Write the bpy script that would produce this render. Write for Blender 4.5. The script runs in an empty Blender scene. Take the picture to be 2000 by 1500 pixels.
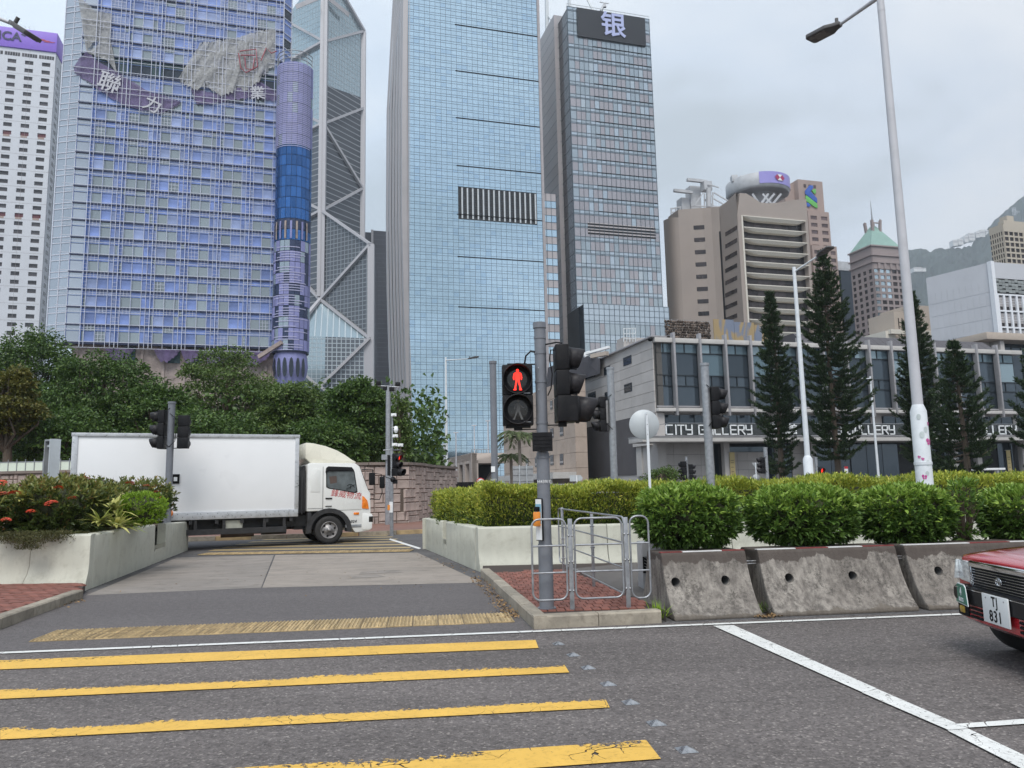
import bpy, bmesh, math, random
import numpy as np
from mathutils import Vector, Matrix, Euler
from math import radians as R, sin, cos, pi
random.seed(7); RNG = np.random.default_rng(7)
C = bpy.context.scene.collection
SC = bpy.context.scene
HAZE = 0.00024

# ------------------------------------------------------------------ camera, sky, sun, exposure
F = 1500.0; TH = R(7.7); RO = R(1.2); H = 1.55
FW = Vector((0, cos(TH), sin(TH))); U0 = Vector((0, -sin(TH), cos(TH)))
RT = Vector((1, 0, 0)) * cos(RO) - U0 * sin(RO); UP = Vector((1, 0, 0)) * sin(RO) + U0 * cos(RO)
cam = bpy.data.cameras.new('camera'); cam.lens = 27.0; cam.sensor_width = 36.0
cam.clip_start = 0.05; cam.clip_end = 9000
co = bpy.data.objects.new('camera', cam); C.objects.link(co)
m3 = Matrix((RT, UP, -FW)).transposed()
co.matrix_world = Matrix.Translation((0, 0, H)) @ m3.to_4x4()
SC.camera = co

SUN_EL, SUN_AZ = R(55), R(186)      # azimuth measured clockwise from +Y
w = bpy.data.worlds.new('World'); SC.world = w; w.use_nodes = True
nt = w.node_tree; N = nt.nodes; L = nt.links; N.clear()
out = N.new('ShaderNodeOutputWorld'); bg = N.new('ShaderNodeBackground'); L.new(bg.outputs[0], out.inputs[0])
bg.inputs[1].default_value = 0.1
sky = N.new('ShaderNodeTexSky'); sky.sky_type = 'NISHITA'; sky.sun_disc = False
sky.sun_elevation = SUN_EL; sky.sun_rotation = SUN_AZ; sky.air_density = 1.2; sky.dust_density = 2.0
tc = N.new('ShaderNodeTexCoord'); sep = N.new('ShaderNodeSeparateXYZ'); L.new(tc.outputs['Generated'], sep.inputs[0])
zz = N.new('ShaderNodeMath'); zz.operation = 'MAXIMUM'; zz.inputs[1].default_value = 0.0; L.new(sep.outputs[2], zz.inputs[0])
za = N.new('ShaderNodeMath'); za.operation = 'ADD'; za.inputs[1].default_value = 0.22; L.new(zz.outputs[0], za.inputs[0])
cmb = N.new('ShaderNodeCombineXYZ')
for k in (0, 1):
    d = N.new('ShaderNodeMath'); d.operation = 'DIVIDE'; L.new(sep.outputs[k], d.inputs[0]); L.new(za.outputs[0], d.inputs[1]); L.new(d.outputs[0], cmb.inputs[k])
cmb.inputs[2].default_value = 3.1
n1 = N.new('ShaderNodeTexNoise'); n1.inputs['Scale'].default_value = 1.5; n1.inputs['Detail'].default_value = 5; n1.inputs['Roughness'].default_value = 0.52; n1.inputs['Distortion'].default_value = 0.25
L.new(cmb.outputs[0], n1.inputs['Vector'])
cr = N.new('ShaderNodeValToRGB'); e = cr.color_ramp.elements
e[0].position = 0.40; e[0].color = (3.7, 4.0, 4.2, 1); e[1].position = 0.62; e[1].color = (5.6, 5.8, 6.0, 1)
x = cr.color_ramp.elements.new(0.5); x.color = (4.65, 5.05, 5.55, 1)
L.new(n1.outputs[0], cr.inputs[0])
# the cloud deck thins to a bluer white on the left and greys over to the right
mr = N.new('ShaderNodeMapRange'); mr.inputs[1].default_value = -0.5; mr.inputs[2].default_value = 0.6; L.new(sep.outputs[0], mr.inputs[0])
tint = N.new('ShaderNodeMix'); tint.data_type = 'RGBA'; tint.inputs['A'].default_value = (0.97, 1.06, 1.13, 1); tint.inputs['B'].default_value = (0.94, 0.93, 0.93, 1)
L.new(mr.outputs[0], tint.inputs['Factor'])
mul = N.new('ShaderNodeMix'); mul.data_type = 'RGBA'; mul.blend_type = 'MULTIPLY'; mul.inputs['Factor'].default_value = 1
L.new(cr.outputs[0], mul.inputs['A']); L.new(tint.outputs['Result'], mul.inputs['B'])
mx = N.new('ShaderNodeMix'); mx.data_type = 'RGBA'; mx.inputs['Factor'].default_value = 0.9
L.new(sky.outputs[0], mx.inputs['A']); L.new(mul.outputs['Result'], mx.inputs['B']); L.new(mx.outputs['Result'], bg.inputs[0])

sl = bpy.data.lights.new('sun', 'SUN'); sl.energy = 1.5; sl.angle = R(30); sl.color = (1, 0.97, 0.92)
so = bpy.data.objects.new('sun', sl); C.objects.link(so)
sd = Vector((sin(SUN_AZ) * cos(SUN_EL), cos(SUN_AZ) * cos(SUN_EL), sin(SUN_EL)))
so.rotation_euler = sd.to_track_quat('Z', 'Y').to_euler()
vs_ = SC.view_settings; SC.display_settings.display_device = 'sRGB'
vs_.view_transform = 'Standard'; vs_.look = 'None'; vs_.exposure = 0.9; vs_.gamma = 1; vs_.use_curve_mapping = False
SC.cycles.max_bounces = 6; SC.cycles.volume_bounces = 0; SC.cycles.transparent_max_bounces = 8

# ------------------------------------------------------------------ survey helpers: sight lines of the photograph -> metres
def ray(px, py): return FW + RT * ((px - 1000) / F) + UP * ((750 - py) / F)
def G(px, py, z=0.0):
    d = ray(px, py); t = (z - H) / d.z; return Vector((d.x * t, d.y * t, z))
def W(px, py, Y):
    d = ray(px, py); t = Y / d.y; return Vector((d.x * t, Y, H + d.z * t))
def proj(p):
    v = Vector(p) - Vector((0, 0, H)); c = v.dot(FW); return 1000 + F * v.dot(RT) / c, 750 - F * v.dot(UP) / c
def hz(P, py):                       # height on the vertical through P seen at image row py
    a, b = -50.0, 900.0
    for _ in range(50):
        m = (a + b) / 2
        if proj((P[0], P[1], m))[1] > py: a = m
        else: b = m
    return a
def run(P, ang, px, py=None, lo=-400, hi=900):   # distance from P along a heading until column px
    d = Vector((cos(R(ang)), sin(R(ang)), 0)); P = Vector((P[0], P[1], 0)); z = H if py is None else 0
    f = lambda t: proj((P.x + d.x * t, P.y + d.y * t, H if py is None else hz(P + d * t, py)))[0] - px
    while (P + d * lo).y < 2: lo = lo * 0.8 + 0.01
    while (P + d * hi).y < 2: hi *= 0.8
    a, b, fa = lo, hi, f(lo)
    for _ in range(46):
        m = (a + b) / 2; fm = f(m)
        if (fm > 0) == (fa > 0): a = m
        else: b = m
    return (a + b) / 2

# ------------------------------------------------------------------ mesh builder
class MB:
    def __init__(s, M=None): s.v = []; s.f = []; s.m = []; s.s = []; s.M = M
    def add(s, vs, fs, m=0, smooth=False):
        o = len(s.v)
        if s.M is not None: vs = [tuple(s.M @ Vector(p)) for p in vs]
        s.v.extend(tuple(p) for p in vs)
        for f in fs: s.f.append(tuple(i + o for i in f)); s.m.append(m); s.s.append(smooth)
        return s
    def quad(s, a, b, c, d, m=0): return s.add([a, b, c, d], [(0, 1, 2, 3)], m)
    def box(s, x0, x1, y0, y1, z0, z1, m=0):
        if x0 > x1: x0, x1 = x1, x0
        if y0 > y1: y0, y1 = y1, y0
        return s.add([(x0, y0, z0), (x1, y0, z0), (x1, y1, z0), (x0, y1, z0), (x0, y0, z1), (x1, y0, z1), (x1, y1, z1), (x0, y1, z1)],
                     [(3, 2, 1, 0), (4, 5, 6, 7), (0, 1, 5, 4), (1, 2, 6, 5), (2, 3, 7, 6), (3, 0, 4, 7)], m)
    def bar(s, a, b, w_, h_=None, m=0, up=(0, 0, 1)):      # rectangular bar from a to b
        a, b = Vector(a), Vector(b); d = (b - a).normalized(); h_ = w_ if h_ is None else h_
        u = Vector(up)
        if abs(d.dot(u)) > 0.98: u = Vector((0, 1, 0))
        x = d.cross(u).normalized() * (w_ / 2); y = x.normalized().cross(d) * (h_ / 2)
        p = [a - x - y, a + x - y, a + x + y, a - x + y, b - x - y, b + x - y, b + x + y, b - x + y]
        return s.add(p, [(3, 2, 1, 0), (4, 5, 6, 7), (0, 1, 5, 4), (1, 2, 6, 5), (2, 3, 7, 6), (3, 0, 4, 7)], m)
    def tube(s, pts, r, n=8, m=0, caps=True, smooth=True):
        pts = [Vector(p) for p in pts]; k = len(pts); rs = r if isinstance(r, (list, tuple)) else [r] * k
        vs = []; last = None
        for i, p in enumerate(pts):
            d = (pts[min(i + 1, k - 1)] - pts[max(i - 1, 0)]).normalized()
            if last is None:
                u = Vector((0, 0, 1)) if abs(d.z) < 0.9 else Vector((1, 0, 0))
                x = d.cross(u).normalized()
            else: x = (last - d * last.dot(d)).normalized()
            last = x; y = d.cross(x)
            for j in range(n):
                a = 2 * pi * j / n; vs.append(p + x * (cos(a) * rs[i]) + y * (sin(a) * rs[i]))
        fs = [(i * n + j, i * n + (j + 1) % n, (i + 1) * n + (j + 1) % n, (i + 1) * n + j) for i in range(k - 1) for j in range(n)]
        s.add(vs, fs, m, smooth)
        if caps:
            s.add(vs[:n], [tuple(range(n))[::-1]], m); s.add(vs[-n:], [tuple(range(n))], m)
        return s
    def lathe(s, prof, n=24, m=0, o=(0, 0, 0), axis='z', a0=0, a1=2 * pi, smooth=True):
        full = abs(a1 - a0 - 2 * pi) < 1e-6; q = n if full else n + 1; vs = []
        for r, h in prof:
            for j in range(q):
                a = a0 + (a1 - a0) * j / n; c, d = r * cos(a), r * sin(a)
                p = {'z': (c, d, h), 'y': (c, h, d), 'x': (h, c, d)}[axis]
                vs.append((p[0] + o[0], p[1] + o[1], p[2] + o[2]))
        fs = []
        for i in range(len(prof) - 1):
            for j in range(n):
                j2 = (j + 1) % q; fs.append((i * q + j, i * q + j2, (i + 1) * q + j2, (i + 1) * q + j))
        if axis == 'y': fs = [f[::-1] for f in fs]
        return s.add(vs, fs, m, smooth)
    def prism(s, poly, d, m=0, o=(0, 0, 0), plane='xz', smooth=False):    # polygon extruded by d along the third axis
        n = len(poly); k = {'xz': lambda a, b, t: (a, t, b), 'xy': lambda a, b, t: (a, b, t), 'yz': lambda a, b, t: (t, a, b)}[plane]
        vs = [tuple(Vector(k(a, b, 0)) + Vector(o)) for a, b in poly] + [tuple(Vector(k(a, b, d)) + Vector(o)) for a, b in poly]
        fs = [(i, (i + 1) % n, n + (i + 1) % n, n + i) for i in range(n)]
        s.add(vs, [tuple(range(n))[::-1], tuple(range(n, 2 * n))], m); s.add(vs, fs, m, smooth); return s
    def mesh(s, name, mats):
        me = bpy.data.meshes.new(name); me.from_pydata(s.v, [], s.f)
        for mm in (mats if isinstance(mats, (list, tuple)) else [mats]): me.materials.append(mm)
        me.polygons.foreach_set('material_index', s.m); me.polygons.foreach_set('use_smooth', s.s)
        me.update(); return me
    def build(s, name, mats, parent=None, bevel=0, fix=True, seg=2, loc=None, **tags):
        me = s.mesh(name, mats)
        if fix or bevel:
            bm = bmesh.new(); bm.from_mesh(me)
            if bevel: bmesh.ops.remove_doubles(bm, verts=bm.verts, dist=1e-5)
            bmesh.ops.recalc_face_normals(bm, faces=bm.faces)
            if bevel:
                ed = [e_ for e_ in bm.edges if len(e_.link_faces) == 2 and e_.calc_face_angle(0) > 0.5]
                bmesh.ops.bevel(bm, geom=ed, offset=bevel, segments=seg, profile=0.6, affect='EDGES', clamp_overlap=True)
                for f in bm.faces: f.smooth = True
            bm.to_mesh(me); bm.free()
            if bevel: me.set_sharp_from_angle(angle=R(38))
        return obj(name, me, parent, loc=loc, **tags)

def obj(name, me, parent=None, loc=None, rot=None, scale=None, **tags):
    o = bpy.data.objects.new(name, me); C.objects.link(o)
    if parent is not None: o.parent = parent
    if loc is not None: o.location = loc
    if rot is not None: o.rotation_euler = rot
    if scale is not None: o.scale = scale
    for k, v in tags.items():
        if v is not None: o[k] = v
    return o
def thing(name, label, cat, loc=(0, 0, 0), rz=0, group=None, kind=None):
    o = bpy.data.objects.new(name, None); C.objects.link(o); o.location = loc; o.rotation_euler = (0, 0, R(rz)); o.empty_display_size = 0.2
    if label: o['label'] = label
    if cat: o['category'] = cat
    if group: o['group'] = group
    if kind: o['kind'] = kind
    return o
def copytree(o, parent=None, **tags):
    c = o.copy(); C.objects.link(c)
    if parent is not None: c.parent = parent
    for k, v in tags.items(): c[k] = v
    for ch in [x for x in KIDS(o)]: copytree(ch, c)
    return c
def KIDS(o): return [x for x in list(C.objects) if x.parent == o]

# ------------------------------------------------------------------ materials
def _nodes(name):
    m = bpy.data.materials.new(name); m.use_nodes = True; nt = m.node_tree
    return m, nt.nodes, nt.links, nt.nodes['Principled BSDF']
def mixc(N, L, fac, a, b, blend='MIX'):
    x = N.new('ShaderNodeMix'); x.data_type = 'RGBA'; x.blend_type = blend
    for key, v in (('Factor', fac), ('A', a), ('B', b)):
        if isinstance(v, (int, float)): x.inputs[key].default_value = v
        elif isinstance(v, (tuple, list)): x.inputs[key].default_value = (*v[:3], 1)
        else: L.new(v, x.inputs[key])
    return x.outputs['Result']
def noise(N, L, vec, scale, detail=4, rough=0.55, dist=0, lo=0.35, hi=0.65):
    n = N.new('ShaderNodeTexNoise'); n.inputs['Scale'].default_value = scale; n.inputs['Detail'].default_value = detail
    n.inputs['Roughness'].default_value = rough; n.inputs['Distortion'].default_value = dist
    if vec is not None: L.new(vec, n.inputs['Vector'])
    r = N.new('ShaderNodeMapRange'); r.inputs[1].default_value = lo; r.inputs[2].default_value = hi; L.new(n.outputs[0], r.inputs[0])
    return r.outputs[0]
def coords(N, L, scale=None, kind='Object'):
    t = N.new('ShaderNodeTexCoord'); v = t.outputs[kind]
    if scale:
        mp = N.new('ShaderNodeMapping'); mp.inputs['Scale'].default_value = scale; L.new(v, mp.inputs[0]); v = mp.outputs[0]
    return v
def rnd(N, L):       # one random number per object and per loose piece
    a = N.new('ShaderNodeObjectInfo'); g = N.new('ShaderNodeNewGeometry'); s = N.new('ShaderNodeMath'); s.operation = 'ADD'
    L.new(a.outputs['Random'], s.inputs[0]); L.new(g.outputs['Random Per Island'], s.inputs[1])
    f = N.new('ShaderNodeMath'); f.operation = 'FRACT'; L.new(s.outputs[0], f.inputs[0]); return f.outputs[0]
def bump(N, L, bs, h, strength, dist=0.01):
    b = N.new('ShaderNodeBump'); b.inputs['Strength'].default_value = strength; b.inputs['Distance'].default_value = dist
    L.new(h, b.inputs['Height']); L.new(b.outputs[0], bs.inputs['Normal'])
def mat(name, col, rough=0.6, metal=0.0, var=0.12, scale=3.0, stretch=None, per=0.0, dirt=0.0, dirtcol=None, bmp=0.0, bs=60.0, emit=0, alpha=None, spec=None, coat=0, rv=0.12):
    """painted / mineral surface: two octaves of colour variation, optional dirt and per-piece variation"""
    m, N, L, b = _nodes(name); v = coords(N, L, stretch)
    f = noise(N, L, v, scale, 5, 0.6)
    lo = tuple(c * (1 - var) for c in col); hi = tuple(min(1, c * (1 + var)) for c in col)
    c = mixc(N, L, f, lo, hi)
    if per:
        r = rnd(N, L); a = N.new('ShaderNodeMapRange'); a.inputs[3].default_value = 1 - per; a.inputs[4].default_value = 1 + per; L.new(r, a.inputs[0])
        x = N.new('ShaderNodeVectorMath'); x.operation = 'SCALE'; L.new(c, x.inputs[0]); L.new(a.outputs[0], x.inputs['Scale']); c = x.outputs[0]
    if dirt:
        g = noise(N, L, coords(N, L), scale * 2.3, 8, 0.7, 0.3, 0.5, 0.72)
        q = N.new('ShaderNodeMath'); q.operation = 'MULTIPLY'; q.inputs[1].default_value = dirt; L.new(g, q.inputs[0])
        c = mixc(N, L, q.outputs[0], c, dirtcol or tuple(k * 0.4 for k in col))
    L.new(c, b.inputs['Base Color']); b.inputs['Metallic'].default_value = metal
    if rv:
        rr = N.new('ShaderNodeMapRange'); rr.inputs[3].default_value = max(0.02, rough - rv); rr.inputs[4].default_value = min(1, rough + rv); L.new(f, rr.inputs[0]); L.new(rr.outputs[0], b.inputs['Roughness'])
    else: b.inputs['Roughness'].default_value = rough
    if bmp:
        h = noise(N, L, coords(N, L), bs, 3, 0.6, 0, 0, 1); bump(N, L, b, h, bmp)
    if emit:
        b.inputs['Emission Color'].default_value = (*col, 1); b.inputs['Emission Strength'].default_value = emit
    if spec is not None: b.inputs['Specular IOR Level'].default_value = spec
    if coat: b.inputs['Coat Weight'].default_value = coat; b.inputs['Coat Roughness'].default_value = 0.05
    return m
def glass(name, col, rough=0.06, metal=0.75, per=0.12, col2=None, p2=0.8, wav=0.015, scale=0.25):
    """reflective curtain-wall glass: tinted mirror over dark, each pane a little different"""
    m, N, L, b = _nodes(name); r = rnd(N, L)
    a = N.new('ShaderNodeMapRange'); a.inputs[3].default_value = 1 - per; a.inputs[4].default_value = 1 + per; L.new(r, a.inputs[0])
    x = N.new('ShaderNodeVectorMath'); x.operation = 'SCALE'; x.inputs[0].default_value = col; L.new(a.outputs[0], x.inputs['Scale']); c = x.outputs[0]
    if col2:
        q = N.new('ShaderNodeMath'); q.operation = 'GREATER_THAN'; q.inputs[1].default_value = p2; L.new(r, q.inputs[0]); c = mixc(N, L, q.outputs[0], c, col2)
    L.new(c, b.inputs['Base Color']); b.inputs['Metallic'].default_value = metal; b.inputs['Roughness'].default_value = rough
    h = noise(N, L, coords(N, L), scale, 2, 0.5, 0, 0, 1); bump(N, L, b, h, 1.0, wav)
    return m
# ------------------------------------------------------------------ ground materials
def asphalt(name, base, fleck, scale=75.0, bstr=0.5, patch=0.17):
    m, N, L, b = _nodes(name); v = coords(N, L)
    vo = N.new('ShaderNodeTexVoronoi'); vo.inputs['Scale'].default_value = scale; vo.inputs['Randomness'].default_value = 1; L.new(v, vo.inputs['Vector'])
    sp = N.new('ShaderNodeSeparateColor'); L.new(vo.outputs['Color'], sp.inputs[0])
    r = N.new('ShaderNodeValToRGB'); L.new(sp.outputs[0], r.inputs[0]); e = r.color_ramp.elements
    e[0].position = 0.0; e[0].color = (*[c * 0.32 for c in base], 1); e[1].position = 1.0; e[1].color = (*fleck, 1)
    k = r.color_ramp.elements.new(0.55); k.color = (*base, 1); k = r.color_ramp.elements.new(0.9); k.color = (*[c * 1.35 for c in base], 1)
    p = noise(N, L, coords(N, L, (.35, 1.3, 1)), 0.7, 6, 0.62, 0.5); q = noise(N, L, v, 14, 4, 0.6)
    c = mixc(N, L, 0.5, r.outputs[0], mixc(N, L, q, tuple(k * 0.7 for k in base), tuple(k * 1.25 for k in base)))
    c = mixc(N, L, p, mixc(N, L, 1.0, c, (1 - patch,) * 3, 'MULTIPLY'), mixc(N, L, 1.0, c, (1 + patch,) * 3, 'MULTIPLY'))
    L.new(c, b.inputs['Base Color']); b.inputs['Roughness'].default_value = 0.82; b.inputs['Specular IOR Level'].default_value = 0.35
    bump(N, L, b, vo.outputs['Distance'], bstr, 0.006); return m
def paint(name, col, width, wear=0.5, edge=0.5, crack=0.5, seed=0.0):
    """thermoplastic road paint; where it has worn or cracked away the road shows (true transparency)"""
    m, N, L, b = _nodes(name); tcn = coords(N, L)
    mp = N.new('ShaderNodeMapping'); mp.inputs['Location'].default_value = (seed, seed * 1.7, 0); L.new(tcn, mp.inputs[0]); v = mp.outputs[0]
    c = mixc(N, L, noise(N, L, v, 3, 5, 0.6), tuple(k * 0.86 for k in col), col)
    c = mixc(N, L, noise(N, L, v, 22, 6, 0.75, 0, 0.52, 0.8), c, tuple(k * 0.45 for k in col))
    L.new(c, b.inputs['Base Color']); b.inputs['Roughness'].default_value = 0.62
    vo = N.new('ShaderNodeTexVoronoi'); vo.feature = 'DISTANCE_TO_EDGE'; vo.inputs['Scale'].default_value = 5.5
    wv = N.new('ShaderNodeTexNoise'); wv.inputs['Scale'].default_value = 6; L.new(v, wv.inputs['Vector'])
    L.new(mixc(N, L, 0.12, v, wv.outputs['Color']), vo.inputs['Vector'])
    cw = N.new('ShaderNodeMath'); cw.operation = 'LESS_THAN'; L.new(vo.outputs[0], cw.inputs[0]); 
    th = N.new('ShaderNodeMath'); th.operation = 'MULTIPLY'; th.inputs[1].default_value = 0.035 * crack; L.new(noise(N, L, v, 1.6, 3, 0.6, 0, 0.5, 0.7), th.inputs[0]); L.new(th.outputs[0], cw.inputs[1])
    # edge wear: distance across the stripe
    sx = N.new('ShaderNodeSeparateXYZ'); L.new(tcn, sx.inputs[0])
    ey = N.new('ShaderNodeMapRange'); ey.inputs[1].default_value = width * 0.02; ey.inputs[2].default_value = width * 0.5; ey.inputs[4].default_value = edge * 0.52; L.new(sx.outputs[1], ey.inputs[0])
    nn = N.new('ShaderNodeTexNoise'); nn.inputs['Scale'].default_value = 26; nn.inputs['Detail'].default_value = 9; nn.inputs['Roughness'].default_value = 0.72; L.new(v, nn.inputs['Vector'])
    big = noise(N, L, v, 0.9, 3, 0.6, 0, 0.34, 0.56); bm_ = N.new('ShaderNodeMath'); bm_.operation = 'MULTIPLY'; L.new(ey.outputs[0], bm_.inputs[0]); L.new(big, bm_.inputs[1])
    ad = N.new('ShaderNodeMath'); ad.operation = 'ADD'; L.new(nn.outputs[0], ad.inputs[0]); L.new(bm_.outputs[0], ad.inputs[1])
    gt = N.new('ShaderNodeMath'); gt.operation = 'GREATER_THAN'; gt.inputs[1].default_value = 0.73 - 0.13 * wear; L.new(ad.outputs[0], gt.inputs[0])
    mxx = N.new('ShaderNodeMath'); mxx.operation = 'MAXIMUM'; L.new(gt.outputs[0], mxx.inputs[0]); L.new(cw.outputs[0], mxx.inputs[1])
    inv = N.new('ShaderNodeMath'); inv.operation = 'SUBTRACT'; inv.inputs[0].default_value = 1; L.new(mxx.outputs[0], inv.inputs[1]); L.new(inv.outputs[0], b.inputs['Alpha'])
    bump(N, L, b, nn.outputs[0], 0.25, 0.004); return m
def sheet(name, poly, z, m, kind='structure', org=None, rz=0, **tags):
    """flat ground polygon; local x runs along heading rz"""
    org = Vector(org if org is not None else poly[0]); Mi = Matrix.Rotation(-R(rz), 3, 'Z')
    mb = MB(); pts = [Mi @ (Vector((p[0], p[1], 0)) - Vector((org.x, org.y, 0))) for p in poly]
    mb.add(pts, [tuple(range(len(pts)))]); me = mb.mesh(name, m)
    if me.polygons[0].normal.z < 0: me.flip_normals()
    return obj(name, me, None, (org.x, org.y, z), (0, 0, R(rz)), kind=kind, **tags)

A_NEAR = asphalt('asphalt_near', (0.130, 0.115, 0.111), (0.42, 0.38, 0.35), 66, 1.0)
A_PASS = asphalt('asphalt_fine', (0.114, 0.103, 0.103), (0.27, 0.25, 0.24), 130, 0.3, 0.07)
A_FAR = asphalt('asphalt_far', (0.10, 0.096, 0.098), (0.17, 0.16, 0.16), 40, 0.2)
YEL = (0.74, 0.45, 0.085); WHT = (0.72, 0.72, 0.70)
sheet('ground', [(-2900, -200), (2900, -200), (2900, 2500), (-2900, 2500)], 0.0, A_FAR)
sheet('road', [(-60, -12), (60, -12), (60, 14.8), (2.3, 9.0), (-3.5, 8.35), (-60, 2.4)], 0.004, A_NEAR)
pass_poly = [G(-60, 1285), G(1045, 1241), G(938, 1112), G(940, 1138), G(165, 1162), G(-60, 1250)]
sheet('road', [(-16, 6.9), (0.16, 8.62), (-0.45, 13.2), (-7.0, 12.9), (-6.1, 9.4), (-14, 5.7)], 0.008, A_PASS)
CON = mat('slab_concrete', (0.27, 0.235, 0.205), 0.85, var=0.16, scale=1.3, stretch=(0.5, 2.2, 1), dirt=0.5, dirtcol=(0.12, 0.10, 0.085), bmp=0.25, bs=90)
CON2 = mat('slab_concrete_dark', (0.225, 0.20, 0.18), 0.85, var=0.18, scale=1.1, stretch=(0.5, 2.4, 1), dirt=0.6, dirtcol=(0.10, 0.085, 0.07), bmp=0.25, bs=90)
j0, j1 = G(510, 1147), G(535, 1089)
sheet('concrete_slab', [G(168, 1164), G(510, 1149), G(535, 1085), G(345, 1090)], 0.010, CON2)
sheet('concrete_slab', [G(512, 1149), G(942, 1139), G(815, 1080), G(538, 1085)], 0.010, CON)
for a, b_, c_, d_ in ((705, 1118, 770, 1114), (690, 1126, 735, 1123)):
    sheet('repair_patch', [G(a, b_), G(c_, d_), G(c_ + 18, d_ + 5), G(a - 4, b_ + 5)], 0.014, CON2)

# ------------------------------------------------------------------ yellow crossing stripes and white lines
def stripe(r0, r1, l0, l1, m, z=0.012, label=None, group=None, name='road_marking', w_=None):
    """r0/r1 far/near right corners, l0/l1 far/near left corners on the ground"""
    far, near = (r0 - l0), (r1 - l1); a = math.degrees(math.atan2((far + near).y, (far + near).x))
    c = (r0 + r1 + l0 + l1) / 4
    return sheet(name, [l1, r1, r0, l0], z, m, org=(c.x, c.y, 0), rz=a)
def ext(a, b, k): return b + (b - a) * k
ST = [((1046, 1252), (1052, 1268), (0, 1292), (0, 1310)), ((1102, 1300), (1112, 1316), (0, 1350), (0, 1368)),
      ((1180, 1363), (1191, 1385), (0, 1425), (0, 1448)), ((1262, 1449), (1291, 1486), (520, 1500), (150, 1560))]
PY = []
for i, (a, b_, c_, d_) in enumerate(ST):
    a, b_, c_, d_ = G(*a), G(*b_), G(*c_), G(*d_)
    if i == 3: d_ = b_ + (c_ - a).normalized() * 6; c_ = a + (c_ - a).normalized() * 6
    elif i == 2: pass
    else: c_, d_ = ext(a, c_, 0.5), ext(b_, d_, 0.5)
    pm = paint('yellow_road_paint', YEL, 0.3, wear=(0.25, 0.4, 0.55, 0.35)[i], edge=(0.3, 0.75, 1.0, 0.55)[i], crack=(0.3, 0.35, 0.5, 0.8)[i], seed=i * 3.1)
    stripe(a, b_, c_, d_, pm)
# off to the camera's side the crossing goes on
q0 = (G(1262, 1449) - G(1180, 1363))
for k in (1, 2):
    a = G(1262, 1449) + q0 * k; b_ = G(1291, 1486) + q0 * k; u = (G(0, 1425) - G(1180, 1363)).normalized() * 6
    stripe(a, b_, a + u, b_ + u, PY[0] if PY else pm)
wp = paint('white_road_paint', WHT, 0.12, wear=0.15, edge=0.3, crack=0.9, seed=5)
a, b_ = G(0, 1279), G(1500, 1218); u = (b_ - a).normalized(); nrm = Vector((-u.y, u.x, 0)) * 0.10
for k in range(-3, 7):      # the edge line was laid in lengths with hairline gaps
    p, q = a + u * (k * 1.9), a + u * (k * 1.9 + 1.893)
    stripe(q + nrm * 0.9, q, p + nrm * 0.9, p, wp, z=0.0125)
ws = paint('white_stop_paint', WHT, 0.5, wear=1.0, edge=0.0, crack=0.4, seed=8)
for q in (((1393, 1225), (1433, 1224), (1713, 1349), (1686, 1357)), ((1684, 1357), (1714, 1350), (1892, 1428), (1853, 1431)), ((1851, 1432), (1893, 1429), (2110, 1533), (2060, 1540))):
    c = sum((G(*p) for p in q), Vector()) / 4; sheet('road_marking', [G(*p) for p in q], 0.0165, ws, org=c, rz=115)
stripe(G(2100, 1400.5), G(2100, 1411), G(1866, 1418), G(1893, 1425), wp, z=0.013)

# ------------------------------------------------------------------ reflective studs
STEEL = mat('stainless_steel', (0.42, 0.42, 0.43), 0.32, 0.9, var=0.15, scale=20)
mb = MB(); s_ = 0.055; mb.add([(-s_, -s_, 0), (s_, -s_, 0), (s_, s_, 0), (-s_, s_, 0), (0, 0, 0.026)], [(0, 1, 4), (1, 2, 4), (2, 3, 4), (3, 0, 4), (3, 2, 1, 0)])
stud = mb.mesh('road_stud', STEEL)
lab = ['small steel pyramid stud beside the end of the farthest yellow bar, nearest the island kerb', 'small steel pyramid stud between the first two yellow bar ends', 'small steel pyramid stud just past the end of the second yellow bar',
       'steel pyramid stud between the second and third yellow bar ends', 'steel pyramid stud just past the end of the third yellow bar', 'steel pyramid stud between the third and nearest yellow bar ends', 'largest steel pyramid stud, beside the end of the nearest yellow bar']
for (x, y), lb in zip([(1091, 1259), (1120, 1281), (1149, 1306), (1188, 1338), (1232, 1374), (1282, 1415), (1341, 1467)], lab):
    p = G(x, y); obj('road_stud', stud, None, (p.x, p.y, 0.006), (0, 0, R(10)), label=lb, category='road stud', group='steel studs along the crossing')

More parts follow.
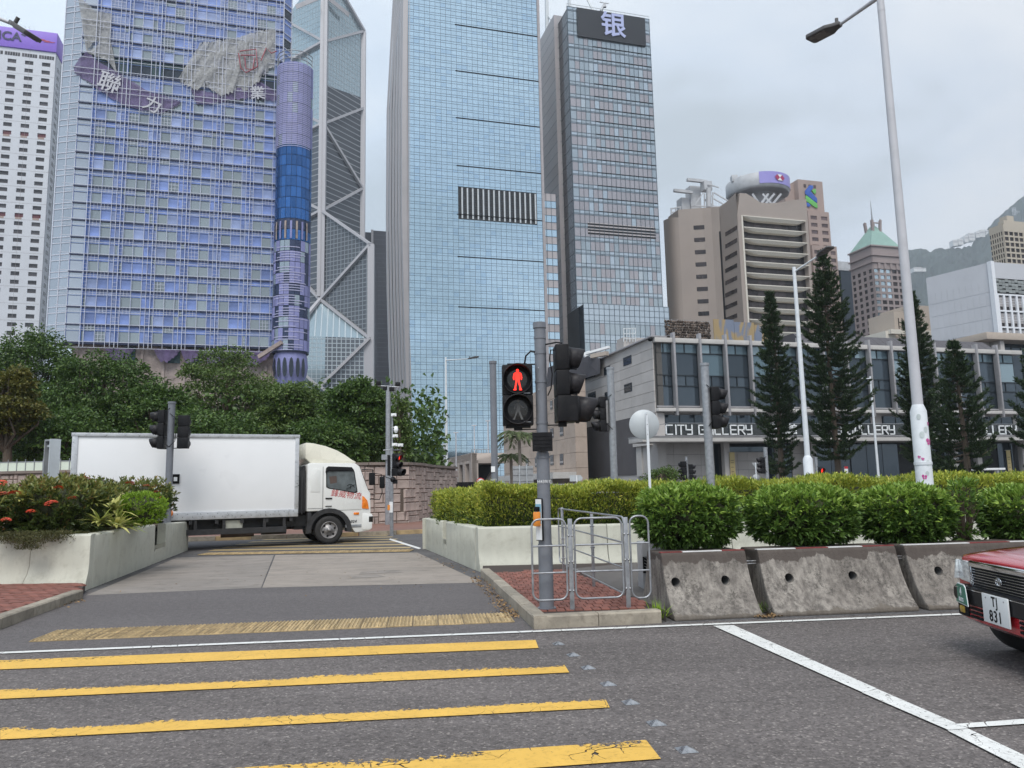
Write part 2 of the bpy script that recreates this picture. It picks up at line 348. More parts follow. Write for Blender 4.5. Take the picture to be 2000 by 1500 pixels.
# ------------------------------------------------------------------ tactile strips: ribbed tiles
TAC = mat('tactile_tile', (0.40, 0.295, 0.155), 0.7, var=0.15, scale=9, per=0.34, dirt=0.85, dirtcol=(0.17, 0.125, 0.075), bmp=0.2)
def tactile(name, A, B, wid, n, rows, z=0.008, ribs=7, every=True):
    """ribbed paving from A to B, the ribs pointing across the strip"""
    d = B - A; Ln = d.length; rz = math.atan2(d.y, d.x); root = thing(name, None, None, (A.x, A.y, z), math.degrees(rz), kind='structure'); del_ = Ln / n; wy = wid / rows
    mb = MB(); g = 0.004; mb.box(g, del_ - g, g, wy - g, 0, 0.008)
    for k in range(ribs):
        x = del_ * (k + 0.5) / ribs; h = del_ / ribs * 0.28
        mb.add([(x - h, g * 3, 0.008), (x + h, g * 3, 0.008), (x + h * .6, g * 4, 0.019), (x - h * .6, g * 4, 0.019), (x - h, wy - g * 3, 0.008), (x + h, wy - g * 3, 0.008), (x + h * .6, wy - g * 4, 0.019), (x - h * .6, wy - g * 4, 0.019)], [(0, 1, 2, 3), (5, 4, 7, 6), (1, 5, 6, 2), (3, 2, 6, 7), (4, 0, 3, 7)])
    me = mb.mesh('tile', TAC)
    for i in range(n):
        for j in range(rows): obj('tile', me, root, (i * del_, j * wy, RNG.uniform(0, 0.0015)))
    return root
tactile('tactile_paving', G(55, 1256), G(1006, 1217), 0.66, 18, 2)
tactile('tactile_paving', G(385, 1085), G(800, 1078), 0.62, 22, 2, z=0.008, ribs=5)
# faded bars of the far crossing, under the lorry
yf = paint('faded_yellow_paint', (0.38, 0.29, 0.15), 0.5, wear=0.5, edge=0.2, crack=0.2, seed=2)
for i, y in enumerate((1073, 1067, 1061.5, 1056.5, 1052, 1048.5)):
    l_, r_ = G(405 + i * 26, y + 3.5), G(800 - i * 9, y - 2); stripe(r_ + Vector((0, .52, 0)), r_, l_ + Vector((0, .52, 0)), l_, yf, z=0.006)
sheet('road_marking', [G(760, 1054.5), G(762, 1052), G(823, 1071), G(818, 1073)], 0.007, wp)

# ------------------------------------------------------------------ pavements: kerb stones and clay bricks
BRK = mat('clay_brick', (0.205, 0.078, 0.058), 0.78, var=0.14, scale=9, per=0.25, dirt=0.35, dirtcol=(0.10, 0.06, 0.05), bmp=0.3)
GRT = mat('dark_joint_sand', (0.045, 0.032, 0.028), 0.95, var=0.2, scale=20)
KRB = mat('kerb_granite', (0.29, 0.255, 0.205), 0.8, var=0.2, scale=4, per=0.14, dirt=0.65, dirtcol=(0.11, 0.085, 0.065), bmp=0.35, bs=70)
DKP = mat('dark_paving', (0.10, 0.09, 0.085), 0.85, var=0.2, scale=6, bmp=0.3)
KH = 0.13
def inpoly(p, poly):
    c = False; n = len(poly)
    for i in range(n):
        a, b = poly[i], poly[(i + 1) % n]
        if (a[1] > p[1]) != (b[1] > p[1]) and p[0] < (b[0] - a[0]) * (p[1] - a[1]) / (b[1] - a[1]) + a[0]: c = not c
    return c
def inset(poly, k):           # inward offset (ccw polygon)
    res = []; n = len(poly)
    for i in range(n):
        p0, p1, p2 = Vector(poly[i - 1][:2]), Vector(poly[i][:2]), Vector(poly[(i + 1) % n][:2])
        d1, d2 = (p1 - p0).normalized(), (p2 - p1).normalized(); n1_, n2_ = Vector((-d1.y, d1.x)), Vector((-d2.y, d2.x))
        b = (n1_ + n2_).normalized(); s = k / max(0.3, b.dot(n1_)); res.append(p1 + b * s)
    return res
def brickfield(root, poly, rz, bw=0.105, bd=0.215, cap=300, org=(0, 0)):
    """clay bricks laid inside poly (root-local), nearest ones single parts, the rest one part"""
    c, s = cos(R(rz)), sin(R(rz)); g = 0.006
    mb = MB(); mb.box(-bw / 2 + g, bw / 2 - g, -bd / 2 + g, bd / 2 - g, -0.02, 0.0); me = mb.mesh('brick', BRK)
    cells = []; rr = max(Vector(p).length for p in poly) + 1
    for j in range(int(-rr / bd), int(rr / bd)):
        for i in range(int(-rr / bw), int(rr / bw)):
            x, y = (i + (0.5 if j % 2 else 0)) * bw, j * bd; p = (c * x - s * y, s * x + c * y)
            if inpoly(p, poly): cells.append(p)
    wl = root.matrix_basis; cells.sort(key=lambda p: (wl @ Vector((p[0], p[1], 0))).length)
    rest = MB()
    for k, p in enumerate(cells):
        dz = KH + RNG.uniform(-0.003, 0.004); rr_ = R(rz) + RNG.uniform(-0.02, 0.02)
        tilt = (RNG.uniform(-.012, .012), RNG.uniform(-.012, .012))
        if k < cap: obj('brick', me, root, (p[0], p[1], dz), (tilt[0], tilt[1], rr_))
        else:
            rest.M = Matrix.Translation((p[0], p[1], dz)) @ Matrix.Rotation(rr_, 4, 'Z'); rest.box(-bw / 2 + g, bw / 2 - g, -bd / 2 + g, bd / 2 - g, -0.02, 0.0)
    if rest.v: rest.M = None; rest.build('paving_bricks', BRK, root, fix=False, kind='stuff')
def kerb(root, pts, wd=0.15, ln=0.92, side=1, h=KH + 0.012):
    for a, b in zip(pts[:-1], pts[1:]):
        a, b = Vector(a[:2]), Vector(b[:2]); d = b - a; n = max(1, round(d.length / ln)); u = d.normalized(); nn = Vector((-u.y, u.x)) * side
        for k in range(n):
            p, q = a + d * (k / n) + u * 0.004, a + d * ((k + 1) / n) - u * 0.004; o = h + RNG.uniform(-.004, .004)
            mb = MB(); c = [p, q, q + nn * wd, p + nn * wd]; bt = 0.018
            t = [p + nn * bt, q + nn * bt, q + nn * wd, p + nn * wd]
            mb.add([(v.x, v.y, -0.02) for v in c] + [(v.x, v.y, o - bt) for v in c[:2]] + [(v.x, v.y, o) for v in t], [(3, 2, 1, 0), (0, 1, 5, 4), (4, 5, 7, 6), (6, 7, 8, 9), (2, 3, 9, 8), (1, 2, 8, 7, 5), (3, 0, 4, 6, 9)])
            mb.build('kerb_stone', KRB, root)
K0, K1, K2 = G(939, 1126), G(1043, 1230), G(1293, 1217)
isl = thing('pavement', None, None, (0, 0, 0), kind='structure')
poly = [K0, K1, K2, Vector((2.45, 14.75, 0)), Vector((-0.67, 14.75, 0))]
mb = MB(); pp = [(p.x + 0, p.y) for p in inset(poly, 0.05)]; mb.prism(pp, KH - 0.012, plane='xy'); mb.build('bedding', GRT, isl)
kerb(isl, [K0, K1, K2]); 
brk_poly = [G(961, 1118, KH), G(1056, 1196, KH), G(1272, 1190, KH), G(1250, 1172, KH), G(1105, 1110, KH)]
brickfield(isl, [(p.x, p.y) for p in brk_poly], 3)
mb = MB(); q = [G(1258, 1174, KH), G(1300, 1192, KH), Vector((2.45, 14.7, 0)), G(1115, 1110, KH)]; mb.prism([(p.x, p.y) for p in q], KH - 0.004, plane='xy'); mb.build('asphalt_infill', DKP, isl)
lp = thing('pavement', None, None, (0, 0, 0), kind='structure')
L0, L1 = G(-420, 1400), G(162, 1170); L1b = Vector((-7.06, 13.0, 0))
u = (G(0, 1230) - L1).normalized(); L0 = L1 + u * 7
poly = [L1b, Vector((-16, 17, 0)), Vector((-16, 5, 0)), L0, L1]
mb = MB(); mb.prism([(p.x, p.y) for p in inset(poly, 0.05)], KH - 0.012, plane='xy'); mb.build('bedding', GRT, lp)
kerb(lp, [L0, L1], side=1)
bp = [L1 + Vector((-.17, .1, 0)), L1b + Vector((-.1, 0, 0)), Vector((-11.5, 15.6, 0)), Vector((-8.6, 9.2, 0)), L1 + u * 4.4 + Vector((-.17, 0, 0))]
brickfield(lp, [(p.x, p.y) for p in bp], -6, 0.21, 0.105)

# fallen leaves in the gutters
LIT = mat('dry_leaf', (0.19, 0.115, 0.05), 0.8, per=0.5, var=0.2)
def litter(name, label, pts, n, spread=0.12, sz=0.02):
    mb = MB()
    for _ in range(n):
        k = RNG.integers(0, len(pts) - 1); t = RNG.random(); p = Vector(pts[k]).lerp(Vector(pts[k + 1]), t) + Vector((RNG.normal(0, spread), RNG.normal(0, spread), 0))
        a = RNG.uniform(0, 6.28); s = sz * RNG.uniform(0.5, 1.4); c, d = cos(a) * s, sin(a) * s; z = 0.014 + RNG.uniform(0, .012)
        mb.add([(p.x + c, p.y + d, z), (p.x - d * .5, p.y + c * .5, z + s * .5), (p.x - c, p.y - d, z + RNG.uniform(0, s)), (p.x + d * .5, p.y - c * .5, z)], [(0, 1, 2, 3)])
    return mb.build(name, LIT, fix=False, kind='stuff')
litter('leaf_litter', '', [G(928, 1128), G(960, 1158), G(985, 1190), G(1005, 1210)], 420, 0.07)
litter('leaf_litter', '', [G(95, 1192), G(130, 1180), G(150, 1176)], 70, 0.1)
litter('leaf_litter', '', [G(1484, 1208), G(1512, 1206)], 90, 0.05)
litter('leaf_litter', '', [G(815, 1085), G(870, 1102), G(925, 1122)], 60, 0.07)
litter('leaf_litter', '', [G(200, 1165), G(600, 1120), G(900, 1150)], 45, 0.6, .015)

# ------------------------------------------------------------------ smooth painted planters
PLC = mat('planter_paint', (0.48, 0.475, 0.405), 0.62, var=0.07, scale=1.8, stretch=(2, 2, 0.35), dirt=0.6, dirtcol=(0.30, 0.285, 0.23), bmp=0.08, bs=25)
SOIL = mat('soil', (0.07, 0.05, 0.035), 0.95, var=0.3, scale=9, bmp=0.6, bs=30)
def planter_wall(root, A, B, hA, hB, out, flare=0.14, th=0.2, z0=0.0, name='wall_panel', n=1, gap=0.012, cutA=None, cutB=None):
    """barrier-shaped wall from A to B (root-local), face flaring towards out at its foot"""
    A, B = Vector(A[:2]), Vector(B[:2]); d = (B - A); u = d.normalized(); o = Vector(out).normalized()
    for k in range(n):
        p, q = A + d * (k / n) + u * (gap / 2), A + d * ((k + 1) / n) - u * (gap / 2)
        h0, h1 = hA + (hB - hA) * k / n, hA + (hB - hA) * (k + 1) / n
        prof = lambda h: [(0, z0), (0, z0 + .06), (-flare * .35, z0 + .16), (-flare * .72, z0 + .27), (-flare * .95, z0 + .42), (-flare, h - .03), (-flare - .02, h - .006), (-flare - .04, h), (-flare - th, h), (-flare - th, z0)]
        a_, b2 = prof(h0), prof(h1); m_ = len(a_)
        cA = Vector(cutA).normalized() if cutA is not None and k == 0 else o; cB = Vector(cutB).normalized() if cutB is not None and k == n - 1 else o
        vs = [(*(p + cA * (x / cA.dot(o))), z) for x, z in a_] + [(*(q + cB * (x / cB.dot(o))), z) for x, z in b2]
        fs = [(i, (i + 1) % m_, m_ + (i + 1) % m_, m_ + i) for i in range(m_)]
        mb = MB(); mb.add(vs, fs + [tuple(range(m_))[::-1], tuple(range(m_, 2 * m_))]); mb.build(name, PLC, root, bevel=0.006, seg=1)
# right planter, from the island corner along the passage and along the road
CR = Vector((-0.67, 14.66, 0)); ER = Vector((-2.45, 20.9, 0)); PR = thing('planter', 'pale green concrete planter right of the passage, filled with yellow green hedge', 'planter', (0, 0, 0))
PHR = 0.82
du = (ER - CR).normalized(); on = Vector((-du.y, du.x))
planter_wall(PR, CR + Vector((0.0, 0, 0)), Vector((16.5, 16.3, 0)), PHR, PHR, (0.1, -1), n=7, cutA=(du.x, du.y))
S1 = CR + du * 3.3; S2 = CR + du * 3.75
planter_wall(PR, (S1 - du * .0), (CR + du * .36), PHR, PHR, (-du.y, du.x), flare=0.0)
planter_wall(PR, S2, S1, 0.33, 0.33, (-du.y, du.x), flare=0.0, th=.3)
planter_wall(PR, ER, S2, PHR - .02, PHR, (-du.y, du.x), flare=0.0)
planter_wall(PR, ER + Vector((0.0, -.05, 0)), Vector((16, 23.5, 0)), PHR - .02, PHR, (0, 1), flare=0.05, n=6)
mb = MB(); mb.prism([(-.45, 14.98), (16.3, 16.6), (16, 23.3), (-2.1, 20.7)], 0.06, plane='xy', o=(0, 0, PHR - 0.14)); mb.build('soil', SOIL, PR)
# left planter
CL = Vector((-7.14, 13.03, 0)); EL = Vector((-9.19, 21.96, 0)); LL = G(0, 1141, KH); LL = CL + (Vector((LL.x, LL.y, 0)) - CL) * 2.3
PL = thing('planter', 'pale green concrete planter left of the passage, with red flowering shrubs', 'planter', (0, 0, 0))
dl = (EL - CL).normalized(); dll = (LL - CL).normalized()
planter_wall(PL, LL, CL - dll * 0.0, .93, .92, (-.52, -.85), n=3, cutB=(dl.x, dl.y))
N1, N2 = CL + dl * 5.0, CL + dl * 6.15
sl2 = (dl.y, -dl.x); planter_wall(PL, CL + dl * .40, N1, .92, .885, sl2, flare=0.0)
planter_wall(PL, N1, N2, .34, .34, sl2, flare=0.0, th=.35)
planter_wall(PL, N2, EL, .87, .80, sl2, flare=0.0)
planter_wall(PL, N1 + Vector((-.25, .1, 0)), N2 + Vector((-.45, -.05, 0)), .80, .80, (.97, .22), flare=0.03, th=.1, name='notch_back')
planter_wall(PL, EL, EL + (LL - CL), .80, .80, (0, 1), flare=0.05, n=3)
mb = MB(); a = CL + dl * .35 + dll * .3; mb.prism([(p.x, p.y) for p in (a, EL + Vector((-.5, -.3, 0)), EL + (LL - CL) * .97, LL + dl * .4)], 0.06, plane='xy', o=(0, 0, 0.72)); mb.build('soil', SOIL, PL)

# ------------------------------------------------------------------ old weathered barriers that hold the round bushes
def old_concrete(name):
    m, N, L, b = _nodes(name); v = coords(N, L); sx = N.new('ShaderNodeSeparateXYZ'); L.new(v, sx.inputs[0])
    oi = N.new('ShaderNodeObjectInfo'); ml = N.new('ShaderNodeVectorMath'); ml.operation = 'ADD'; L.new(v, ml.inputs[0])
    cx = N.new('ShaderNodeCombineXYZ'); mm = N.new('ShaderNodeMath'); mm.operation = 'MULTIPLY'; mm.inputs[1].default_value = 37; L.new(oi.outputs['Random'], mm.inputs[0]); L.new(mm.outputs[0], cx.inputs[0]); L.new(cx.outputs[0], ml.inputs[1]); w_ = ml.outputs[0]
    st = N.new('ShaderNodeMapping'); st.inputs['Scale'].default_value = (5, 5, 0.9); L.new(w_, st.inputs[0])
    c = mixc(N, L, noise(N, L, w_, 2.2, 6, 0.65), (0.20, 0.178, 0.158), (0.35, 0.32, 0.285))
    c = mixc(N, L, noise(N, L, st.outputs[0], 2.5, 6, 0.65, 0, 0.42, 0.62), c, (0.135, 0.12, 0.108))
    up = N.new('ShaderNodeMapRange'); up.inputs[1].default_value = 0.25; up.inputs[2].default_value = 0.68; L.new(sx.outputs[2], up.inputs[0])
    g = noise(N, L, w_, 30, 8, 0.8, 0, 0.46, 0.60); gm = N.new('ShaderNodeMath'); gm.operation = 'MULTIPLY'; L.new(g, gm.inputs[0]); L.new(noise(N, L, st.outputs[0], 1.4, 4, 0.6, 0, 0.38, 0.62), gm.inputs[1])
    g2 = N.new('ShaderNodeMath'); g2.operation = 'MULTIPLY'; g2.inputs[1].default_value = 0.85; L.new(gm.outputs[0], g2.inputs[0]); c = mixc(N, L, g2.outputs[0], c, (0.05, 0.045, 0.04))
    # damp, ragged stain hanging from the coping and rising from the road: shapes of their own
    for (z_, s, amp, colr, sc) in ((0.60, 1, 0.42, (0.075, 0.060, 0.052), 3.2), (0.075, -1, 0.20, (0.13, 0.11, 0.09), 3.0)):
        rz = N.new('ShaderNodeMapping'); rz.inputs['Scale'].default_value = (sc, sc, 0.25); L.new(w_, rz.inputs[0])
        nz = N.new('ShaderNodeTexNoise'); nz.inputs['Scale'].default_value = 1.0; nz.inputs['Detail'].default_value = 7; nz.inputs['Roughness'].default_value = 0.62; L.new(rz.outputs[0], nz.inputs['Vector'])
        k = N.new('ShaderNodeMath'); k.operation = 'MULTIPLY_ADD'; k.inputs[1].default_value = amp * s; L.new(nz.outputs[0], k.inputs[0]); L.new(sx.outputs[2], k.inputs[2])
        t = N.new('ShaderNodeMapRange'); th = z_ + amp * s * 0.5 + 0.02 * s
        t.inputs[1].default_value = th - 0.006; t.inputs[2].default_value = th + 0.006
        if s < 0: t.inputs[3].default_value = 1; t.inputs[4].default_value = 0
        L.new(k.outputs[0], t.inputs[0]); f = N.new('ShaderNodeMath'); f.operation = 'MULTIPLY'; f.inputs[1].default_value = 0.9 if s > 0 else 0.75; L.new(t.outputs[0], f.inputs[0]); c = mixc(N, L, f.outputs[0], c, colr)
    L.new(c, b.inputs['Base Color']); b.inputs['Roughness'].default_value = 0.88
    bump(N, L, b, noise(N, L, w_, 45, 6, 0.7, 0, 0, 1), 0.7, 0.012); return m
OLD = old_concrete('weathered_concrete'); HOLE = mat('pipe_grey', (0.13, 0.13, 0.13), 0.7)
RED = mat('red_coping_paint', (0.22, 0.045, 0.045), 0.6, var=0.2, scale=8, dirt=0.4); WPT = mat('white_coping_paint', (0.72, 0.72, 0.72), 0.5, var=0.06, scale=6, dirt=0.15)
def old_barrier(Pl, Pr, holes, label, cols, dep=1.3):
    d = Vector((Pr[0] - Pl[0], Pr[1] - Pl[1])); Ln = d.length; rz = math.degrees(math.atan2(d.y, d.x))
    t = thing('concrete_barrier', label, 'concrete barrier', (Pl[0], Pl[1], 0), rz, 'weathered barriers with bushes along the road')
    fr = [(0, 0.0), (0.005, .05), (.06, .095), (.11, .15), (.155, .205), (.195, .265), (.23, .325), (.26, .385), (.29, .45), (.315, .515), (.338, .58), (.357, .645), (.372, .70), (.39, .735)]
    prof = fr + [(dep - y, z) for y, z in fr[::-1]]
    mb = MB(); n = len(prof); vs = [(0, y, z) for y, z in prof] + [(Ln, y, z) for y, z in prof]
    mb.add(vs, [(i, (i + 1) % n, n + (i + 1) % n, n + i) for i in range(n)] + [tuple(range(n))[::-1], tuple(range(n, 2 * n))])
    body = mb.build('body', OLD, t, bevel=0.02, seg=2)
    for (hx, hz_) in holes:
        cb = MB(); cb.tube([(hx, -0.3, hz_), (hx, 0.62, hz_)], 0.056, 24); cut = cb.build('cut', OLD, t)
        md = body.modifiers.new('b', 'BOOLEAN'); md.operation = 'DIFFERENCE'; md.object = cut; md.solver = 'EXACT'
        bpy.context.view_layer.update(); dg = bpy.context.evaluated_depsgraph_get()
        me = bpy.data.meshes.new_from_object(body.evaluated_get(dg)); body.modifiers.clear(); body.data = me; bpy.data.objects.remove(cut); me.shade_flat()
        sl_ = MB(); sl_.lathe([(0.0555, .31), (0.0555, .6), (0.0, .6)], 20, axis='y', o=(hx, 0, hz_)); sl_.build('pipe_sleeve', HOLE, t, fix=False)
    sx = 0.0; k = 0
    for (wdt, cl) in cols:
        c = MB(); e_ = min(Ln, sx + wdt); c.box(sx + .002, e_ - .002, .40, .47, .734, .744); c.build('coping_block', RED if cl else WPT, t); sx = e_
    for x in (-0.07,):
        if Pl[0] > 2.4:
            for zz_ in (.60, .57): m_ = MB(); m_.tube([(-.14, .45, zz_), (.06, .45, zz_)], .009, 8); m_.build('tie_bar', STEEL, t)
    return t
B1 = old_barrier((1.80, 9.05), (2.86, 9.20), [(.13, .40), (.75, .40)], 'short stained concrete barrier nearest the railings, topped by round bush', [(.28, 1), (.5, 0), (.3, 1)])
B2 = old_barrier((3.0, 9.2), (4.78, 9.40), [(.33, .40), (1.14, .40)], 'long stained concrete barrier, middle of the three, with two drain holes', [(.5, 0), (.42, 1), (.45, 0), (.45, 1)])
B3 = old_barrier((4.90, 9.42), (6.85, 9.64), [(.36, .42), (1.3, .42)], 'stained concrete barrier partly hidden behind the red taxi', [(.9, 0), (.55, 1), (.5, 0)])
# ------------------------------------------------------------------ lettering
def text_mesh(s, size, m, ext_=0.004, align='CENTER', bold=0.0, spacing=1.0, shear=0.0):
    cu = bpy.data.curves.new('t', 'FONT'); cu.body = s; cu.size = size; cu.extrude = ext_; cu.align_x = align; cu.align_y = 'CENTER'
    cu.offset = bold; cu.space_character = spacing; cu.shear = shear; cu.resolution_u = 3
    o = bpy.data.objects.new('t', cu); C.objects.link(o); bpy.context.view_layer.update()
    me = bpy.data.meshes.new_from_object(o.evaluated_get(bpy.context.evaluated_depsgraph_get())); bpy.data.objects.remove(o); bpy.data.curves.remove(cu)
    me.materials.clear(); me.materials.append(m); return me
def text(name, s, size, m, parent, loc, rot=(90, 0, 0), scale=(1, 1, 1), **k):
    return obj(name, text_mesh(s, size, m, **k), parent, loc, tuple(R(a) for a in rot), scale)

BLK = mat('black_housing', (0.011, 0.011, 0.013), 0.5, var=0.25, scale=4, dirt=0.25, dirtcol=(0.05, 0.048, 0.045), spec=.2)
HOOD = mat('black_hood', (0.022, 0.021, 0.024), 0.5, var=0.3, scale=7, dirt=0.45, dirtcol=(0.09, 0.08, 0.08), spec=.25)
LENS = mat('dark_lens', (0.02, 0.018, 0.016), 0.15, var=0.3, scale=30)
POLEG = mat('grey_pole_paint', (0.165, 0.175, 0.20), 0.45, var=0.06, scale=5, dirt=0.2, dirtcol=(0.10, 0.10, 0.11))
GALV = mat('galvanised_steel', (0.33, 0.34, 0.36), 0.42, 0.55, var=0.16, scale=14)
LMP = mat('pale_lamp_paint', (0.50, 0.50, 0.53), 0.5, var=0.05, scale=2, dirt=0.12)
LMP2 = mat('whitish_lamp_paint', (0.66, 0.69, 0.72), 0.5, var=0.05, scale=3, dirt=0.18)
LMPH = mat('lamp_head_grey', (0.09, 0.085, 0.085), 0.5, var=0.1)
LMPL = mat('lamp_glass', (0.14, 0.12, 0.11), 0.25, var=0.1)
REDL = mat('red_led', (1.0, 0.03, 0.018), 0.5, var=0.3, scale=90, emit=1.15)
DIMM = mat('unlit_figure', (0.11, 0.11, 0.11), 0.5)
WHITE = mat('white_enamel', (0.78, 0.79, 0.80), 0.4, var=0.04, dirt=0.1)
GREYB = mat('sign_back_grey', (0.30, 0.31, 0.32), 0.5, 0.2, var=0.1, scale=3, dirt=0.2)
PALEB = mat('pale_sign_back', (0.46, 0.49, 0.51), 0.5, 0.1, var=0.05, scale=3, dirt=0.1)
RDS = mat('sign_red', (0.42, 0.02, 0.03), 0.5); BKS = mat('sign_black', (0.010, 0.010, 0.011), 0.6, spec=.15)
ORG = mat('orange_plastic', (0.80, 0.28, 0.04), 0.45); BLU = mat('pale_blue_print', (0.22, 0.42, 0.55), 0.5)

def tri_head(parent, n=3, w=0.3, h=0.33, big_last=False, lit=None, hoodlen=0.24, px=0.0):
    """signal head in parent's frame: lenses look along +x, head centred on y=0, bottom at z=0"""
    mb = MB(); d = 0.16
    for k in range(n):
        z0 = (n - 1 - k) * h; ww = w * (1.18 if (big_last and k == n - 1) else 1); dd = d * (1.55 if (big_last and k == n - 1) else 1)
        mb.box(px - d, px - d + dd, -ww / 2, ww / 2, z0 + .003, z0 + h - .003)
    mb.build('housing', BLK, parent, bevel=0.014)
    for k in range(n):
        zc = (n - 1 - k) * h + h / 2; bl = big_last and k == n - 1; r = w * (0.42 if not bl else 0.5); x0 = px - d + d * (1.55 if bl else 1); hl = hoodlen * (1.25 if bl else 1)
        c = MB(); c.lathe([(r + .012, 0), (r + .012, .03), (r, .03), (r * .98, .001)], 20, axis='x', o=(x0, 0, zc)); c.lathe([(r, .004), (0.0, .014)], 20, axis='x', o=(x0, 0, zc), m=1)
        le = c.build('lens', [BLK, REDL if lit == k else LENS], parent, fix=False)
        hd = MB(); q = 22; a0, a1 = R(-58), R(238)
        vs = []; 
        for j in range(q + 1):
            a = a0 + (a1 - a0) * j / q; s = 0.5 + 0.5 * sin(a); L_ = hl * (0.52 + 0.48 * max(0, min(1, s)))
            for rr, xx in ((r + .009, 0), ((r + .009) * .93, L_), ((r + .002) * .93, L_), (r + .002, 0)): vs.append((x0 + xx, cos(a) * rr, zc + sin(a) * rr - (0.02 if xx else 0)))
        fs = []
        for j in range(q):
            for i in range(4): fs.append((j * 4 + i, j * 4 + (i + 1) % 4, (j + 1) * 4 + (i + 1) % 4, (j + 1) * 4 + i))
        fs += [(0, 3, 2, 1), (q * 4, q * 4 + 1, q * 4 + 2, q * 4 + 3)]
        hd.add(vs, fs, 0, True); hd.build('hood', HOOD, parent)
    return parent
def pole(root, h, r=0.075, m=None, cap=True, r2=None):
    mb = MB(); mb.tube([(0, 0, 0), (0, 0, h)], [r2 or r, r], 20); mb.build('pole', m or POLEG, root)
    if cap: mb = MB(); mb.tube([(0, 0, h - .05), (0, 0, h + .005)], r * 1.16, 20); mb.build('pole_cap', m or POLEG, root)
def holder(root, z, ang, off, h):
    """Empty part frame for a head on a pole"""
    e_ = bpy.data.objects.new('signal_head', None); C.objects.link(e_); e_.parent = root; e_.location = (off[0], off[1], z); e_.rotation_euler = (0, 0, R(ang)); return e_
def bracket(root, z, off, drop=0):
    mb = MB(); mb.tube([(0, 0, z), (off[0], off[1], z)], .011, 8); return mb

# main signal post on the island
MP = G(1068, 1188, KH); Yp = MP.y
T = thing('traffic_signal', 'grey signal post on the brick island with red standing figure lit', 'traffic signal', tuple(MP))
hp = hz(MP, 632) - KH
mb = MB(); mb.tube([(0, 0, 0), (0, 0, 0.012)], .11, 20); mb.tube([(0, 0, 0.01), (0, 0, .75)], .086, 20); mb.tube([(0, 0, .73), (0, 0, hz(MP, 885) - KH)], .079, 20); mb.tube([(0, 0, hz(MP, 888) - KH), (0, 0, hp)], .069, 20); mb.build('pole', POLEG, T)
mb = MB(); mb.tube([(0, 0, hp - .06), (0, 0, hp + .01)], .081, 20); mb.build('pole_cap', POLEG, T)
for y_ in (690, 746, 826, 660, 893): z = hz(MP, y_) - KH; mb = MB(); mb.tube([(0, 0, z - .014), (0, 0, z + .014)], .075 if y_ < 880 else .087, 20); mb.build('clamp', POLEG, T)
for y_ in (720, 762, 850): z = hz(MP, y_) - KH; mb = MB(); mb.tube([(-.03, -.075, z), (-.03, -.09, z)], .006, 8); mb.build('bolt', STEEL, T)
# pedestrian head, facing the camera
zb = hz(MP, 830) - KH; zt = hz(MP, 713) - KH; sh = (zt - zb) / 2
P_ = bpy.data.objects.new('signal_head', None); C.objects.link(P_); P_.parent = T; P_.location = (-.29, -.03, zb); P_.rotation_euler = (0, 0, R(3))
w_ = .185; mb = MB(); mb.box(-w_, w_, -.05, .14, 0, sh - .004); mb.box(-w_, w_, -.05, .14, sh + .004, 2 * sh); mb.box(-w_ + .01, w_ - .01, -.04, .13, sh - .01, sh + .01); mb.build('housing', BLK, P_, bevel=.012)
mb = MB(); mb.box(-.12, .12, -.02, .1, 2 * sh, 2 * sh + .02); mb.box(-.15, .15, -.02, .1, -.03, 0); mb.box(-.05, .05, .0, .08, -.06, -.03); mb.build('end_bracket', BLK, P_)
mb = MB(); mb.box(.07, .15, -.056, -.05, sh + .012, sh + .022); mb.build('label_plate', GALV, P_); mb = MB(); mb.box(.07, .15, -.056, -.05, .03, .04); mb.build('label_plate', GALV, P_)
for k, zc in enumerate((sh * .5, sh * 1.5)):
    r = .172; c = MB(); c.lathe([(r, -.055), (r, .02), (r - .02, .02)], 36, axis='y', o=(-.005, 0, zc)); 
    q = 40; vs = []
    for j in range(q):
        a = 2 * pi * j / q; L_ = .05 + (.12 if k else .10) * max(0, min(1, (sin(a - .35) + .35) * 1.0))
        for rr, yy in ((r + .008, -.05), ((r + .008) * .99, -.05 - L_), (r * .985, -.05 - L_), (r, -.04)): vs.append((-.005 + cos(a) * rr, yy, zc + sin(a) * rr))
    fs = [(j * 4 + i, j * 4 + (i + 1) % 4, ((j + 1) % q) * 4 + (i + 1) % 4, ((j + 1) % q) * 4 + i) for j in range(q) for i in range(4)]
    c.add(vs, fs, 0, True); c.build('hood', HOOD, P_)
    c = MB(); c.lathe([(r - .006, -.045), (r * .6, -.052), (0, -.055)], 32, axis='y', o=(-.005, 0, zc)); c.build('lens', LENS, P_, fix=True)
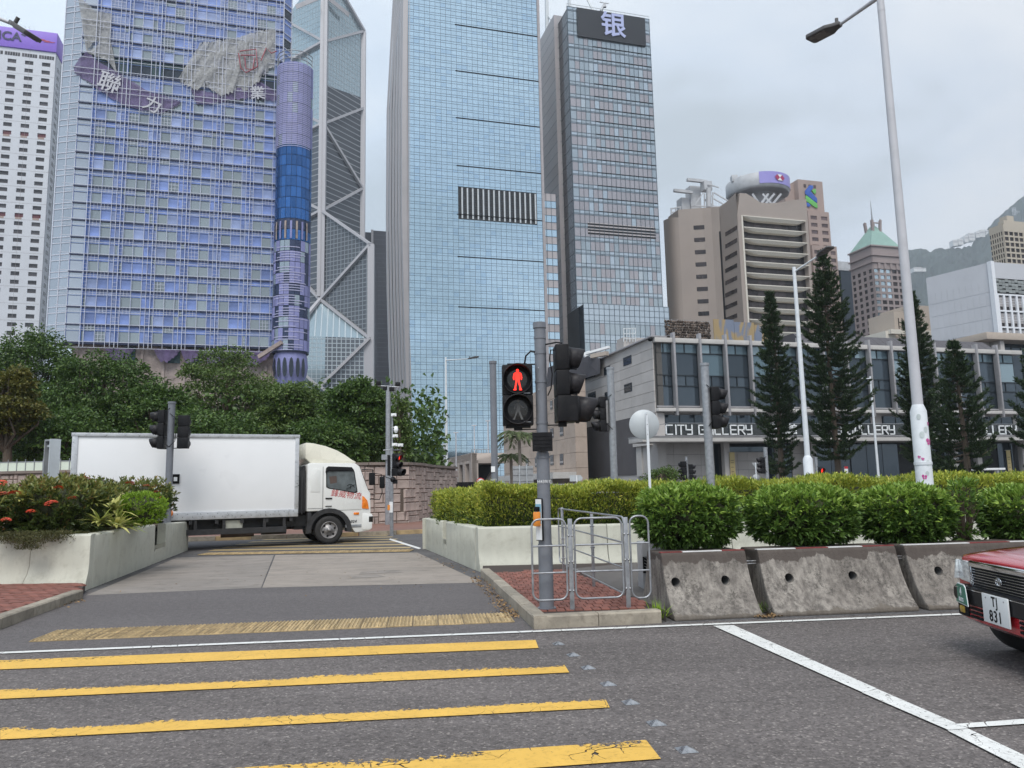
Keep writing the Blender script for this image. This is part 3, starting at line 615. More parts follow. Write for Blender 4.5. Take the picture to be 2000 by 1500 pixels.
def figure(parent, zc, m, walk, s=1.0, y=-.062, name='standing_figure'):
    mb = MB(); K = .001 * s
    def poly(pts): mb.prism([(x * K, zc + z * K) for x, z in pts], .006, o=(0, y, 0))
    poly([(cos(a) * 17, 106 + sin(a) * 20) for a in np.linspace(0, 2 * pi, 14, endpoint=False)])
    if not walk:
        poly([(-26, 86), (26, 86), (30, 20), (24, -20), (-24, -20), (-30, 20)])
        for sx in (-1, 1):
            poly([(sx * x, z) for x, z in ((28, 86), (48, 68), (56, 20), (50, -6), (38, -6), (40, 20), (31, 56))])
            poly([(sx * x, z) for x, z in ((2, -21), (24, -21), (34, -78), (42, -112), (52, -122), (50, -130), (18, -130), (20, -90))])
    else:
        poly([(-22, 84), (20, 84), (26, 10), (20, -14), (-24, -14), (-20, 30)])
        poly([(-22, 84), (-46, 46), (-54, 4), (-42, 4), (-30, 44), (-18, 60)]); poly([(20, 84), (46, 44), (76, 22), (70, 12), (36, 30), (16, 60)])
        poly([(-24, -15), (0, -15), (-34, -90), (-44, -124), (-72, -124), (-50, -90)]); poly([(-4, -15), (22, -15), (40, -70), (62, -124), (36, -124), (14, -70)])
    return mb.build(name, m, parent, fix=True)
figure(P_, sh * 1.5 - .0, REDL, False, 1.02); figure(P_, sh * .5, DIMM, True, .98, name='walking_figure')
mb = MB(); mb.tube([(-.29, 0, zb + 2 * sh + .012), (0, 0, zb + 2 * sh + .012)], .009, 8); mb.tube([(-.29, 0, zb - .05), (0, 0, zb - .05)], .007, 8); mb.build('bracket', BLK, T)
mb = MB(); a = hz(MP, 688) - KH; mb.tube([(-.05, -.02, a), (-.12, -.03, a + .01), (-.18, -.03, a - .05), (-.2, -.02, a - .16), (-.2, -.02, a - .2)], .011, 8); mb.build('cable', BLK, T)
# vehicle head, facing right along the road
zb = hz(MP, 826) - KH; zt = hz(MP, 676) - KH
hd = holder(T, zb, 4, (.30, 0.0), 0); tri_head(hd, 3, .32, (zt - zb) / 3, big_last=True, hoodlen=.22)
hd.location = (.335, 0.02, zb)
mb = MB(); a = hz(MP, 674) - KH; mb.tube([(0, -.02, a - .01), (.2, 0, a + .03), (.28, 0, a + .02)], .01, 8); mb.tube([(0, 0, zb - .03), (.27, 0, zb - .03)], .008, 8); mb.box(.2, .3, -.05, .05, zb - .05, zb); mb.build('bracket', BLK, T)
mb = MB(); b_ = hz(MP, 685) - KH; mb.tube([(.17, -.02, b_), (.13, -.04, b_), (.11, -.05, b_ - .12), (.14, -.05, b_ - .3), (.12, -.04, b_ - .48), (.08, 0, b_ - .56)], .008, 8); mb.build('cable', BLK, T)
# louvred sounder box
z0, z1 = hz(MP, 882) - KH, hz(MP, 846) - KH; mb = MB(); mb.box(-.125, .115, -.14, -.07, z0, z1)
for k in range(4): z = z0 + (z1 - z0) * (.2 + .2 * k); mb.box(-.11, .1, -.146, -.14, z - .004, z + .004)
mb.build('louvred_box', BLK, T)
text('number', 'H439/1', .052, WHITE, T, (0.0, -.083, hz(MP, 941) - KH), ext_=.001)
z0, z1 = hz(MP, 1055) - KH, hz(MP, 973) - KH
bx = bpy.data.objects.new('push_button', None); C.objects.link(bx); bx.parent = T; bx.location = (-.055, -.075, z0); bx.rotation_euler = (0, 0, R(-50))
mb = MB(); mb.box(-.06, .06, -.02, 0, 0, z1 - z0); mb.build('border', BKS, bx, bevel=.008); mb = MB(); mb.box(-.05, .05, -.024, -.02, .01, z1 - z0 - .01); mb.build('board', WHITE, bx)
mb = MB(); mb.box(-.048, .048, -.027, -.024, .2, .43); mb.build('blue_print', BLU, bx); mb = MB(); mb.box(-.04, .04, -.08, -.02, .17, .34); mb.build('button_box', ORG, bx, bevel=.015)
mb = MB(); mb.box(-.03, .03, -.075, -.024, .345, .40); mb.build('button_cover', BKS, bx, bevel=.01)

def simple_signal(name_label, base, toppy, r, heads, z0=0.0, pm=None, group='signal posts along the roads'):
    """heads: (px centre of head edge offset in m, heading deg, bottom py, top py, n, lit)"""
    T = thing('traffic_signal', name_label, 'traffic signal', (base.x, base.y, z0), group=group); h = hz(base, toppy) - z0; pole(T, h, r, pm)
    for (off, yo, ang, pb, pt, n, lit) in heads:
        zb, zt = hz(base, pb) - z0, hz(base, pt) - z0; hd = holder(T, zb, ang, (off, yo), 0); tri_head(hd, n, (zt - zb) / n * .95, (zt - zb) / n, lit=lit, hoodlen=(zt - zb) / n * .72)
        mb = MB(); mb.tube([(0, 0, zb + .02), (off, yo, zb + .02)], .012, 6); mb.tube([(0, 0, zt - .02), (off, yo, zt - .02)], .012, 6); mb.build('bracket', BLK, T)
        mb = MB(); s = 1 if off > 0 else -1; mb.tube([(0, -r, zt + .05), (off * .6, -r - .05, zt - .1), (off * .5, -r - .04, zb + .2), (0, -r, zb + .05)], .009, 6); mb.build('cable', BLK, T)
    return T
# grey post without heads, in the planter
p = W(968, 1020, 15.6); T2 = thing('signal_post', 'bare grey post standing in the hedge, left of the lit pedestrian signal', 'post', (p.x, p.y, .7)); pole(T2, hz(p, 706) - .7, .068)
mb = MB(); mb.box(-.07, .01, -.078, -.068, hz(p, 922) - .7, hz(p, 911) - .7); mb.build('notice', WHITE, T2); mb = MB(); mb.tube([(0, 0, hz(p, 895) - .7), (.09, 0, hz(p, 895) - .7)], .02, 8); mb.build('clip', GALV, T2)
text('number', 'H39/1', .05, WHITE, T2, (-.02, -.071, hz(p, 937) - .7), ext_=.001)
p = W(1200, 940, 20); simple_signal('grey signal post behind the hedge with black head turned left, left of the round sign', p, 718, .095, [(-.33, 0, 186, 843, 775, 3, None)], pm=GALV)
p = W(1388, 940, 15.8); simple_signal('tall grey post in front of the gallery lettering, black head with hoods turned right', p, 710, .085, [(.24, 0, 2, 838, 757, 3, None)], z0=.7, pm=GALV)
p = W(1343, 945, 40); simple_signal('distant short post with two small black heads back to back, by the gallery wall', p, 892, .06, [(-.22, 0, 120, 938, 901, 3, None), (.28, 0, 5, 937, 907, 3, None)], pm=GALV)
p = W(1499, 945, 33); simple_signal('distant grey post with one black head turned left, beside the first pine', p, 874, .085, [(-.24, 0, 178, 925, 893, 3, None)], pm=GALV)
p = W(1597, 945, 42); simple_signal('distant signal post showing a red lamp, right of the slender white lamp post', p, 893, .08, [(.22, 0, -70, 938, 912, 2, 0)], pm=GALV)
p = W(327, 1012, 20.5); simple_signal('grey signal post with two black heads in front of the lorry box', p, 785, .09, [(-.30, 0, 184, 877, 801, 3, None), (.35, 0.05, 95, 877, 812, 3, None)], z0=.7)
T = thing('traffic_signal', 'far signal post with cameras on top, in front of the stone wall', 'traffic signal', tuple(G(765, 1046)), group='signal posts along the roads'); p = G(765, 1046)
pole(T, hz(p, 876), .062, GALV)
zb, zt = hz(p, 930), hz(p, 886); hd = holder(T, zb, -30, (.22, -.02), 0); tri_head(hd, 3, .26, (zt - zb) / 3, lit=0, hoodlen=.18, big_last=True)
mb = MB(); mb.box(-.14, -.07, -.08, .1, zb + .02, zt - .05); mb.build('second_head', BLK, T)
mb = MB(); mb.box(.04, .2, -.06, .04, hz(p, 945), hz(p, 937)); mb.build('louvred_box', BLK, T)
mb = MB(); mb.box(-.07, .05, -.08, -.06, hz(p, 1001), hz(p, 980)); mb.build('board', WHITE, T); mb = MB(); mb.box(-.13, -.05, -.1, -.04, hz(p, 996), hz(p, 986)); mb.build('button_box', ORG, T)
mb = MB(); z = hz(p, 879); mb.tube([(-.3, 0, z), (.3, 0, z)], .02, 8); mb.build('crossbar', GALV, T)
z2 = hz(p, 808)
mb = MB(); mb.tube([(.02, 0, hz(p, 878)), (.02, 0, z2)], .03, 8); mb.build('mast', GALV, T)
for (px_, py_, kind) in ((774, 838, 'd'), (770, 812, 'b'), (773, 853, 'b'), (772, 870, 'b'), (783, 871, 'b')):
    z = hz(p, py_); x = (px_ - 765) / 1500 * p.y; mb = MB(); mb.tube([(.02, 0, z + .06), (x, -.05, z + .06)], .015, 6)
    if kind == 'd': mb.lathe([(0, .1), (.06, .08), (.07, 0), (.085, -.02), (.07, -.1), (.03, -.14), (0, -.15)], 14, o=(x, -.08, z))
    else: mb.box(x - .09, x + .09, -.16, -.03, z - .03, z + .07); mb.tube([(x, -.16, z + .02), (x, -.21, z + .02)], .035, 8)
    mb.build('camera', WHITE, T)
# flood light mast behind the wall
p = W(758, 960, 33); T = thing('light_mast', 'thin grey mast with four black floodlights on a crossbar behind the stone wall', 'light mast', (p.x, p.y, 0)); h = hz(p, 753)
mb = MB(); mb.tube([(0, 0, 0), (0, 0, h)], [.13, .1], 12); mb.build('pole', GALV, T); mb = MB(); mb.tube([(-.45, 0, h), (.5, -.1, h - .1)], .03, 8); mb.build('crossbar', GALV, T)
for x, z, t in ((-.42, .1, -1), (-.12, -.13, 1), (.16, -.18, 1), (.42, .04, -1)):
    mb = MB(); mb.box(x - .1, x + .1, -.1, .1, h + z - .07, h + z + .09); mb.tube([(x, 0, h), (x, 0, h + z)], .02, 6); mb.build('floodlight', BLK, T, bevel=.02)
mb = MB(); mb.box(-.25, .0, -.2, -.05, hz(p, 898), hz(p, 888)); mb.build('junction_box', GALV, T)

# ------------------------------------------------------------------ lamp posts
def lamp_head(T, a, b, w_=.34, m=None):
    a, b = Vector(a), Vector(b); d = (b - a).normalized(); L_ = (b - a).length; s = d.cross(Vector((0, 0, 1))).normalized(); u = s.cross(d)
    e_ = MB(Matrix((( d.x, s.x, u.x, a.x), (d.y, s.y, u.y, a.y), (d.z, s.z, u.z, a.z), (0, 0, 0, 1))))
    pl = [(0, -.08), (L_ * .18, -w_ * .3), (L_ * .35, -w_ / 2), (L_ * .95, -w_ / 2), (L_, -w_ * .35), (L_, w_ * .35), (L_ * .95, w_ / 2), (L_ * .35, w_ / 2), (L_ * .18, w_ * .3), (0, .08)]
    e_.prism(pl, .09, plane='xy', o=(0, 0, -.03)); hd = e_.build('lamp_head', m or LMPH, T, bevel=.02)
    e2 = MB(e_.M); e2.box(L_ * .4, L_ * .92, -w_ * .38, w_ * .38, -.045, -.028); e2.build('lens', LMPL, hd)
    e3 = MB(e_.M); e3.tube([(L_ * .12, 0, .05), (L_ * .12, 0, .19)], .04, 10); e3.build('photocell', BLU if False else LMPH, hd)
def lamp(label, base, z0, toppy, armend, headend, r0=.165, r1=.095, rt=.07, collar=None, m=None, m2=None, hw=.34, grp='tall lamp posts'):
    T = thing('lamp_post', label, 'lamp post', (base.x, base.y, z0), group=grp); o = Vector((base.x, base.y, z0)); h = hz(base, toppy) - z0
    if collar:
        c = hz(base, collar) - z0; mb = MB(); mb.tube([(0, 0, 0), (0, 0, c * .97), (0, 0, c * 1.03)], [r0 * 1.04, r0, r1 * 1.02], 24); mb.build('base_section', m2 or m or LMP, T)
        mb = MB(); mb.tube([(0, 0, c), (0, 0, h)], [r1, rt], 20); mb.build('pole', m or LMP, T)
    else: mb = MB(); mb.tube([(0, 0, 0), (0, 0, h)], [r1, rt], 16); mb.build('pole', m or LMP, T)
    mb = MB(); mb.tube([(0, 0, h * .94), tuple(Vector(armend) - o)], .04, 10) if False else None
    at = Vector((0, 0, h - .25)); mb = MB(); mb.tube([at, Vector(armend) - o], [.052, .036], 12); mb.build('arm', m or LMP, T)
    mb = MB(); mb.tube([(0, 0, h - .62), (0, 0, h - .56)], rt * 1.08, 16); mb.build('collar', m or LMP, T)
    lamp_head(T, Vector(armend) - o, Vector(headend) - o, hw); return T
p = W(1806, 940, 15.6)
T = lamp('big white lamp post on the right with painted pink butterflies on its base', p, .7, -28, W(1642, 47, 16.9), W(1581, 79, 17.6), collar=797, r0=.155, r1=.105, rt=.072, m2=LMP2, hw=.42)
PNK = mat('pink_print', (0.52, 0.07, 0.28), 0.5, var=0.3, scale=30); GRF = mat('pale_grey_print', (0.50, 0.55, 0.55), 0.5)
# butterflies and pale leaves are printed film wrapped on the drum
def decal(T, ang, zc, poly, m, r, name):
    mb = MB(); n = len(poly); c = Vector((sum(a for a, b in poly) / n, sum(b for a, b in poly) / n)); vs = [(c.x, c.y)] + poly
    P3 = lambda a, b: (sin(ang + a / r) * r, -cos(ang + a / r) * r, zc + b)
    mb.add([P3(*v) for v in vs], [(0, i + 1, (i + 1) % n + 1) for i in range(n)]); return mb.build(name, m, T, fix=False)
for (px_, py_, s) in ((1793, 932, .05), (1810, 864, .07), (1788, 893, .03), (1793, 897, .03), (1809, 829, .04)):
    an = {1793: -.45, 1810: .55, 1788: -.85, 1809: .8}[px_]; zc = hz(p, py_) - .7
    for (ox, oz, k) in ((-.5, .45, 1), (.5, .3, .9), (-.35, -.45, .7), (.4, -.5, .6)):
        decal(T, an, zc, [(s * (ox + k * .5 * cos(a)), s * (oz + k * .62 * sin(a))) for a in np.linspace(0, 2 * pi, 9, endpoint=False)], PNK, .163, 'butterfly_print')
for (an, py_, s) in ((-.5, 815, .06), (.2, 840, .06), (-.3, 850, .07), (.1, 905, .06), (-.1, 925, .05)):
    decal(T, an, hz(p, py_) - .7, [(s * .7 * cos(a), s * sin(a)) for a in np.linspace(0, 2 * pi, 11, endpoint=False)], GRF, .1625, 'leaf_print')
mb = MB(); z = hz(p, 905) - .7; mb.tube([(0, 0, z - .03), (0, 0, z + .03)], .17, 24); mb.build('strap', LMP2, T)
p = W(1581, 945, 40); lamp('slender white lamp post between the first two pines, head pointing right', p, 0, 522, W(1596, 501, 39), W(1624, 482, 38), collar=893, r0=.24, r1=.14, rt=.09, m=LMP2, hw=.5)
p = W(1717, 945, 80); lamp('small white lamp post with short left arm in front of the gallery', p, 0, 735, W(1678, 739, 80), W(1664, 740, 80), collar=930, r0=.2, r1=.13, rt=.09, m=LMP2, hw=.4)
p = W(873, 962, 64); lamp('white lamp post with right arm against the blue glass tower', p, 0, 698, W(915, 701, 62), W(933, 697, 61), collar=928, r0=.2, r1=.12, rt=.08, m=LMP2, hw=.35)
p = Vector((-16.5, 13.5, 0)); lamp('lamp post outside the frame, its dark head showing at the top left corner', p, .13, -260, W(22, 46, 15.0), W(66, 74, 14.8), r1=.1, m=LMP, hw=.4)

# ------------------------------------------------------------------ signs
p = W(1268, 930, 15.5); T = thing('round_sign', 'round pale sign seen from behind on a white post, left of the gallery lettering', 'road sign', (p.x, p.y, .7))
zc = hz(p, 829) - .7; mb = MB(); mb.lathe([(0, .012), (.30, .012), (.305, 0), (.30, -.006), (0, -.006)], 40, axis='y', o=(-.05, 0.03, zc)); mb.build('disc', PALEB, T)
mb = MB(); mb.bar((0, -.02, 0), (0, -.02, zc + .25), .05, .03); mb.build('post', LMP2, T)
for dz in (.2, .0, -.2): mb = MB(); mb.tube([(0, -.04, zc + dz), (0, -.034, zc + dz)], .01, 8); mb.build('bolt', STEEL, T)
p = W(939, 965, 30); T = thing('no_turn_sign', 'round white sign with red ring and crossed black turn arrow, behind the hedge', 'road sign', (p.x, p.y, 0)); zc = hz(p, 942); r = .17
mb = MB(); mb.lathe([(r, -.01), (r, .01), (0, .01)], 28, axis='y', o=(0, 0, zc)); mb.lathe([(r * .8, -.012), (r, -.012), (r, -.01)], 28, axis='y', o=(0, 0, zc)); mb.build('ring', RDS, T)
mb = MB(); mb.lathe([(0, -.011), (r * .82, -.011)], 28, axis='y', o=(0, 0, zc)); mb.build('face', WHITE, T, fix=False)
mb = MB(); mb.bar((-.03, -.016, zc - .1), (-.03, -.016, zc + .03), .03, .004); mb.bar((-.04, -.016, zc + .03), (.05, -.016, zc + .03), .03, .004); mb.prism([(.04, zc - .01), (.10, zc + .03), (.04, zc + .07)], .004, o=(0, -.018, 0)); mb.build('arrow', BKS, T)
mb = MB(); mb.bar((-.11, -.021, zc + .11), (.11, -.021, zc - .11), .02, .004); mb.build('slash', RDS, T)
mb = MB(); mb.tube([(0, .02, 0), (0, .02, zc)], .03, 8); mb.build('post', LMP2, T)
p = W(1478, 950, 33); T = thing('round_sign', 'small round grey sign back with a triangle above, beside the distant signal', 'road sign', (p.x, p.y, 0)); zc = hz(p, 934)
mb = MB(); mb.lathe([(0, .01), (.17, .01), (.17, -.01), (0, -.01)], 24, axis='y', o=(0, 0, zc)); mb.build('disc', GREYB, T); z3 = hz(p, 908); mb = MB(); mb.prism([(-.16, z3 + .1), (.16, z3 + .1), (0, z3 - .16)], .015); mb.build('triangle', GREYB, T)
mb = MB(); mb.tube([(0, -.02, 0), (0, -.02, z3 + .1)], .025, 8); mb.build('post', LMP2, T)
p = W(1022, 955, 40); T = thing('direction_sign', 'large grey back of a direction sign on two posts, below the palm', 'road sign', (p.x, p.y, 0))
for k in range(3):
    x0 = -.53 + k * .36; mb = MB(); mb.box(x0 + .01, x0 + .35, 0, .03, hz(p, 944), hz(p, 910)); mb.build('panel', GREYB, T)
for j in range(3): z = hz(p, 915 + j * 12); mb = MB(); mb.box(-.52, .54, -.03, 0, z - .02, z + .02); mb.build('rail', GREYB, T)
for x in (-.17, .2): mb = MB(); mb.tube([(x, -.05, 0), (x, -.05, hz(p, 908))], .03, 8); mb.build('post', PALEB, T)
p = W(1127, 955, 50); T = thing('arrow_sign', 'white arrow shaped sign pointing right, at the foot of the gallery wall', 'road sign', (p.x, p.y, 0)); a, b_ = hz(p, 940), hz(p, 928)
mb = MB(); mb.prism([(-.45, a), (.25, a), (.4, (a + b_) / 2), (.25, b_), (-.45, b_)], .03); mb.build('panel', PALEB, T); mb = MB(); mb.tube([(0, -.03, 0), (0, -.03, b_)], .05, 8); mb.build('post', WHITE, T)
p = W(98, 990, 21); T = thing('box_sign', 'grey and pale blue box sign seen from behind, left of the lorry', 'road sign', (p.x, p.y, 0), -32); z0, z1 = hz(p, 938), hz(p, 858)
mb = MB(); mb.box(-.26, .2, 0, .04, z0, z1); mb.build('back_panel', GREYB, T); mb = MB(); mb.box(.2, .24, -.22, .06, z0 - .1, z1 - .01); mb.build('side_panel', PALEB, T)
mb = MB(); mb.box(-.26, -.22, -.12, 0, z0, z1); mb.box(-.22, .2, -.12, 0, z1 - .05, z1); mb.build('rim', GREYB, T); mb = MB(); mb.tube([(-.02, -.04, 0), (-.02, -.04, z1 - .15)], .03, 8); mb.build('post', GALV, T)
for z in (z1 - .18, z0 + .12): mb = MB(); mb.box(-.2, .18, -.07, -.02, z - .03, z + .03); mb.build('clamp', PALEB, T)

# ------------------------------------------------------------------ railings on the island
GR = thing('guard_rail', 'galvanised steel pedestrian railings on the brick island around the signal post', 'guard rail', (0, 0, 0))
def rounded(a, b, z0, z1, rc=.09, k=5):
    a, b = Vector(a), Vector(b); d = (b - a); L_ = d.length; u = d / L_; pts = []
    for (cx, cz, s) in ((L_ - rc, z0 + rc, -90), (L_ - rc, z1 - rc, 0), (rc, z1 - rc, 90), (rc, z0 + rc, 180)):
        for j in range(k + 1): t = R(s + 90 * j / k); pts.append(Vector((a.x + u.x * (cx + rc * cos(t)), a.y + u.y * (cx + rc * cos(t)), cz + rc * sin(t))))
    return pts + [pts[0]]
def panel(A, B, z0, z1, mids=2):
    mb = MB(); mb.tube(rounded(A, B, z0, z1), .0125, 8, caps=False)
    for k in range(mids): z = z0 + (z1 - z0) * (k + 1) / (mids + 1); mb.tube([(A[0], A[1], z), (B[0], B[1], z)], .011, 8)
    mb.build('rail_panel', GALV, GR)
def rpost(P, z1, r=.03):
    mb = MB(); d = r * .9; mb.box(P[0] - d, P[0] + d, P[1] - d * .6, P[1] + d * .6, KH - .01, z1); mb.build('post', GALV, GR, bevel=.008)
    for z in (.35, .68, .98):
        for s in (-1, 1): mb = MB(); mb.lathe([(.014, 0), (.011, -.01), (0, -.014)], 8, axis='y', o=(P[0] + s * .022, P[1] - d * .6, z)); mb.build('bolt', STEEL, GR, fix=False)
Q1, Q2 = G(1118, 1191, KH), G(1228, 1186, KH); Q3, Q4 = G(1160, 1145, KH), G(1101, 1116, KH)
zt = hz(Q1, 1013); ux = (Q2 - Q1).normalized(); ud = (Q4 - Q2).normalized()
rpost(Q1, zt - .0); rpost(Q2, zt + .0); rpost(Q3, hz(Q3, 1000), .025); rpost(Q4, hz(Q4, 991), .025)
panel(Q1 - ux * .46, Q1 - ux * .05, KH + .12, zt); panel(Q1 + ux * .05, Q2 - ux * .05, KH + .12, zt); panel(Q2 + ux * .05, Q2 + ux * .28, KH + .10, zt + .01)
zr = hz(Q4, 991)
mb = MB(); a = Q2 + ud * .08; b_ = Q4 + ud * .5
mb.tube(rounded(a, Q4 + ud * .35, KH + .13, zt), .0125, 8, caps=False)
for k in (1, 2): z = KH + .13 + (zt - KH - .13) * k / 3; mb.tube([(a.x, a.y, z), (Q4.x + ud.x * .35, Q4.y + ud.y * .35, z)], .011, 8)
mb.build('rail_panel', GALV, GR)
# small grey cabinet with a cut-out leaf pattern beside the first barrier
p = G(1262, 1190, 0); T = thing('leaf_pattern_cabinet', 'narrow grey cabinet with cut leaf pattern between railings and first barrier', 'cabinet', (1.86, 10.95, .0), 4)
CAB = mat('cabinet_grey', (0.33, 0.33, 0.34), 0.5, var=0.06); mb = MB(); mb.box(-.1, .32, 0, .3, .0, .76); mb.build('body', CAB, T, bevel=.02); mb = MB(); mb.box(-.09, .09, -.012, -.002, .34, .56); mb.build('dark_inset', BKS, T)
mb = MB()
for k in range(5):
    z = .35 + k * .042; mb.bar((0, -.016, z), (-.07, -.016, z + .04), .009, .005); mb.bar((0, -.016, z), (.07, -.016, z + .04), .009, .005); mb.bar((.035, -.016, z + .02), (.03, -.016, z + .05), .006, .005); mb.bar((-.035, -.016, z + .02), (-.03, -.016, z + .05), .006, .005)
mb.bar((0, -.016, .34), (0, -.016, .56), .01, .006); mb.build('leaf_pattern', CAB, T)
# ------------------------------------------------------------------ box lorry
LW = mat('lorry_white_panel', (0.82, 0.825, 0.84), 0.35, var=0.02, scale=0.8, dirt=0.05, dirtcol=(0.5, 0.5, 0.48), coat=.2)
CW = mat('cab_white_paint', (0.76, 0.76, 0.74), 0.22, var=0.02, scale=1, dirt=0.1, dirtcol=(0.45, 0.43, 0.38), coat=.5)
CRM = mat('cream_deflector', (0.76, 0.73, 0.62), 0.3, var=0.03, coat=.4); ALU = mat('aluminium_trim', (0.55, 0.56, 0.58), 0.38, 0.6, var=0.1, scale=8)
CHAS = mat('chassis_black', (0.022, 0.022, 0.024), 0.6, var=0.3, scale=6, dirt=0.3, dirtcol=(0.08, 0.07, 0.06)); TYR = mat('tyre_rubber', (0.022, 0.021, 0.021), 0.8, var=0.2, scale=12, bmp=.2)
RIM = mat('wheel_rim', (0.26, 0.25, 0.25), 0.45, 0.5, var=0.3, scale=12, dirt=.4); RUST = mat('rusty_pipe', (0.09, 0.06, 0.045), 0.8, var=.3)
AMB = mat('amber_lens', (0.75, 0.20, 0.02), 0.2, var=.2, scale=14); REDT = mat('red_lettering', (0.45, 0.03, 0.03), 0.5); DKT = mat('dark_lettering', (0.05, 0.05, 0.06), 0.5)
SEAT = mat('seat_cloth', (0.10, 0.07, 0.06), .9)
def window_glass(name, col=(0.30, 0.33, 0.34), a=.55):
    m, N, L, b = _nodes(name); b.inputs['Base Color'].default_value = (*[c * .25 for c in col], 1); b.inputs['Roughness'].default_value = .03; b.inputs['Alpha'].default_value = a; b.inputs['Specular IOR Level'].default_value = .8; return m
CGL = window_glass('cab_glass', a=.38); DGL = window_glass('dark_glass', (0.06, 0.07, 0.08), .93)
def wheel(root, x, y, r, wd, name='wheel', out=-1, hub=True):
    e_ = bpy.data.objects.new(name, None); C.objects.link(e_); e_.parent = root; e_.location = (x, y, r)
    mb = MB(); q = [(r * .60, -wd * .46), (r * .80, -wd * .5), (r * .93, -wd * .47), (r, -wd * .36), (r, wd * .36), (r * .93, wd * .47), (r * .6, wd * .46)]; mb.lathe(q, 40, axis='y')
    mb.build('tyre', TYR, e_)
    mb = MB(); o = wd * .46; mb.lathe([(r * .61, -o - .002), (r * .575, -o - .012), (r * .54, -o + .01), (r * .5, -o + .05), (r * .36, -o + .03), (r * .30, -o - .0), (r * .17, -o - .015), (r * .15, -o - .05), (0, -o - .055)], 32, axis='y')
    mb.build('rim', RIM, e_)
    for k in range(6): a = k * pi / 3 + .3; mb = MB(); mb.lathe([(r * .075, -o + .0), (r * .06, -o + .001), (0, -o + .002)], 10, axis='y', o=(cos(a) * r * .43, .028 - .0, sin(a) * r * .43)); mb.build('rim_hole', BKS, e_, fix=False)
    return e_
LP = G(643, 1063); TR = thing('box_lorry', 'white box lorry crossing the far road, red lettering on its door', 'lorry', (LP.x, LP.y, 0), 25)
bx0, bx1, bw, bz0, bz1 = -6.8, -.93, 2.3, .90, 3.22
mb = MB(); mb.box(bx0, bx1, 0.02, bw, bz0, bz1); mb.build('cargo_box', LW, TR, bevel=.02)
mb = MB(); mb.box(bx0 - .04, bx1 + .03, -.015, .03, bz1 - .07, bz1 + .03); mb.box(bx0 - .04, bx1 + .03, bw - .02, bw + .02, bz1 - .07, bz1 + .03); mb.build('roof_rail', ALU, TR, bevel=.006)
mb = MB(); mb.box(bx0, bx1 + .01, -.012, .02, bz0 - .05, bz0 + .16); mb.build('bottom_rail', ALU, TR, bevel=.006)
for xa, xb in ((bx1 - .1, bx1 + .015), (bx0 - .02, bx0 + .12)): mb = MB(); mb.box(xa, xb, -.012, .03, bz0 + .16, bz1 - .07); mb.build('corner_post', ALU, TR, bevel=.01)
riv = MB()
for k in range(46): x = bx0 + .15 + k * .13; riv.lathe([(.011, -.012), (.008, -.018), (0, -.02)], 6, axis='y', o=(x, 0, bz0 + (.11 if k % 2 else .03)))
riv.build('rivets', CHAS, TR, fix=False, kind='stuff')
mb = MB(); mb.box(-4.36, -4.16, -.02, .02, 1.86, 2.12); mb.build('side_window', BKS, TR); mb = MB(); mb.box(-4.31, -4.22, -.026, -.02, 1.93, 2.04); mb.build('reflection_plate', WHITE, TR)
mb = MB(); mb.lathe([(.11, -.05), (.09, -.09), (0, -.1)], 14, axis='y', o=(-4.40, .0, 1.05)); mb.build('marker_lamp', AMB, TR)
mb = MB(); mb.box(-7.1, -.1, .35, .45, .55, .86); mb.box(-7.1, -.1, 1.85, 1.95, .55, .86); mb.box(-6.9, -.9, .1, 2.2, .80, .88); mb.build('chassis', CHAS, TR)
for k in range(9): mb = MB(); x = -6.6 + k * .68; mb.box(x, x + .09, .02, 2.2, .72, .86); mb.build('cross_member', CHAS, TR)
mb = MB(); mb.box(-4.3, -1.25, .0, .03, .42, .58); [mb.box(x, x + .08, .02, .06, .42, .86) for x in (-3.75, -3.0, -1.9, -1.35)]; mb.build('side_guard', CHAS, TR)
mb = MB(); mb.box(-2.95, -2.45, .1, .5, .55, .80); mb.build('battery_box', PLC, TR, bevel=.02); mb = MB(); mb.tube([(-3.0, .5, .40), (-2.1, .5, .40)], .10, 14); mb.build('silencer', RUST, TR)
mb = MB(); mb.tube([(-1.9, .4, .48), (-1.2, .4, .48)], .14, 14); mb.box(-2.3, -1.7, 1.0, 1.6, .35, .6); mb.tube([(-5.6, 1.1, .5), (-.2, 1.1, .5)], .06, 8); mb.box(-.95, -.7, .4, 1.8, .45, .85); mb.build('running_gear', CHAS, TR)
mb = MB(); mb.tube([(-5.4, .3, .45), (-5.4, 2, .45)], .09, 10); mb.lathe([(0, -.25), (.17, -.2), (.22, 0), (.17, .2), (0, .25)], 14, axis='y', o=(-5.4, 1.1, .45)); mb.build('rear_axle', CHAS, TR)
for x, y in ((0, .16), (0, 2.1), (-5.4, .22), (-5.4, 2.08)): wheel(TR, x, y, .415, .27)
# cab
def extr(pts, y0, y1, m, name, bev=.03, par=None):
    mb = MB(); mb.prism(pts, y1 - y0, o=(0, y0, 0)); return mb.build(name, m, par or TR, bevel=bev)
cabp = [(-.66, .98), (-.66, 2.36), (-.58, 2.42), (.78, 2.40), (.92, 2.30), (1.05, 1.95), (1.20, 1.55), (1.26, 1.50), (1.27, .95), (1.24, .35), (.80, .30), (.66, .48), (.50, .80), (.28, .98), (0, 1.02), (-.30, .98)]
extr(cabp, .06, 2.24, CW, 'cab', .05)
mb = MB(); mb.box(-.62, .62, .30, 2.0, .45, 1.0); mb.build('wheel_well', CHAS, TR)
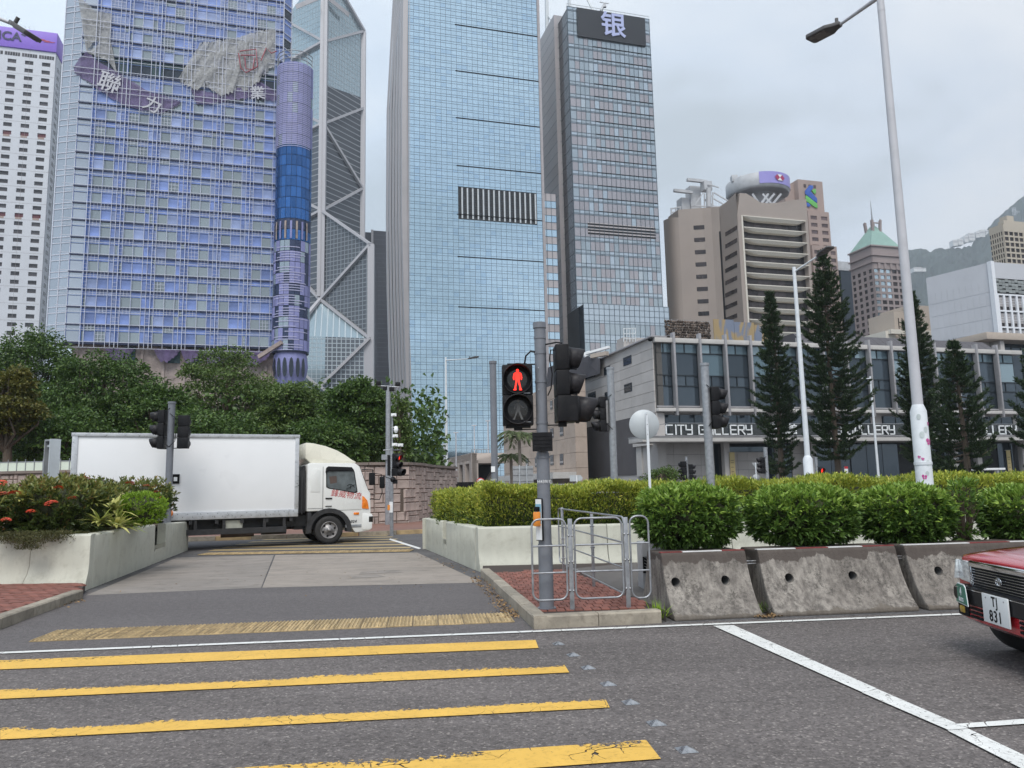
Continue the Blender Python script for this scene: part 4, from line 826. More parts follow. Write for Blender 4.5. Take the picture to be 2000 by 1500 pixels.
# arch and mud guards
mb = MB(); n = 14; vs = []
for j in range(n + 1):
    a = R(-8 + 196 * j / n); 
    for rr, yy in ((.50, -.0), (.64, -.0), (.64, .25), (.50, .25)): vs.append((cos(a) * rr * 1.06, yy + .03, .42 + sin(a) * rr))
mb.add(vs, [(j * 4 + i, j * 4 + (i + 1) % 4, (j + 1) * 4 + (i + 1) % 4, (j + 1) * 4 + i) for j in range(n) for i in range(4)] + [(3, 2, 1, 0), (n * 4, n * 4 + 1, n * 4 + 2, n * 4 + 3)]); mb.build('wheel_arch', CHAS, TR)
mb = MB(); mb.box(-.64, -.52, .05, .35, .36, .95); mb.build('mud_guard', CHAS, TR, bevel=.02)
mb = MB(); mb.box(-.9, -.68, .2, 2.0, .95, 2.2); mb.tube([(-.8, .12, .9), (-.8, .12, 2.0)], .025, 8); mb.prism([(-.95, 1.9), (-.68, 2.35), (-.68, 1.9)], 1.6, o=(0, .3, 0)); mb.build('air_intake', CHAS, TR, bevel=.02)
# door with window, frame and interior
door = MB(); door.prism([(-.16, .99), (-.16, 2.26), (-.08, 2.32), (.70, 2.30), (.80, 2.24), (.96, 1.60), (.97, 1.0)], .012, o=(0, .045, 0)); dr = door.build('door', CW, TR, bevel=.004)
gp = [(-.07, 1.70), (-.08, 2.16), (-.03, 2.21), (.66, 2.21), (.73, 2.12), (.82, 1.56), (.76, 1.52), (.36, 1.60), (.0, 1.66)]
mb = MB(); mb.prism([((x - .37) * 1.07 + .37, (z - 1.85) * 1.09 + 1.85) for x, z in gp], .01, o=(0, .036, 0)); mb.build('window_frame', BKS, dr, bevel=.003)
mb = MB(); mb.prism(gp, .006, o=(0, .029, 0)); mb.build('window', mat('cab_interior_grey', (0.10, 0.115, 0.12), .5, var=.35, scale=3), dr)
mb = MB(); mb.prism([(-.02, 2.0), (.2, 2.02), (.22, 1.82), (.02, 1.78)], .004, o=(0, .024, 0)); mb.build('seat_seen_inside', SEAT, dr)
mb = MB(); mb.lathe([(.12, -.004), (.135, -.004)], 20, axis='y', o=(.62, .022, 1.63), a0=0.2, a1=2.4); mb.bar((.5, .02, 1.62), (.75, .02, 1.75), .02, .004); mb.bar((.62, .02, 1.62), (.64, .02, 1.74), .015, .004); mb.build('steering_wheel', BKS, dr, fix=False)
mb = MB(); mb.prism([(-.13, 2.12), (-.11, 2.26), (-.05, 2.31), (.66, 2.28), (.74, 2.18), (.70, 2.16), (.0, 2.16)], .05, o=(0, .0, 0)); mb.build('window_visor', BLK, dr, bevel=.012)
mb = MB(); mb.box(-.12, .08, .02, .045, 1.33, 1.37); mb.build('handle', BKS, dr, bevel=.008); mb = MB(); mb.box(-.12, .07, .02, .045, 1.11, 1.13); mb.build('handle', BKS, dr, bevel=.005)
mb = MB(); mb.prism([(-.56, 1.55), (-.56, 2.18), (-.5, 2.24), (-.32, 2.24), (-.28, 2.18), (-.28, 1.55)], .008, o=(0, .05, 0)); mb.build('rear_panel', CW, TR, bevel=.003)
mb = MB(); mb.box(-.64, -.2, .052, .062, 1.06, 1.068); mb.box(-.20, -.19, .05, .062, 1.0, 2.3); mb.build('panel_seam', DKT, TR)
mb = MB(); mb.prism([(.995, 1.02), (1.0, 1.40), (1.05, 1.38), (1.16, 1.26), (1.20, 1.05), (1.20, 1.0)], .04, o=(0, .035, 0)); mb.build('indicator', AMB, TR, bevel=.01)
mb = MB(); mb.box(.74, .90, .04, .06, .84, .91); mb.build('indicator', AMB, TR, bevel=.005)
mb = MB(); mb.prism([(1.0, .38), (1.0, .88), (1.29, .86), (1.33, .80), (1.31, .42), (1.24, .36)], 2.15, o=(0, .035, 0)); bmpr = mb.build('bumper', CW, TR, bevel=.04)
mb = MB(); mb.box(1.20, 1.335, .03, .3, .60, .78); mb.build('headlight', LENS, TR, bevel=.02)
mb = MB(); mb.box(.5, .98, .05, .2, .46, .55); mb.build('step', GALV, TR, bevel=.01)
mb = MB(); mb.prism([(1.07, 1.95), (1.21, 1.55), (1.0, 1.58), (.86, 2.3), (.93, 2.3)], 2.1, o=(0, .10, 0)); mb.build('windscreen', DGL, TR, bevel=.01)
df = [(-.70, 2.56), (-.70, 3.03), (-.45, 3.01), (-.1, 2.93), (.25, 2.80), (.50, 2.66), (.70, 2.52), (.85, 2.44), (.80, 2.40), (-.55, 2.42)]
mb = MB(); mb.prism(df, 1.9, o=(0, .2, 0)); mb.build('roof_deflector', CRM, TR, bevel=.06)
mb = MB()
for (y, s) in ((-.1, 1),):
    mb.tube([(.98, .05, 2.2), (1.28, y, 2.2), (1.30, y, 1.75)], .016, 8); mb.tube([(1.30, y, 2.08), (1.55, y, 2.05), (1.58, y, 1.5), (1.50, y, 1.28), (1.2, .1, 1.3)], .014, 8)
mb.build('mirror_arm', BLK, TR)
mb = MB(); mb.box(1.16, 1.34, -.2, -.08, 1.72, 2.1); mb.build('mirror', BLK, TR, bevel=.03); mb = MB(); mb.box(1.50, 1.66, -.16, -.04, 1.62, 1.98); mb.build('mirror', BLK, TR, bevel=.04); mb = MB(); mb.tube([(1.6, -.1, 2.0), (1.85, -.15, 1.9)], .012, 6); mb.lathe([(0, 0), (.09, .01), (.08, .05), (0, .06)], 12, axis='y', o=(1.9, -.2, 1.88)); mb.build('mirror', BLK, TR)
text('door_lettering', '鋒威物流', .235, REDT, TR, (.50, .042, 1.44), rot=(90, 8, 0), ext_=.002, bold=.0, shear=.1)
text('fleet_number', '1024', .11, DKT, TR, (.70, .052, .64), ext_=.002, shear=.25, spacing=1.15, bold=.003)

# ------------------------------------------------------------------ red taxi entering from the right
CARR = mat('taxi_red_paint', (0.40, 0.018, 0.026), 0.16, var=0.03, scale=1, coat=1.0, rv=0.02); CHR = mat('chrome', (0.72, 0.74, 0.77), 0.10, 1.0, var=.03, rv=.03)
BPB = mat('bumper_black', (0.010, 0.010, 0.012), 0.35, var=.2, spec=.3); GRN = mat('green_badge', (0.015, 0.17, 0.115), 0.4, var=.05)
HLG = mat('headlamp_glass', (0.72, 0.74, 0.76), 0.08, 0.35, var=0.35, scale=16, stretch=(1, .5, 2.2)); FOG = mat('fog_lamp', (0.42, 0.27, 0.04), .15, var=.3, scale=30); PLT = mat('plate_white', (0.74, 0.75, 0.75), .4, var=.04)
SLV = mat('taxi_silver_roof', (0.52, 0.53, 0.54), .25, .4)
TXF = W(1848, 1130, 7.28); TX = thing('taxi', 'red taxi with chrome grille entering at the right edge', 'taxi', (TXF.x, TXF.y, 0), 175); TX.scale = (1, 1, 1.06)
# local frame: x forward, y left; y=0 on the car's right flank, so the body spans y 0..1.69
def loft(secs, yc, n=28, pw=5.0):
    """secs: (x, halfwidth, zbottom, ztop)"""
    mb = MB(); vs = []
    for (x, hw, z0, z1) in secs:
        for j in range(n):
            a = 2 * pi * j / n; c, s = cos(a), sin(a); k = (abs(c) ** pw + abs(s) ** pw) ** (-1 / pw)
            vs.append((x, yc + c * k * hw, (z0 + z1) / 2 + s * k * (z1 - z0) / 2))
    k = len(secs); fs = [(i * n + j, i * n + (j + 1) % n, (i + 1) * n + (j + 1) % n, (i + 1) * n + j) for i in range(k - 1) for j in range(n)]
    mb.add(vs, fs, 0, True); mb.add(vs[:n], [tuple(range(n))], 0); mb.add(vs[-n:], [tuple(range(n))], 0); return mb
yc = .845
loft([(-.10, .80, .44, .775), (-.13, .83, .34, .815), (-.35, .84, .30, .85), (-.8, .845, .34, .885), (-1.35, .845, .28, .93), (-1.6, .845, .24, .95), (-3.5, .845, .24, .95), (-4.4, .84, .3, .93), (-4.6, .78, .4, .88)], yc).build('body', CARR, TX)
loft([(-.09, .70, .76, .80), (-.12, .735, .77, .823), (-.4, .76, .80, .862), (-.9, .76, .84, .905), (-1.45, .74, .9, .965)], yc, pw=7).build('bonnet', CARR, TX)
mb = MB()
gh = [(-1.35, .93), (-1.95, 1.42), (-2.3, 1.47), (-3.4, 1.46), (-3.75, 1.38), (-4.15, .93)]
mb.prism(gh, 1.36, o=(0, .165, 0)); mb.build('cabin', CARR, TX, bevel=.06); mb = MB(); mb.add([(-1.42, .28, .98), (-1.42, 1.41, .98), (-1.93, 1.36, 1.40), (-1.93, .33, 1.40), (-1.38, .28, .98), (-1.38, 1.41, .98), (-1.89, 1.36, 1.42), (-1.89, .33, 1.42)], [(4, 5, 6, 7), (0, 3, 2, 1), (0, 1, 5, 4), (2, 3, 7, 6), (1, 2, 6, 5), (3, 0, 4, 7)]); mb.build('windscreen', DGL, TX); mb = MB(); mb.prism([(-1.9, 1.42), (-2.3, 1.49), (-3.4, 1.48), (-3.8, 1.4)], 1.3, o=(0, .195, 0)); mb.build('roof', SLV, TX, bevel=.02)
mb = MB(); mb.box(-2.3, -2.15, .55, 1.15, 1.5, 1.62); mb.build('roof_sign', WHITE, TX, bevel=.03)
for x, y in ((-.62, .085), (-.62, 1.605), (-3.55, .085), (-3.55, 1.605)):
    q = wheel(TX, x, y, .315, .2)
    if y > 1: q.rotation_euler = (0, 0, pi)
mb = MB(); mb.box(-1.02, -.4, .24, 1.45, .26, .46); mb.build('wheel_well', BKS, TX)
# nose details; the nose plane is x ~ -.10
def nose(y0, y1, z0, z1, d, m, name, bev=.008, x=-.10, par=None, sweep=0):
    mb = MB(); mb.add([(x - sweep, y0, z0), (x + d - sweep, y0, z0), (x + d, y1, z0), (x, y1, z0), (x - sweep, y0, z1), (x + d - sweep, y0, z1), (x + d, y1, z1), (x, y1, z1)], [(3, 2, 1, 0), (4, 5, 6, 7), (0, 1, 5, 4), (1, 2, 6, 5), (2, 3, 7, 6), (3, 0, 4, 7)])
    return mb.build(name, m, par or TX, bevel=bev)
for s in (0, 1):
    f = (lambda y: y) if s == 0 else (lambda y: 1.69 - y)
    y0, y1 = f(.05), f(.36); y0, y1 = (y0, y1)
    h = nose(y0, y1, .60, .775, .055, HLG, 'headlight', .018, sweep=.05)
    mb = MB(); a, b_ = sorted((f(.018), f(.05))); mb.prism([(-.42, .61), (-.06, .61), (-.085, .77), (-.42, .77)], b_ - a, o=(0, a, 0)); mb.build('side_lamp', HLG, TX, bevel=.01)
    a, b_ = sorted((f(.36), f(.372))); nose(a, b_, .59, .785, .06, CHR, 'lamp_trim', .003)
    a, b_ = sorted((f(.14), f(.33))); nose(a, b_, .325, .425, .05, BKS, 'fog_recess', .01, x=-.07); nose(a + .025, b_ - .06, .345, .41, .056, FOG, 'fog_lamp', .02, x=-.07)
    for k in range(3):
        a, b_ = sorted((f(.36), f(.56))); nose(a, b_, .33 + k * .034, .35 + k * .034, .05, BKS, 'intake_slot', .004, x=-.065)
GRL = nose(.385, 1.305, .575, .74, .035, BKS, 'grille', .01)
for k in range(7): nose(.39, 1.30, .588 + k * .0215, .5925 + k * .0215, .045, CHR, 'grille_bar', .0015, par=GRL)
nose(.375, 1.315, .74, .79, .065, CHR, 'grille_trim', .012); nose(.375, 1.315, .562, .572, .052, CHR, 'grille_trim', .003); nose(.374, .383, .565, .76, .052, CHR, 'grille_trim', .003); nose(1.307, 1.316, .565, .76, .052, CHR, 'grille_trim', .003)
mb = MB()
for (ry, rz_, oy, oz) in ((.044, .030, 0, 0), (.015, .029, 0, 0), (.032, .012, 0, .014)):
    pts = [(-.035, .845 + oy + cos(a) * ry, .665 + oz + sin(a) * rz_) for a in np.linspace(0, 2 * pi, 25)]; mb.tube(pts, .0032, 6, caps=False)
mb.tube([(-.06, .845, .665), (-.035, .845, .665)], .004, 6); mb.build('emblem', CHR, GRL)
loft([(-.24, .86, .43, .585), (-.14, .855, .425, .585), (-.05, .80, .43, .58), (-.01, .74, .44, .575)], yc, pw=6).build('bumper', BPB, TX)
loft([(-.25, .845, .28, .43), (-.14, .84, .27, .43), (-.06, .78, .285, .43), (-.03, .72, .31, .43)], yc, pw=4).build('lower_bumper', CARR, TX)
nose(.12, 1.57, .553, .56, .008, CHR, 'bumper_strip', .002, x=-.012)
pl = nose(.645, 1.045, .345, .565, .012, PLT, 'number_plate', .006, x=.0)
text('plate_letters', 'TJ', .104, BKS, pl, (.0135, .845, .512), rot=(90, 0, 90), ext_=.001, bold=.002, spacing=1.2, scale=(.95, 1.0, 1)); text('plate_digits', '831', .118, BKS, pl, (.0135, .845, .402), rot=(90, 0, 90), ext_=.001, bold=.002, spacing=1.15)
for y in (.71, .985): mb = MB(); mb.lathe([(.008, .012), (.004, .016), (0, .017)], 8, axis='x', o=(0, y, .535)); mb.build('screw', STEEL, pl, fix=False)
bd = MB(); bd.M = Matrix.Translation((.002, .27, .505)) @ Matrix.Rotation(R(-9), 4, 'Z') @ Matrix.Rotation(R(90), 4, 'Z')
pg = [(-.15, -.075), (.15, -.075), (.115, .06), (.08, .078), (-.08, .078), (-.115, .06)]
bd.prism([(x * 1.06, z * 1.1) for x, z in pg], .006, o=(0, -.0, 0)); bd.build('badge_border', WHITE, TX)
b2 = MB(); b2.M = bd.M; b2.prism(pg, .006, o=(0, -.004, 0)); bg_ = b2.build('seat_badge', GRN, TX)
bb = Matrix.Translation((.002, .27, .505)) @ Matrix.Rotation(R(81), 4, 'Z')
def btxt(s, size, dz, bold): o = text('badge_text', s, size, WHITE, bg_, (0, 0, 0), ext_=.001, bold=bold, spacing=1.1); o.matrix_local = bb @ Matrix.Translation((0, -.0055, dz)) @ Matrix.Rotation(R(90), 4, 'X'); return o
btxt('4', .085, .018, .003); btxt('SEATS', .042, -.045, .0015)
for s in (0, 1):
    ys = (lambda a, b_: (a, b_)) if s == 0 else (lambda a, b_: (1.69 - b_, 1.69 - a))
    for wx in (-.62, -3.55):
        ar = MB(); ar.lathe([(.365, ys(-.004, .02)[s]), (.0, ys(-.004, .02)[s])], 20, axis='y', o=(wx, 0, .315), a0=R(-8), a1=R(188)); ar.build('wheel_arch', BKS, TX, fix=False)
    for (xa, xb) in ((-1.28, -2.32), (-2.34, -3.2)):
        a, b_ = ys(-.008, .01); dm = MB(); dm.prism([(xa, .34), (xb, .34), (xb, .93), (xa, .93)], b_ - a, o=(0, a, 0)); dr2 = dm.build('door', CARR, TX, bevel=.012)
        a, b_ = ys(-.03, -.005); hm = MB(); hm.box(xb + .08, xb + .24, a, b_, .80, .83); hm.build('handle', CHR, dr2, bevel=.006)
        a, b_ = ys(-.016, .0); hm = MB(); hm.box(xb + .02, xa - .02, a, b_, .50, .545); hm.build('rubbing_strip', BKS, dr2)
    for (xa, xb, xc) in ((-1.5, -2.3, -1.98), (-2.36, -3.3, -2.36)):
        pm_ = MB(); yy = .155 if s == 0 else 1.535; pm_.prism([(xa, .97), (xb, .97), (xb, 1.38), (xc, 1.38)], .012 if s else -.012, o=(0, yy, 0)); pm_.build('side_window', DGL, TX)
mb = MB(); mb.box(-1.32, -1.15, -.17, -.02, .93, 1.06); mb.build('wing_mirror', BKS, TX, bevel=.03)

# ------------------------------------------------------------------ cars half hidden beyond the hedges
def far_car(P, rz, m, label, name='parked_car', sign=False):
    t = thing(name, label, 'car', (P.x, P.y, 0), rz); loft([(2.2, .7, .35, .75), (2.0, .82, .3, .85), (.9, .86, .25, .98), (-1.6, .86, .25, 1.0), (-2.1, .82, .3, .95), (-2.25, .75, .4, .85)], 0).build('body', m, t)
    loft([(.95, .70, .9, .98), (.2, .66, .9, 1.42), (-.9, .66, .9, 1.45), (-1.6, .70, .9, 1.02)], 0).build('windows', DGL, t); loft([(.15, .6, 1.40, 1.46), (-.2, .63, 1.41, 1.49), (-.85, .62, 1.41, 1.49), (-1.05, .6, 1.39, 1.44)], 0).build('roof', m, t)
    for x in (1.35, -1.35):
        for y in (-.78, .78): wheel(t, x, y, .31, .2)
    for y in (-.6, .6): mb = MB(); mb.box(2.1, 2.2, y - .15, y + .15, .62, .74); mb.build('headlight', HLG, t, bevel=.02)
    if sign: mb = MB(); mb.box(-.4, -.25, -.35, .35, 1.49, 1.60); mb.build('roof_sign', PNK, t, bevel=.02)
    return t
far_car(W(930, 965, 40), 176, BPB, 'black car behind the hedge left of the red ringed sign')
far_car(W(866, 960, 46), 95, WHITE, 'white car at the end of the stone wall')
far_car(W(1895, 958, 24), 180, WHITE, 'white car roof with pink roof sign just above the right hedge', sign=True)
far_car(W(945, 962, 46), 176, BPB, 'dark car under the beige footbridge behind the red ringed sign')
# ------------------------------------------------------------------ far pavement and stone retaining wall
RBP = mat('red_brown_paving', (0.20, 0.105, 0.08), 0.6, var=0.12, scale=2, bmp=.1)
STN = mat('granite_block', (0.40, 0.325, 0.29), 0.85, var=0.16, scale=3, per=0.22, dirt=0.35, dirtcol=(0.17, 0.13, 0.11), bmp=.5, bs=25)
MRT = mat('wall_mortar', (0.15, 0.12, 0.10), 0.95); COP = mat('wall_coping', (0.20, 0.165, 0.145), 0.85, var=.2, scale=2)
fk = [G(-900, 1065), G(350, 1058), G(560, 1052), G(700, 1047.5), G(845, 1041), G(990, 1036)]
pvf = [Vector((p.x, p.y, 0)) for p in fk] + [Vector((2, 60, 0)), Vector((-60, 60, 0))]
mb = MB(); mb.prism([(p.x, p.y) for p in pvf], .12, plane='xy'); mb.build('pavement', RBP, None, kind='structure')
kk = thing('kerb_line', None, None, kind='structure'); YK = mat('yellow_kerb', (0.42, 0.30, 0.16), .7, var=.25, scale=3)
for a, b_ in zip(fk[1:-1], fk[2:]):
    n = max(1, int((b_ - a).length / 1.0))
    for k in range(n): p, q = a.lerp(b_, k / n), a.lerp(b_, (k + .985) / n); mb = MB(); mb.bar((p.x, p.y + .05, .07), (q.x, q.y + .05, .07), .14, .15); mb.build('kerb_stone', YK if k % 2 else KRB, kk)
WL = thing('stone_wall', 'curved retaining wall of squared pinkish stones with coping, behind the lorry', 'wall', (0, 0, 0))
wpts = [G(-500, 1045), G(160, 1038), G(420, 1036), G(720, 1029), G(795, 1026), G(822, 1022.5), G(843, 1017)]
wpts[0] = Vector((-45, 36.5, 0)); wpts[1] = Vector((-19.5, 35.4, 0)); wpts[2] = Vector((-13.5, 35.0, 0)); wpts.append(wpts[-1] + Vector((.9, 4.5, 0)))
seg = []; acc = 0
for a, b_ in zip(wpts[:-1], wpts[1:]): seg.append((a, b_, acc)); acc += (b_ - a).length
def wat(s):
    for a, b_, o in seg:
        if s <= o + (b_ - a).length or (a, b_, o) == seg[-1]:
            u = (b_ - a).normalized(); return a + u * (s - o), math.atan2(u.y, u.x)
WH = hz(wpts[4], 907)
mb = MB()
for a, b_, o in seg:
    u = (b_ - a).normalized(); n_ = Vector((-u.y, u.x, 0)); p = [a, b_, b_ + n_ * .6, a + n_ * .6]; mb.add([(v.x, v.y, 0) for v in p] + [(v.x, v.y, WH) for v in p], [(0, 1, 5, 4), (1, 2, 6, 5), (2, 3, 7, 6), (3, 0, 4, 7), (4, 5, 6, 7)])
mb.build('wall_core', MRT, WL)
mb = MB(); ss = [0] + [o + (b_ - a).length for a, b_, o in seg]
for a, b_, o in seg:
    u = (b_ - a).normalized(); n_ = Vector((-u.y, u.x, 0)); p = [a - n_ * .12 - u * .02, b_ - n_ * .12 + u * .02, b_ + n_ * .65, a + n_ * .65]; mb.add([(v.x, v.y, WH - .02) for v in p] + [(v.x, v.y, WH + .10) for v in p], [(0, 1, 5, 4), (1, 2, 6, 5), (2, 3, 7, 6), (3, 0, 4, 7), (4, 5, 6, 7), (3, 2, 1, 0)])
mb.build('coping', COP, WL)
# stones: irregular squared blocks on a half-metre grid, some doubled
rs = random.Random(4); cell = .20; ncol = int(acc / cell); nrow = int(WH / cell); used = set(); blocks = []
for j in range(nrow + 1):
    for i in range(ncol):
        if (i, j) in used: continue
        a = rs.choice((1, 2, 2, 2, 3)); b_ = rs.choice((1, 2, 2))
        while any((i + x, j + y) in used for x in range(a) for y in range(b_)) and (a > 1 or b_ > 1):
            if a > 1: a -= 1
            else: b_ -= 1
        for x in range(a):
            for y in range(b_): used.add((i + x, j + y))
        blocks.append((i, j, a, b_))
def vis_px(p, lo=-20, hi=2020): q = proj(p); return lo < q[0] < hi and 0 < q[1] < 1500, q
st_mesh = {}
cnt = 0; rest = MB()
for (i, j, a, b_) in blocks:
    s = (i + a / 2) * cell; z0 = j * cell; z1 = min(WH - .03, z0 + b_ * cell)
    if z1 - z0 < .08: continue
    P, ang = wat(s); w_ = a * cell * .5 - .014; h_ = (z1 - z0) * .5 - .012; ok, q = vis_px((P.x, P.y, (z0 + z1) / 2))
    seen = ok and (700 < q[0] < 850 or (q[0] < 142 and q[1] < 960))
    key = (a, round(h_ * 2, 2))
    if key not in st_mesh:
        m_ = MB(); c = .03; m_.add([(-w_, .05, -h_), (w_, .05, -h_), (w_, .05, h_), (-w_, .05, h_), (-w_, 0, -h_), (w_, 0, -h_), (w_, 0, h_), (-w_, 0, h_), (-w_ + c, -.04, -h_ + c), (w_ - c, -.05, -h_ + c), (w_ - c, -.04, h_ - c), (-w_ + c, -.05, h_ - c)],
            [(8, 9, 10, 11), (4, 5, 9, 8), (5, 6, 10, 9), (6, 7, 11, 10), (7, 4, 8, 11), (0, 1, 5, 4), (1, 2, 6, 5), (2, 3, 7, 6), (3, 0, 4, 7)]); st_mesh[key] = m_.mesh('stone', STN); st_mesh[key]['v'] = 1
    M_ = Matrix.Translation((P.x, P.y, (z0 + z1) / 2)) @ Matrix.Rotation(ang + rs.uniform(-.02, .02), 4, 'Z') @ Matrix.Rotation(rs.uniform(-.03, .03), 4, 'X')
    if seen and cnt < 295:
        o = obj('stone', st_mesh[key], WL); o.matrix_local = M_; cnt += 1
    else:
        rest.M = M_; me = st_mesh[key]; rest.add([tuple(v.co) for v in me.vertices], [tuple(p.vertices) for p in me.polygons])
rest.M = None; rest.build('stones', STN, WL, fix=False, kind='stuff')
RLW = mat('pale_glass_rail', (0.62, 0.68, 0.58), .4, var=.05)
T = thing('roof_parapet', 'pale glazed railing on top of the stone wall at the left edge', 'railing', (-45, 36.9, WH + .1))
for k in range(62): mb = MB(); mb.box(.02 + k * .42, .41 + k * .42, 0, .03, 0.02, .42); mb.build('pane', RLW, T)
mb = MB(); [mb.box(k * .42 - .01, k * .42 + .015, -.03, 0, 0, .55) for k in range(63)]; mb.box(0, 26, -.02, 0, .42, .45); mb.build('rail_frame', GALV, T)
T.rotation_euler = (0, 0, math.atan2(35.4 - 36.5, 25.5))

# ------------------------------------------------------------------ city building tools (grid heading 16 degrees)
GA = 16.0
def onp(P, ang, px, py, off=0.0):
    """point where the sight line meets the vertical plane through P with heading ang, moved off metres towards us"""
    u = Vector((cos(R(ang)), sin(R(ang)), 0)); n = Vector((u.y, -u.x, 0)); P = Vector((P[0], P[1], 0)) + n * off; d = ray(px, py)
    o = Vector((0, 0, H)); t = (P - o).dot(n) / d.dot(n); return o + d * t
def bld(name, label, P, rz=GA, cat='building', group=None): return thing(name, label, cat, (P[0], P[1], 0), rz, group)
UNIT = {}
def unit(m):
    if m.name not in UNIT: b_ = MB(); b_.add([(-.5, 0, -.5), (.5, 0, -.5), (.5, 0, .5), (-.5, 0, .5), (-.5, .4, -.5), (.5, .4, -.5), (.5, .4, .5), (-.5, .4, .5)], [(0, 1, 2, 3), (1, 5, 6, 2), (4, 0, 3, 7), (3, 2, 6, 7), (4, 5, 1, 0)]); UNIT[m.name] = b_.mesh('pane', m)
    return UNIT[m.name]
def curtain(par, o, hd, us, vs, pm, fm, cap=300, mw=.07, md=.10, tilt=.004, name='pane', maxpy=760, minpx=0, maxpx=2000, hmw=None, skip=None, rec=.0, fname='mullions', t_=.06):
    """glazed grid on the plane through o with heading hd (both local to par); pm may be a function (i, j) -> material"""
    F_ = Matrix.Translation(o) @ Matrix.Rotation(R(hd), 4, 'Z'); WM = Matrix.Translation(par.location) @ par.rotation_euler.to_matrix().to_4x4(); cells = []
    for i in range(len(us) - 1):
        for j in range(len(vs) - 1):
            if skip and skip(i, j): continue
            u, v = (us[i] + us[i + 1]) / 2, (vs[j] + vs[j + 1]) / 2; wp_ = WM @ F_ @ Vector((u, 0, v)); q = proj(wp_)
            s = minpx <= q[0] <= maxpx and -8 < q[1] < maxpy; area = (us[i + 1] - us[i]) * (vs[j + 1] - vs[j]) / wp_.length ** 2
            cells.append((not s, -area, RNG.random() * 1e-9, i, j, u, v))
    cells.sort(); rest = {}
    for k, (hid, _, _, i, j, u, v) in enumerate(cells):
        m = pm(i, j) if callable(pm) else pm
        if m is None: continue
        M_ = F_ @ Matrix.Translation((u, rec, v)) @ Matrix.Rotation(RNG.normal(0, tilt), 4, 'Z') @ Matrix.Rotation(RNG.normal(0, tilt * .6), 4, 'X')
        S_ = Matrix.Diagonal(((us[i + 1] - us[i]) - mw * .8, t_ / .4, (vs[j + 1] - vs[j]) - mw * .8, 1))
        if k < cap and not hid: ob = obj(name, unit(m), par); ob.matrix_local = M_ @ S_
        else:
            r_ = rest.setdefault(m.name, (MB(), m))[0]; r_.M = M_ @ S_; r_.add([(-.5, 0, -.5), (.5, 0, -.5), (.5, 0, .5), (-.5, 0, .5)], [(0, 1, 2, 3)])
    for r_, m in rest.values(): r_.M = None; r_.build(name + 's', m, par, fix=False, kind='stuff')
    if fm:
        mb = MB(F_); h2 = hmw if hmw is not None else mw
        for u in us: mb.box(u - mw / 2, u + mw / 2, -md, .02 + rec, vs[0], vs[-1])
        if h2:
            for v in vs: mb.box(us[0], us[-1], -md * .8, .02 + rec, v - h2 / 2, v + h2 / 2)
        mb.build(fname, fm, par, fix=False, kind='stuff')
def punched(par, o, hd, us, vs, opn, wm, gm, th=.35, cap=300, name='window', maxpy=700, wname='wall', gap=0.0):
    """wall with real openings: us/vs cell edges, opn(i, j) -> True for a window cell"""
    F_ = Matrix.Translation(o) @ Matrix.Rotation(R(hd), 4, 'Z'); mb = MB(F_); WM = Matrix.Translation(par.location) @ par.rotation_euler.to_matrix().to_4x4(); wins = []
    for j in range(len(vs) - 1):
        i = 0
        while i < len(us) - 1:
            if opn(i, j): wins.append((i, j)); i += 1; continue
            k = i
            while k < len(us) - 1 and not opn(k, j): k += 1
            mb.box(us[i], us[k], 0, th, vs[j] , vs[j + 1]); i = k
    mb.build(wname, wm, par, fix=False); rest = MB(F_); n = 0
    for (i, j) in wins:
        u, v = (us[i] + us[i + 1]) / 2, (vs[j] + vs[j + 1]) / 2; q = proj(WM @ F_ @ Vector((u, 0, v))); m = gm(i, j) if callable(gm) else gm
        if n < cap and -10 < q[0] < 2010 and -10 < q[1] < maxpy:
            ob = obj(name, unit(m), par); ob.matrix_local = F_ @ Matrix.Translation((u, th * .7, v)) @ Matrix.Diagonal((us[i + 1] - us[i], th * .25 / .4, vs[j + 1] - vs[j], 1)); n += 1
        else: rest.box(us[i], us[i + 1], th * .7, th * .8, vs[j], vs[j + 1])
    if rest.v: rest.build(name + 's', gm(0, 0) if callable(gm) else gm, par, fix=False, kind='stuff')
def lin(a, b, n): return [a + (b - a) * k / n for k in range(n + 1)]
DRK = mat('dark_interior', (0.02, 0.022, 0.025), 0.7)
MUL = mat('dark_mullion', (0.07, 0.095, 0.12), 0.5, 0.3); STL2 = mat('tower_grey_panel', (0.35, 0.335, 0.345), 0.5, .1, var=.08, scale=.1, per=.05)
PNKG = mat('pinkish_grey_panel', (0.41, 0.38, 0.39), 0.55, var=.06, scale=.1, per=.05)

# ------------------------------------------------------------------ blue glass tower with flared fins
YC = 228; KC = YC / 300; P = W(799, 600, YC); T = bld('glass_tower', 'tall pale blue glass tower with flared grey fins up its left edge', P)
Ln = run(P, GA, 1061, 500); top = hz(P, -70); GB = glass('blue_curtain_glass', (0.46, 0.61, 0.72), .05, .82, .05, (0.40, 0.55, 0.68), .9, wav=.002, scale=.08)
mb = MB(); mb.box(.1, Ln + .9, .35, 9, 0, top); mb.box(.1, Ln - 9, 9, 40, 0, top); mb.build('core', DRK, T)
fl = 3.02 * KC; vs = [0]; 
while vs[-1] < top - fl: vs += [vs[-1] + fl * .33, vs[-1] + fl]
us = lin(0, Ln, 25); s0, s1 = hz(P + Vector((25 * KC, 7 * KC, 0)), 424), hz(P + Vector((25 * KC, 7 * KC, 0)), 368); s0 -= .3
hole = lambda i, j: 9 <= i <= 23 and s0 < (vs[j] + vs[j + 1]) / 2 < s1
curtain(T, (0, 0, 0), 0, us, vs, GB, MUL, mw=.075, md=.06, tilt=.0012, skip=hole, maxpy=880, hmw=.07)
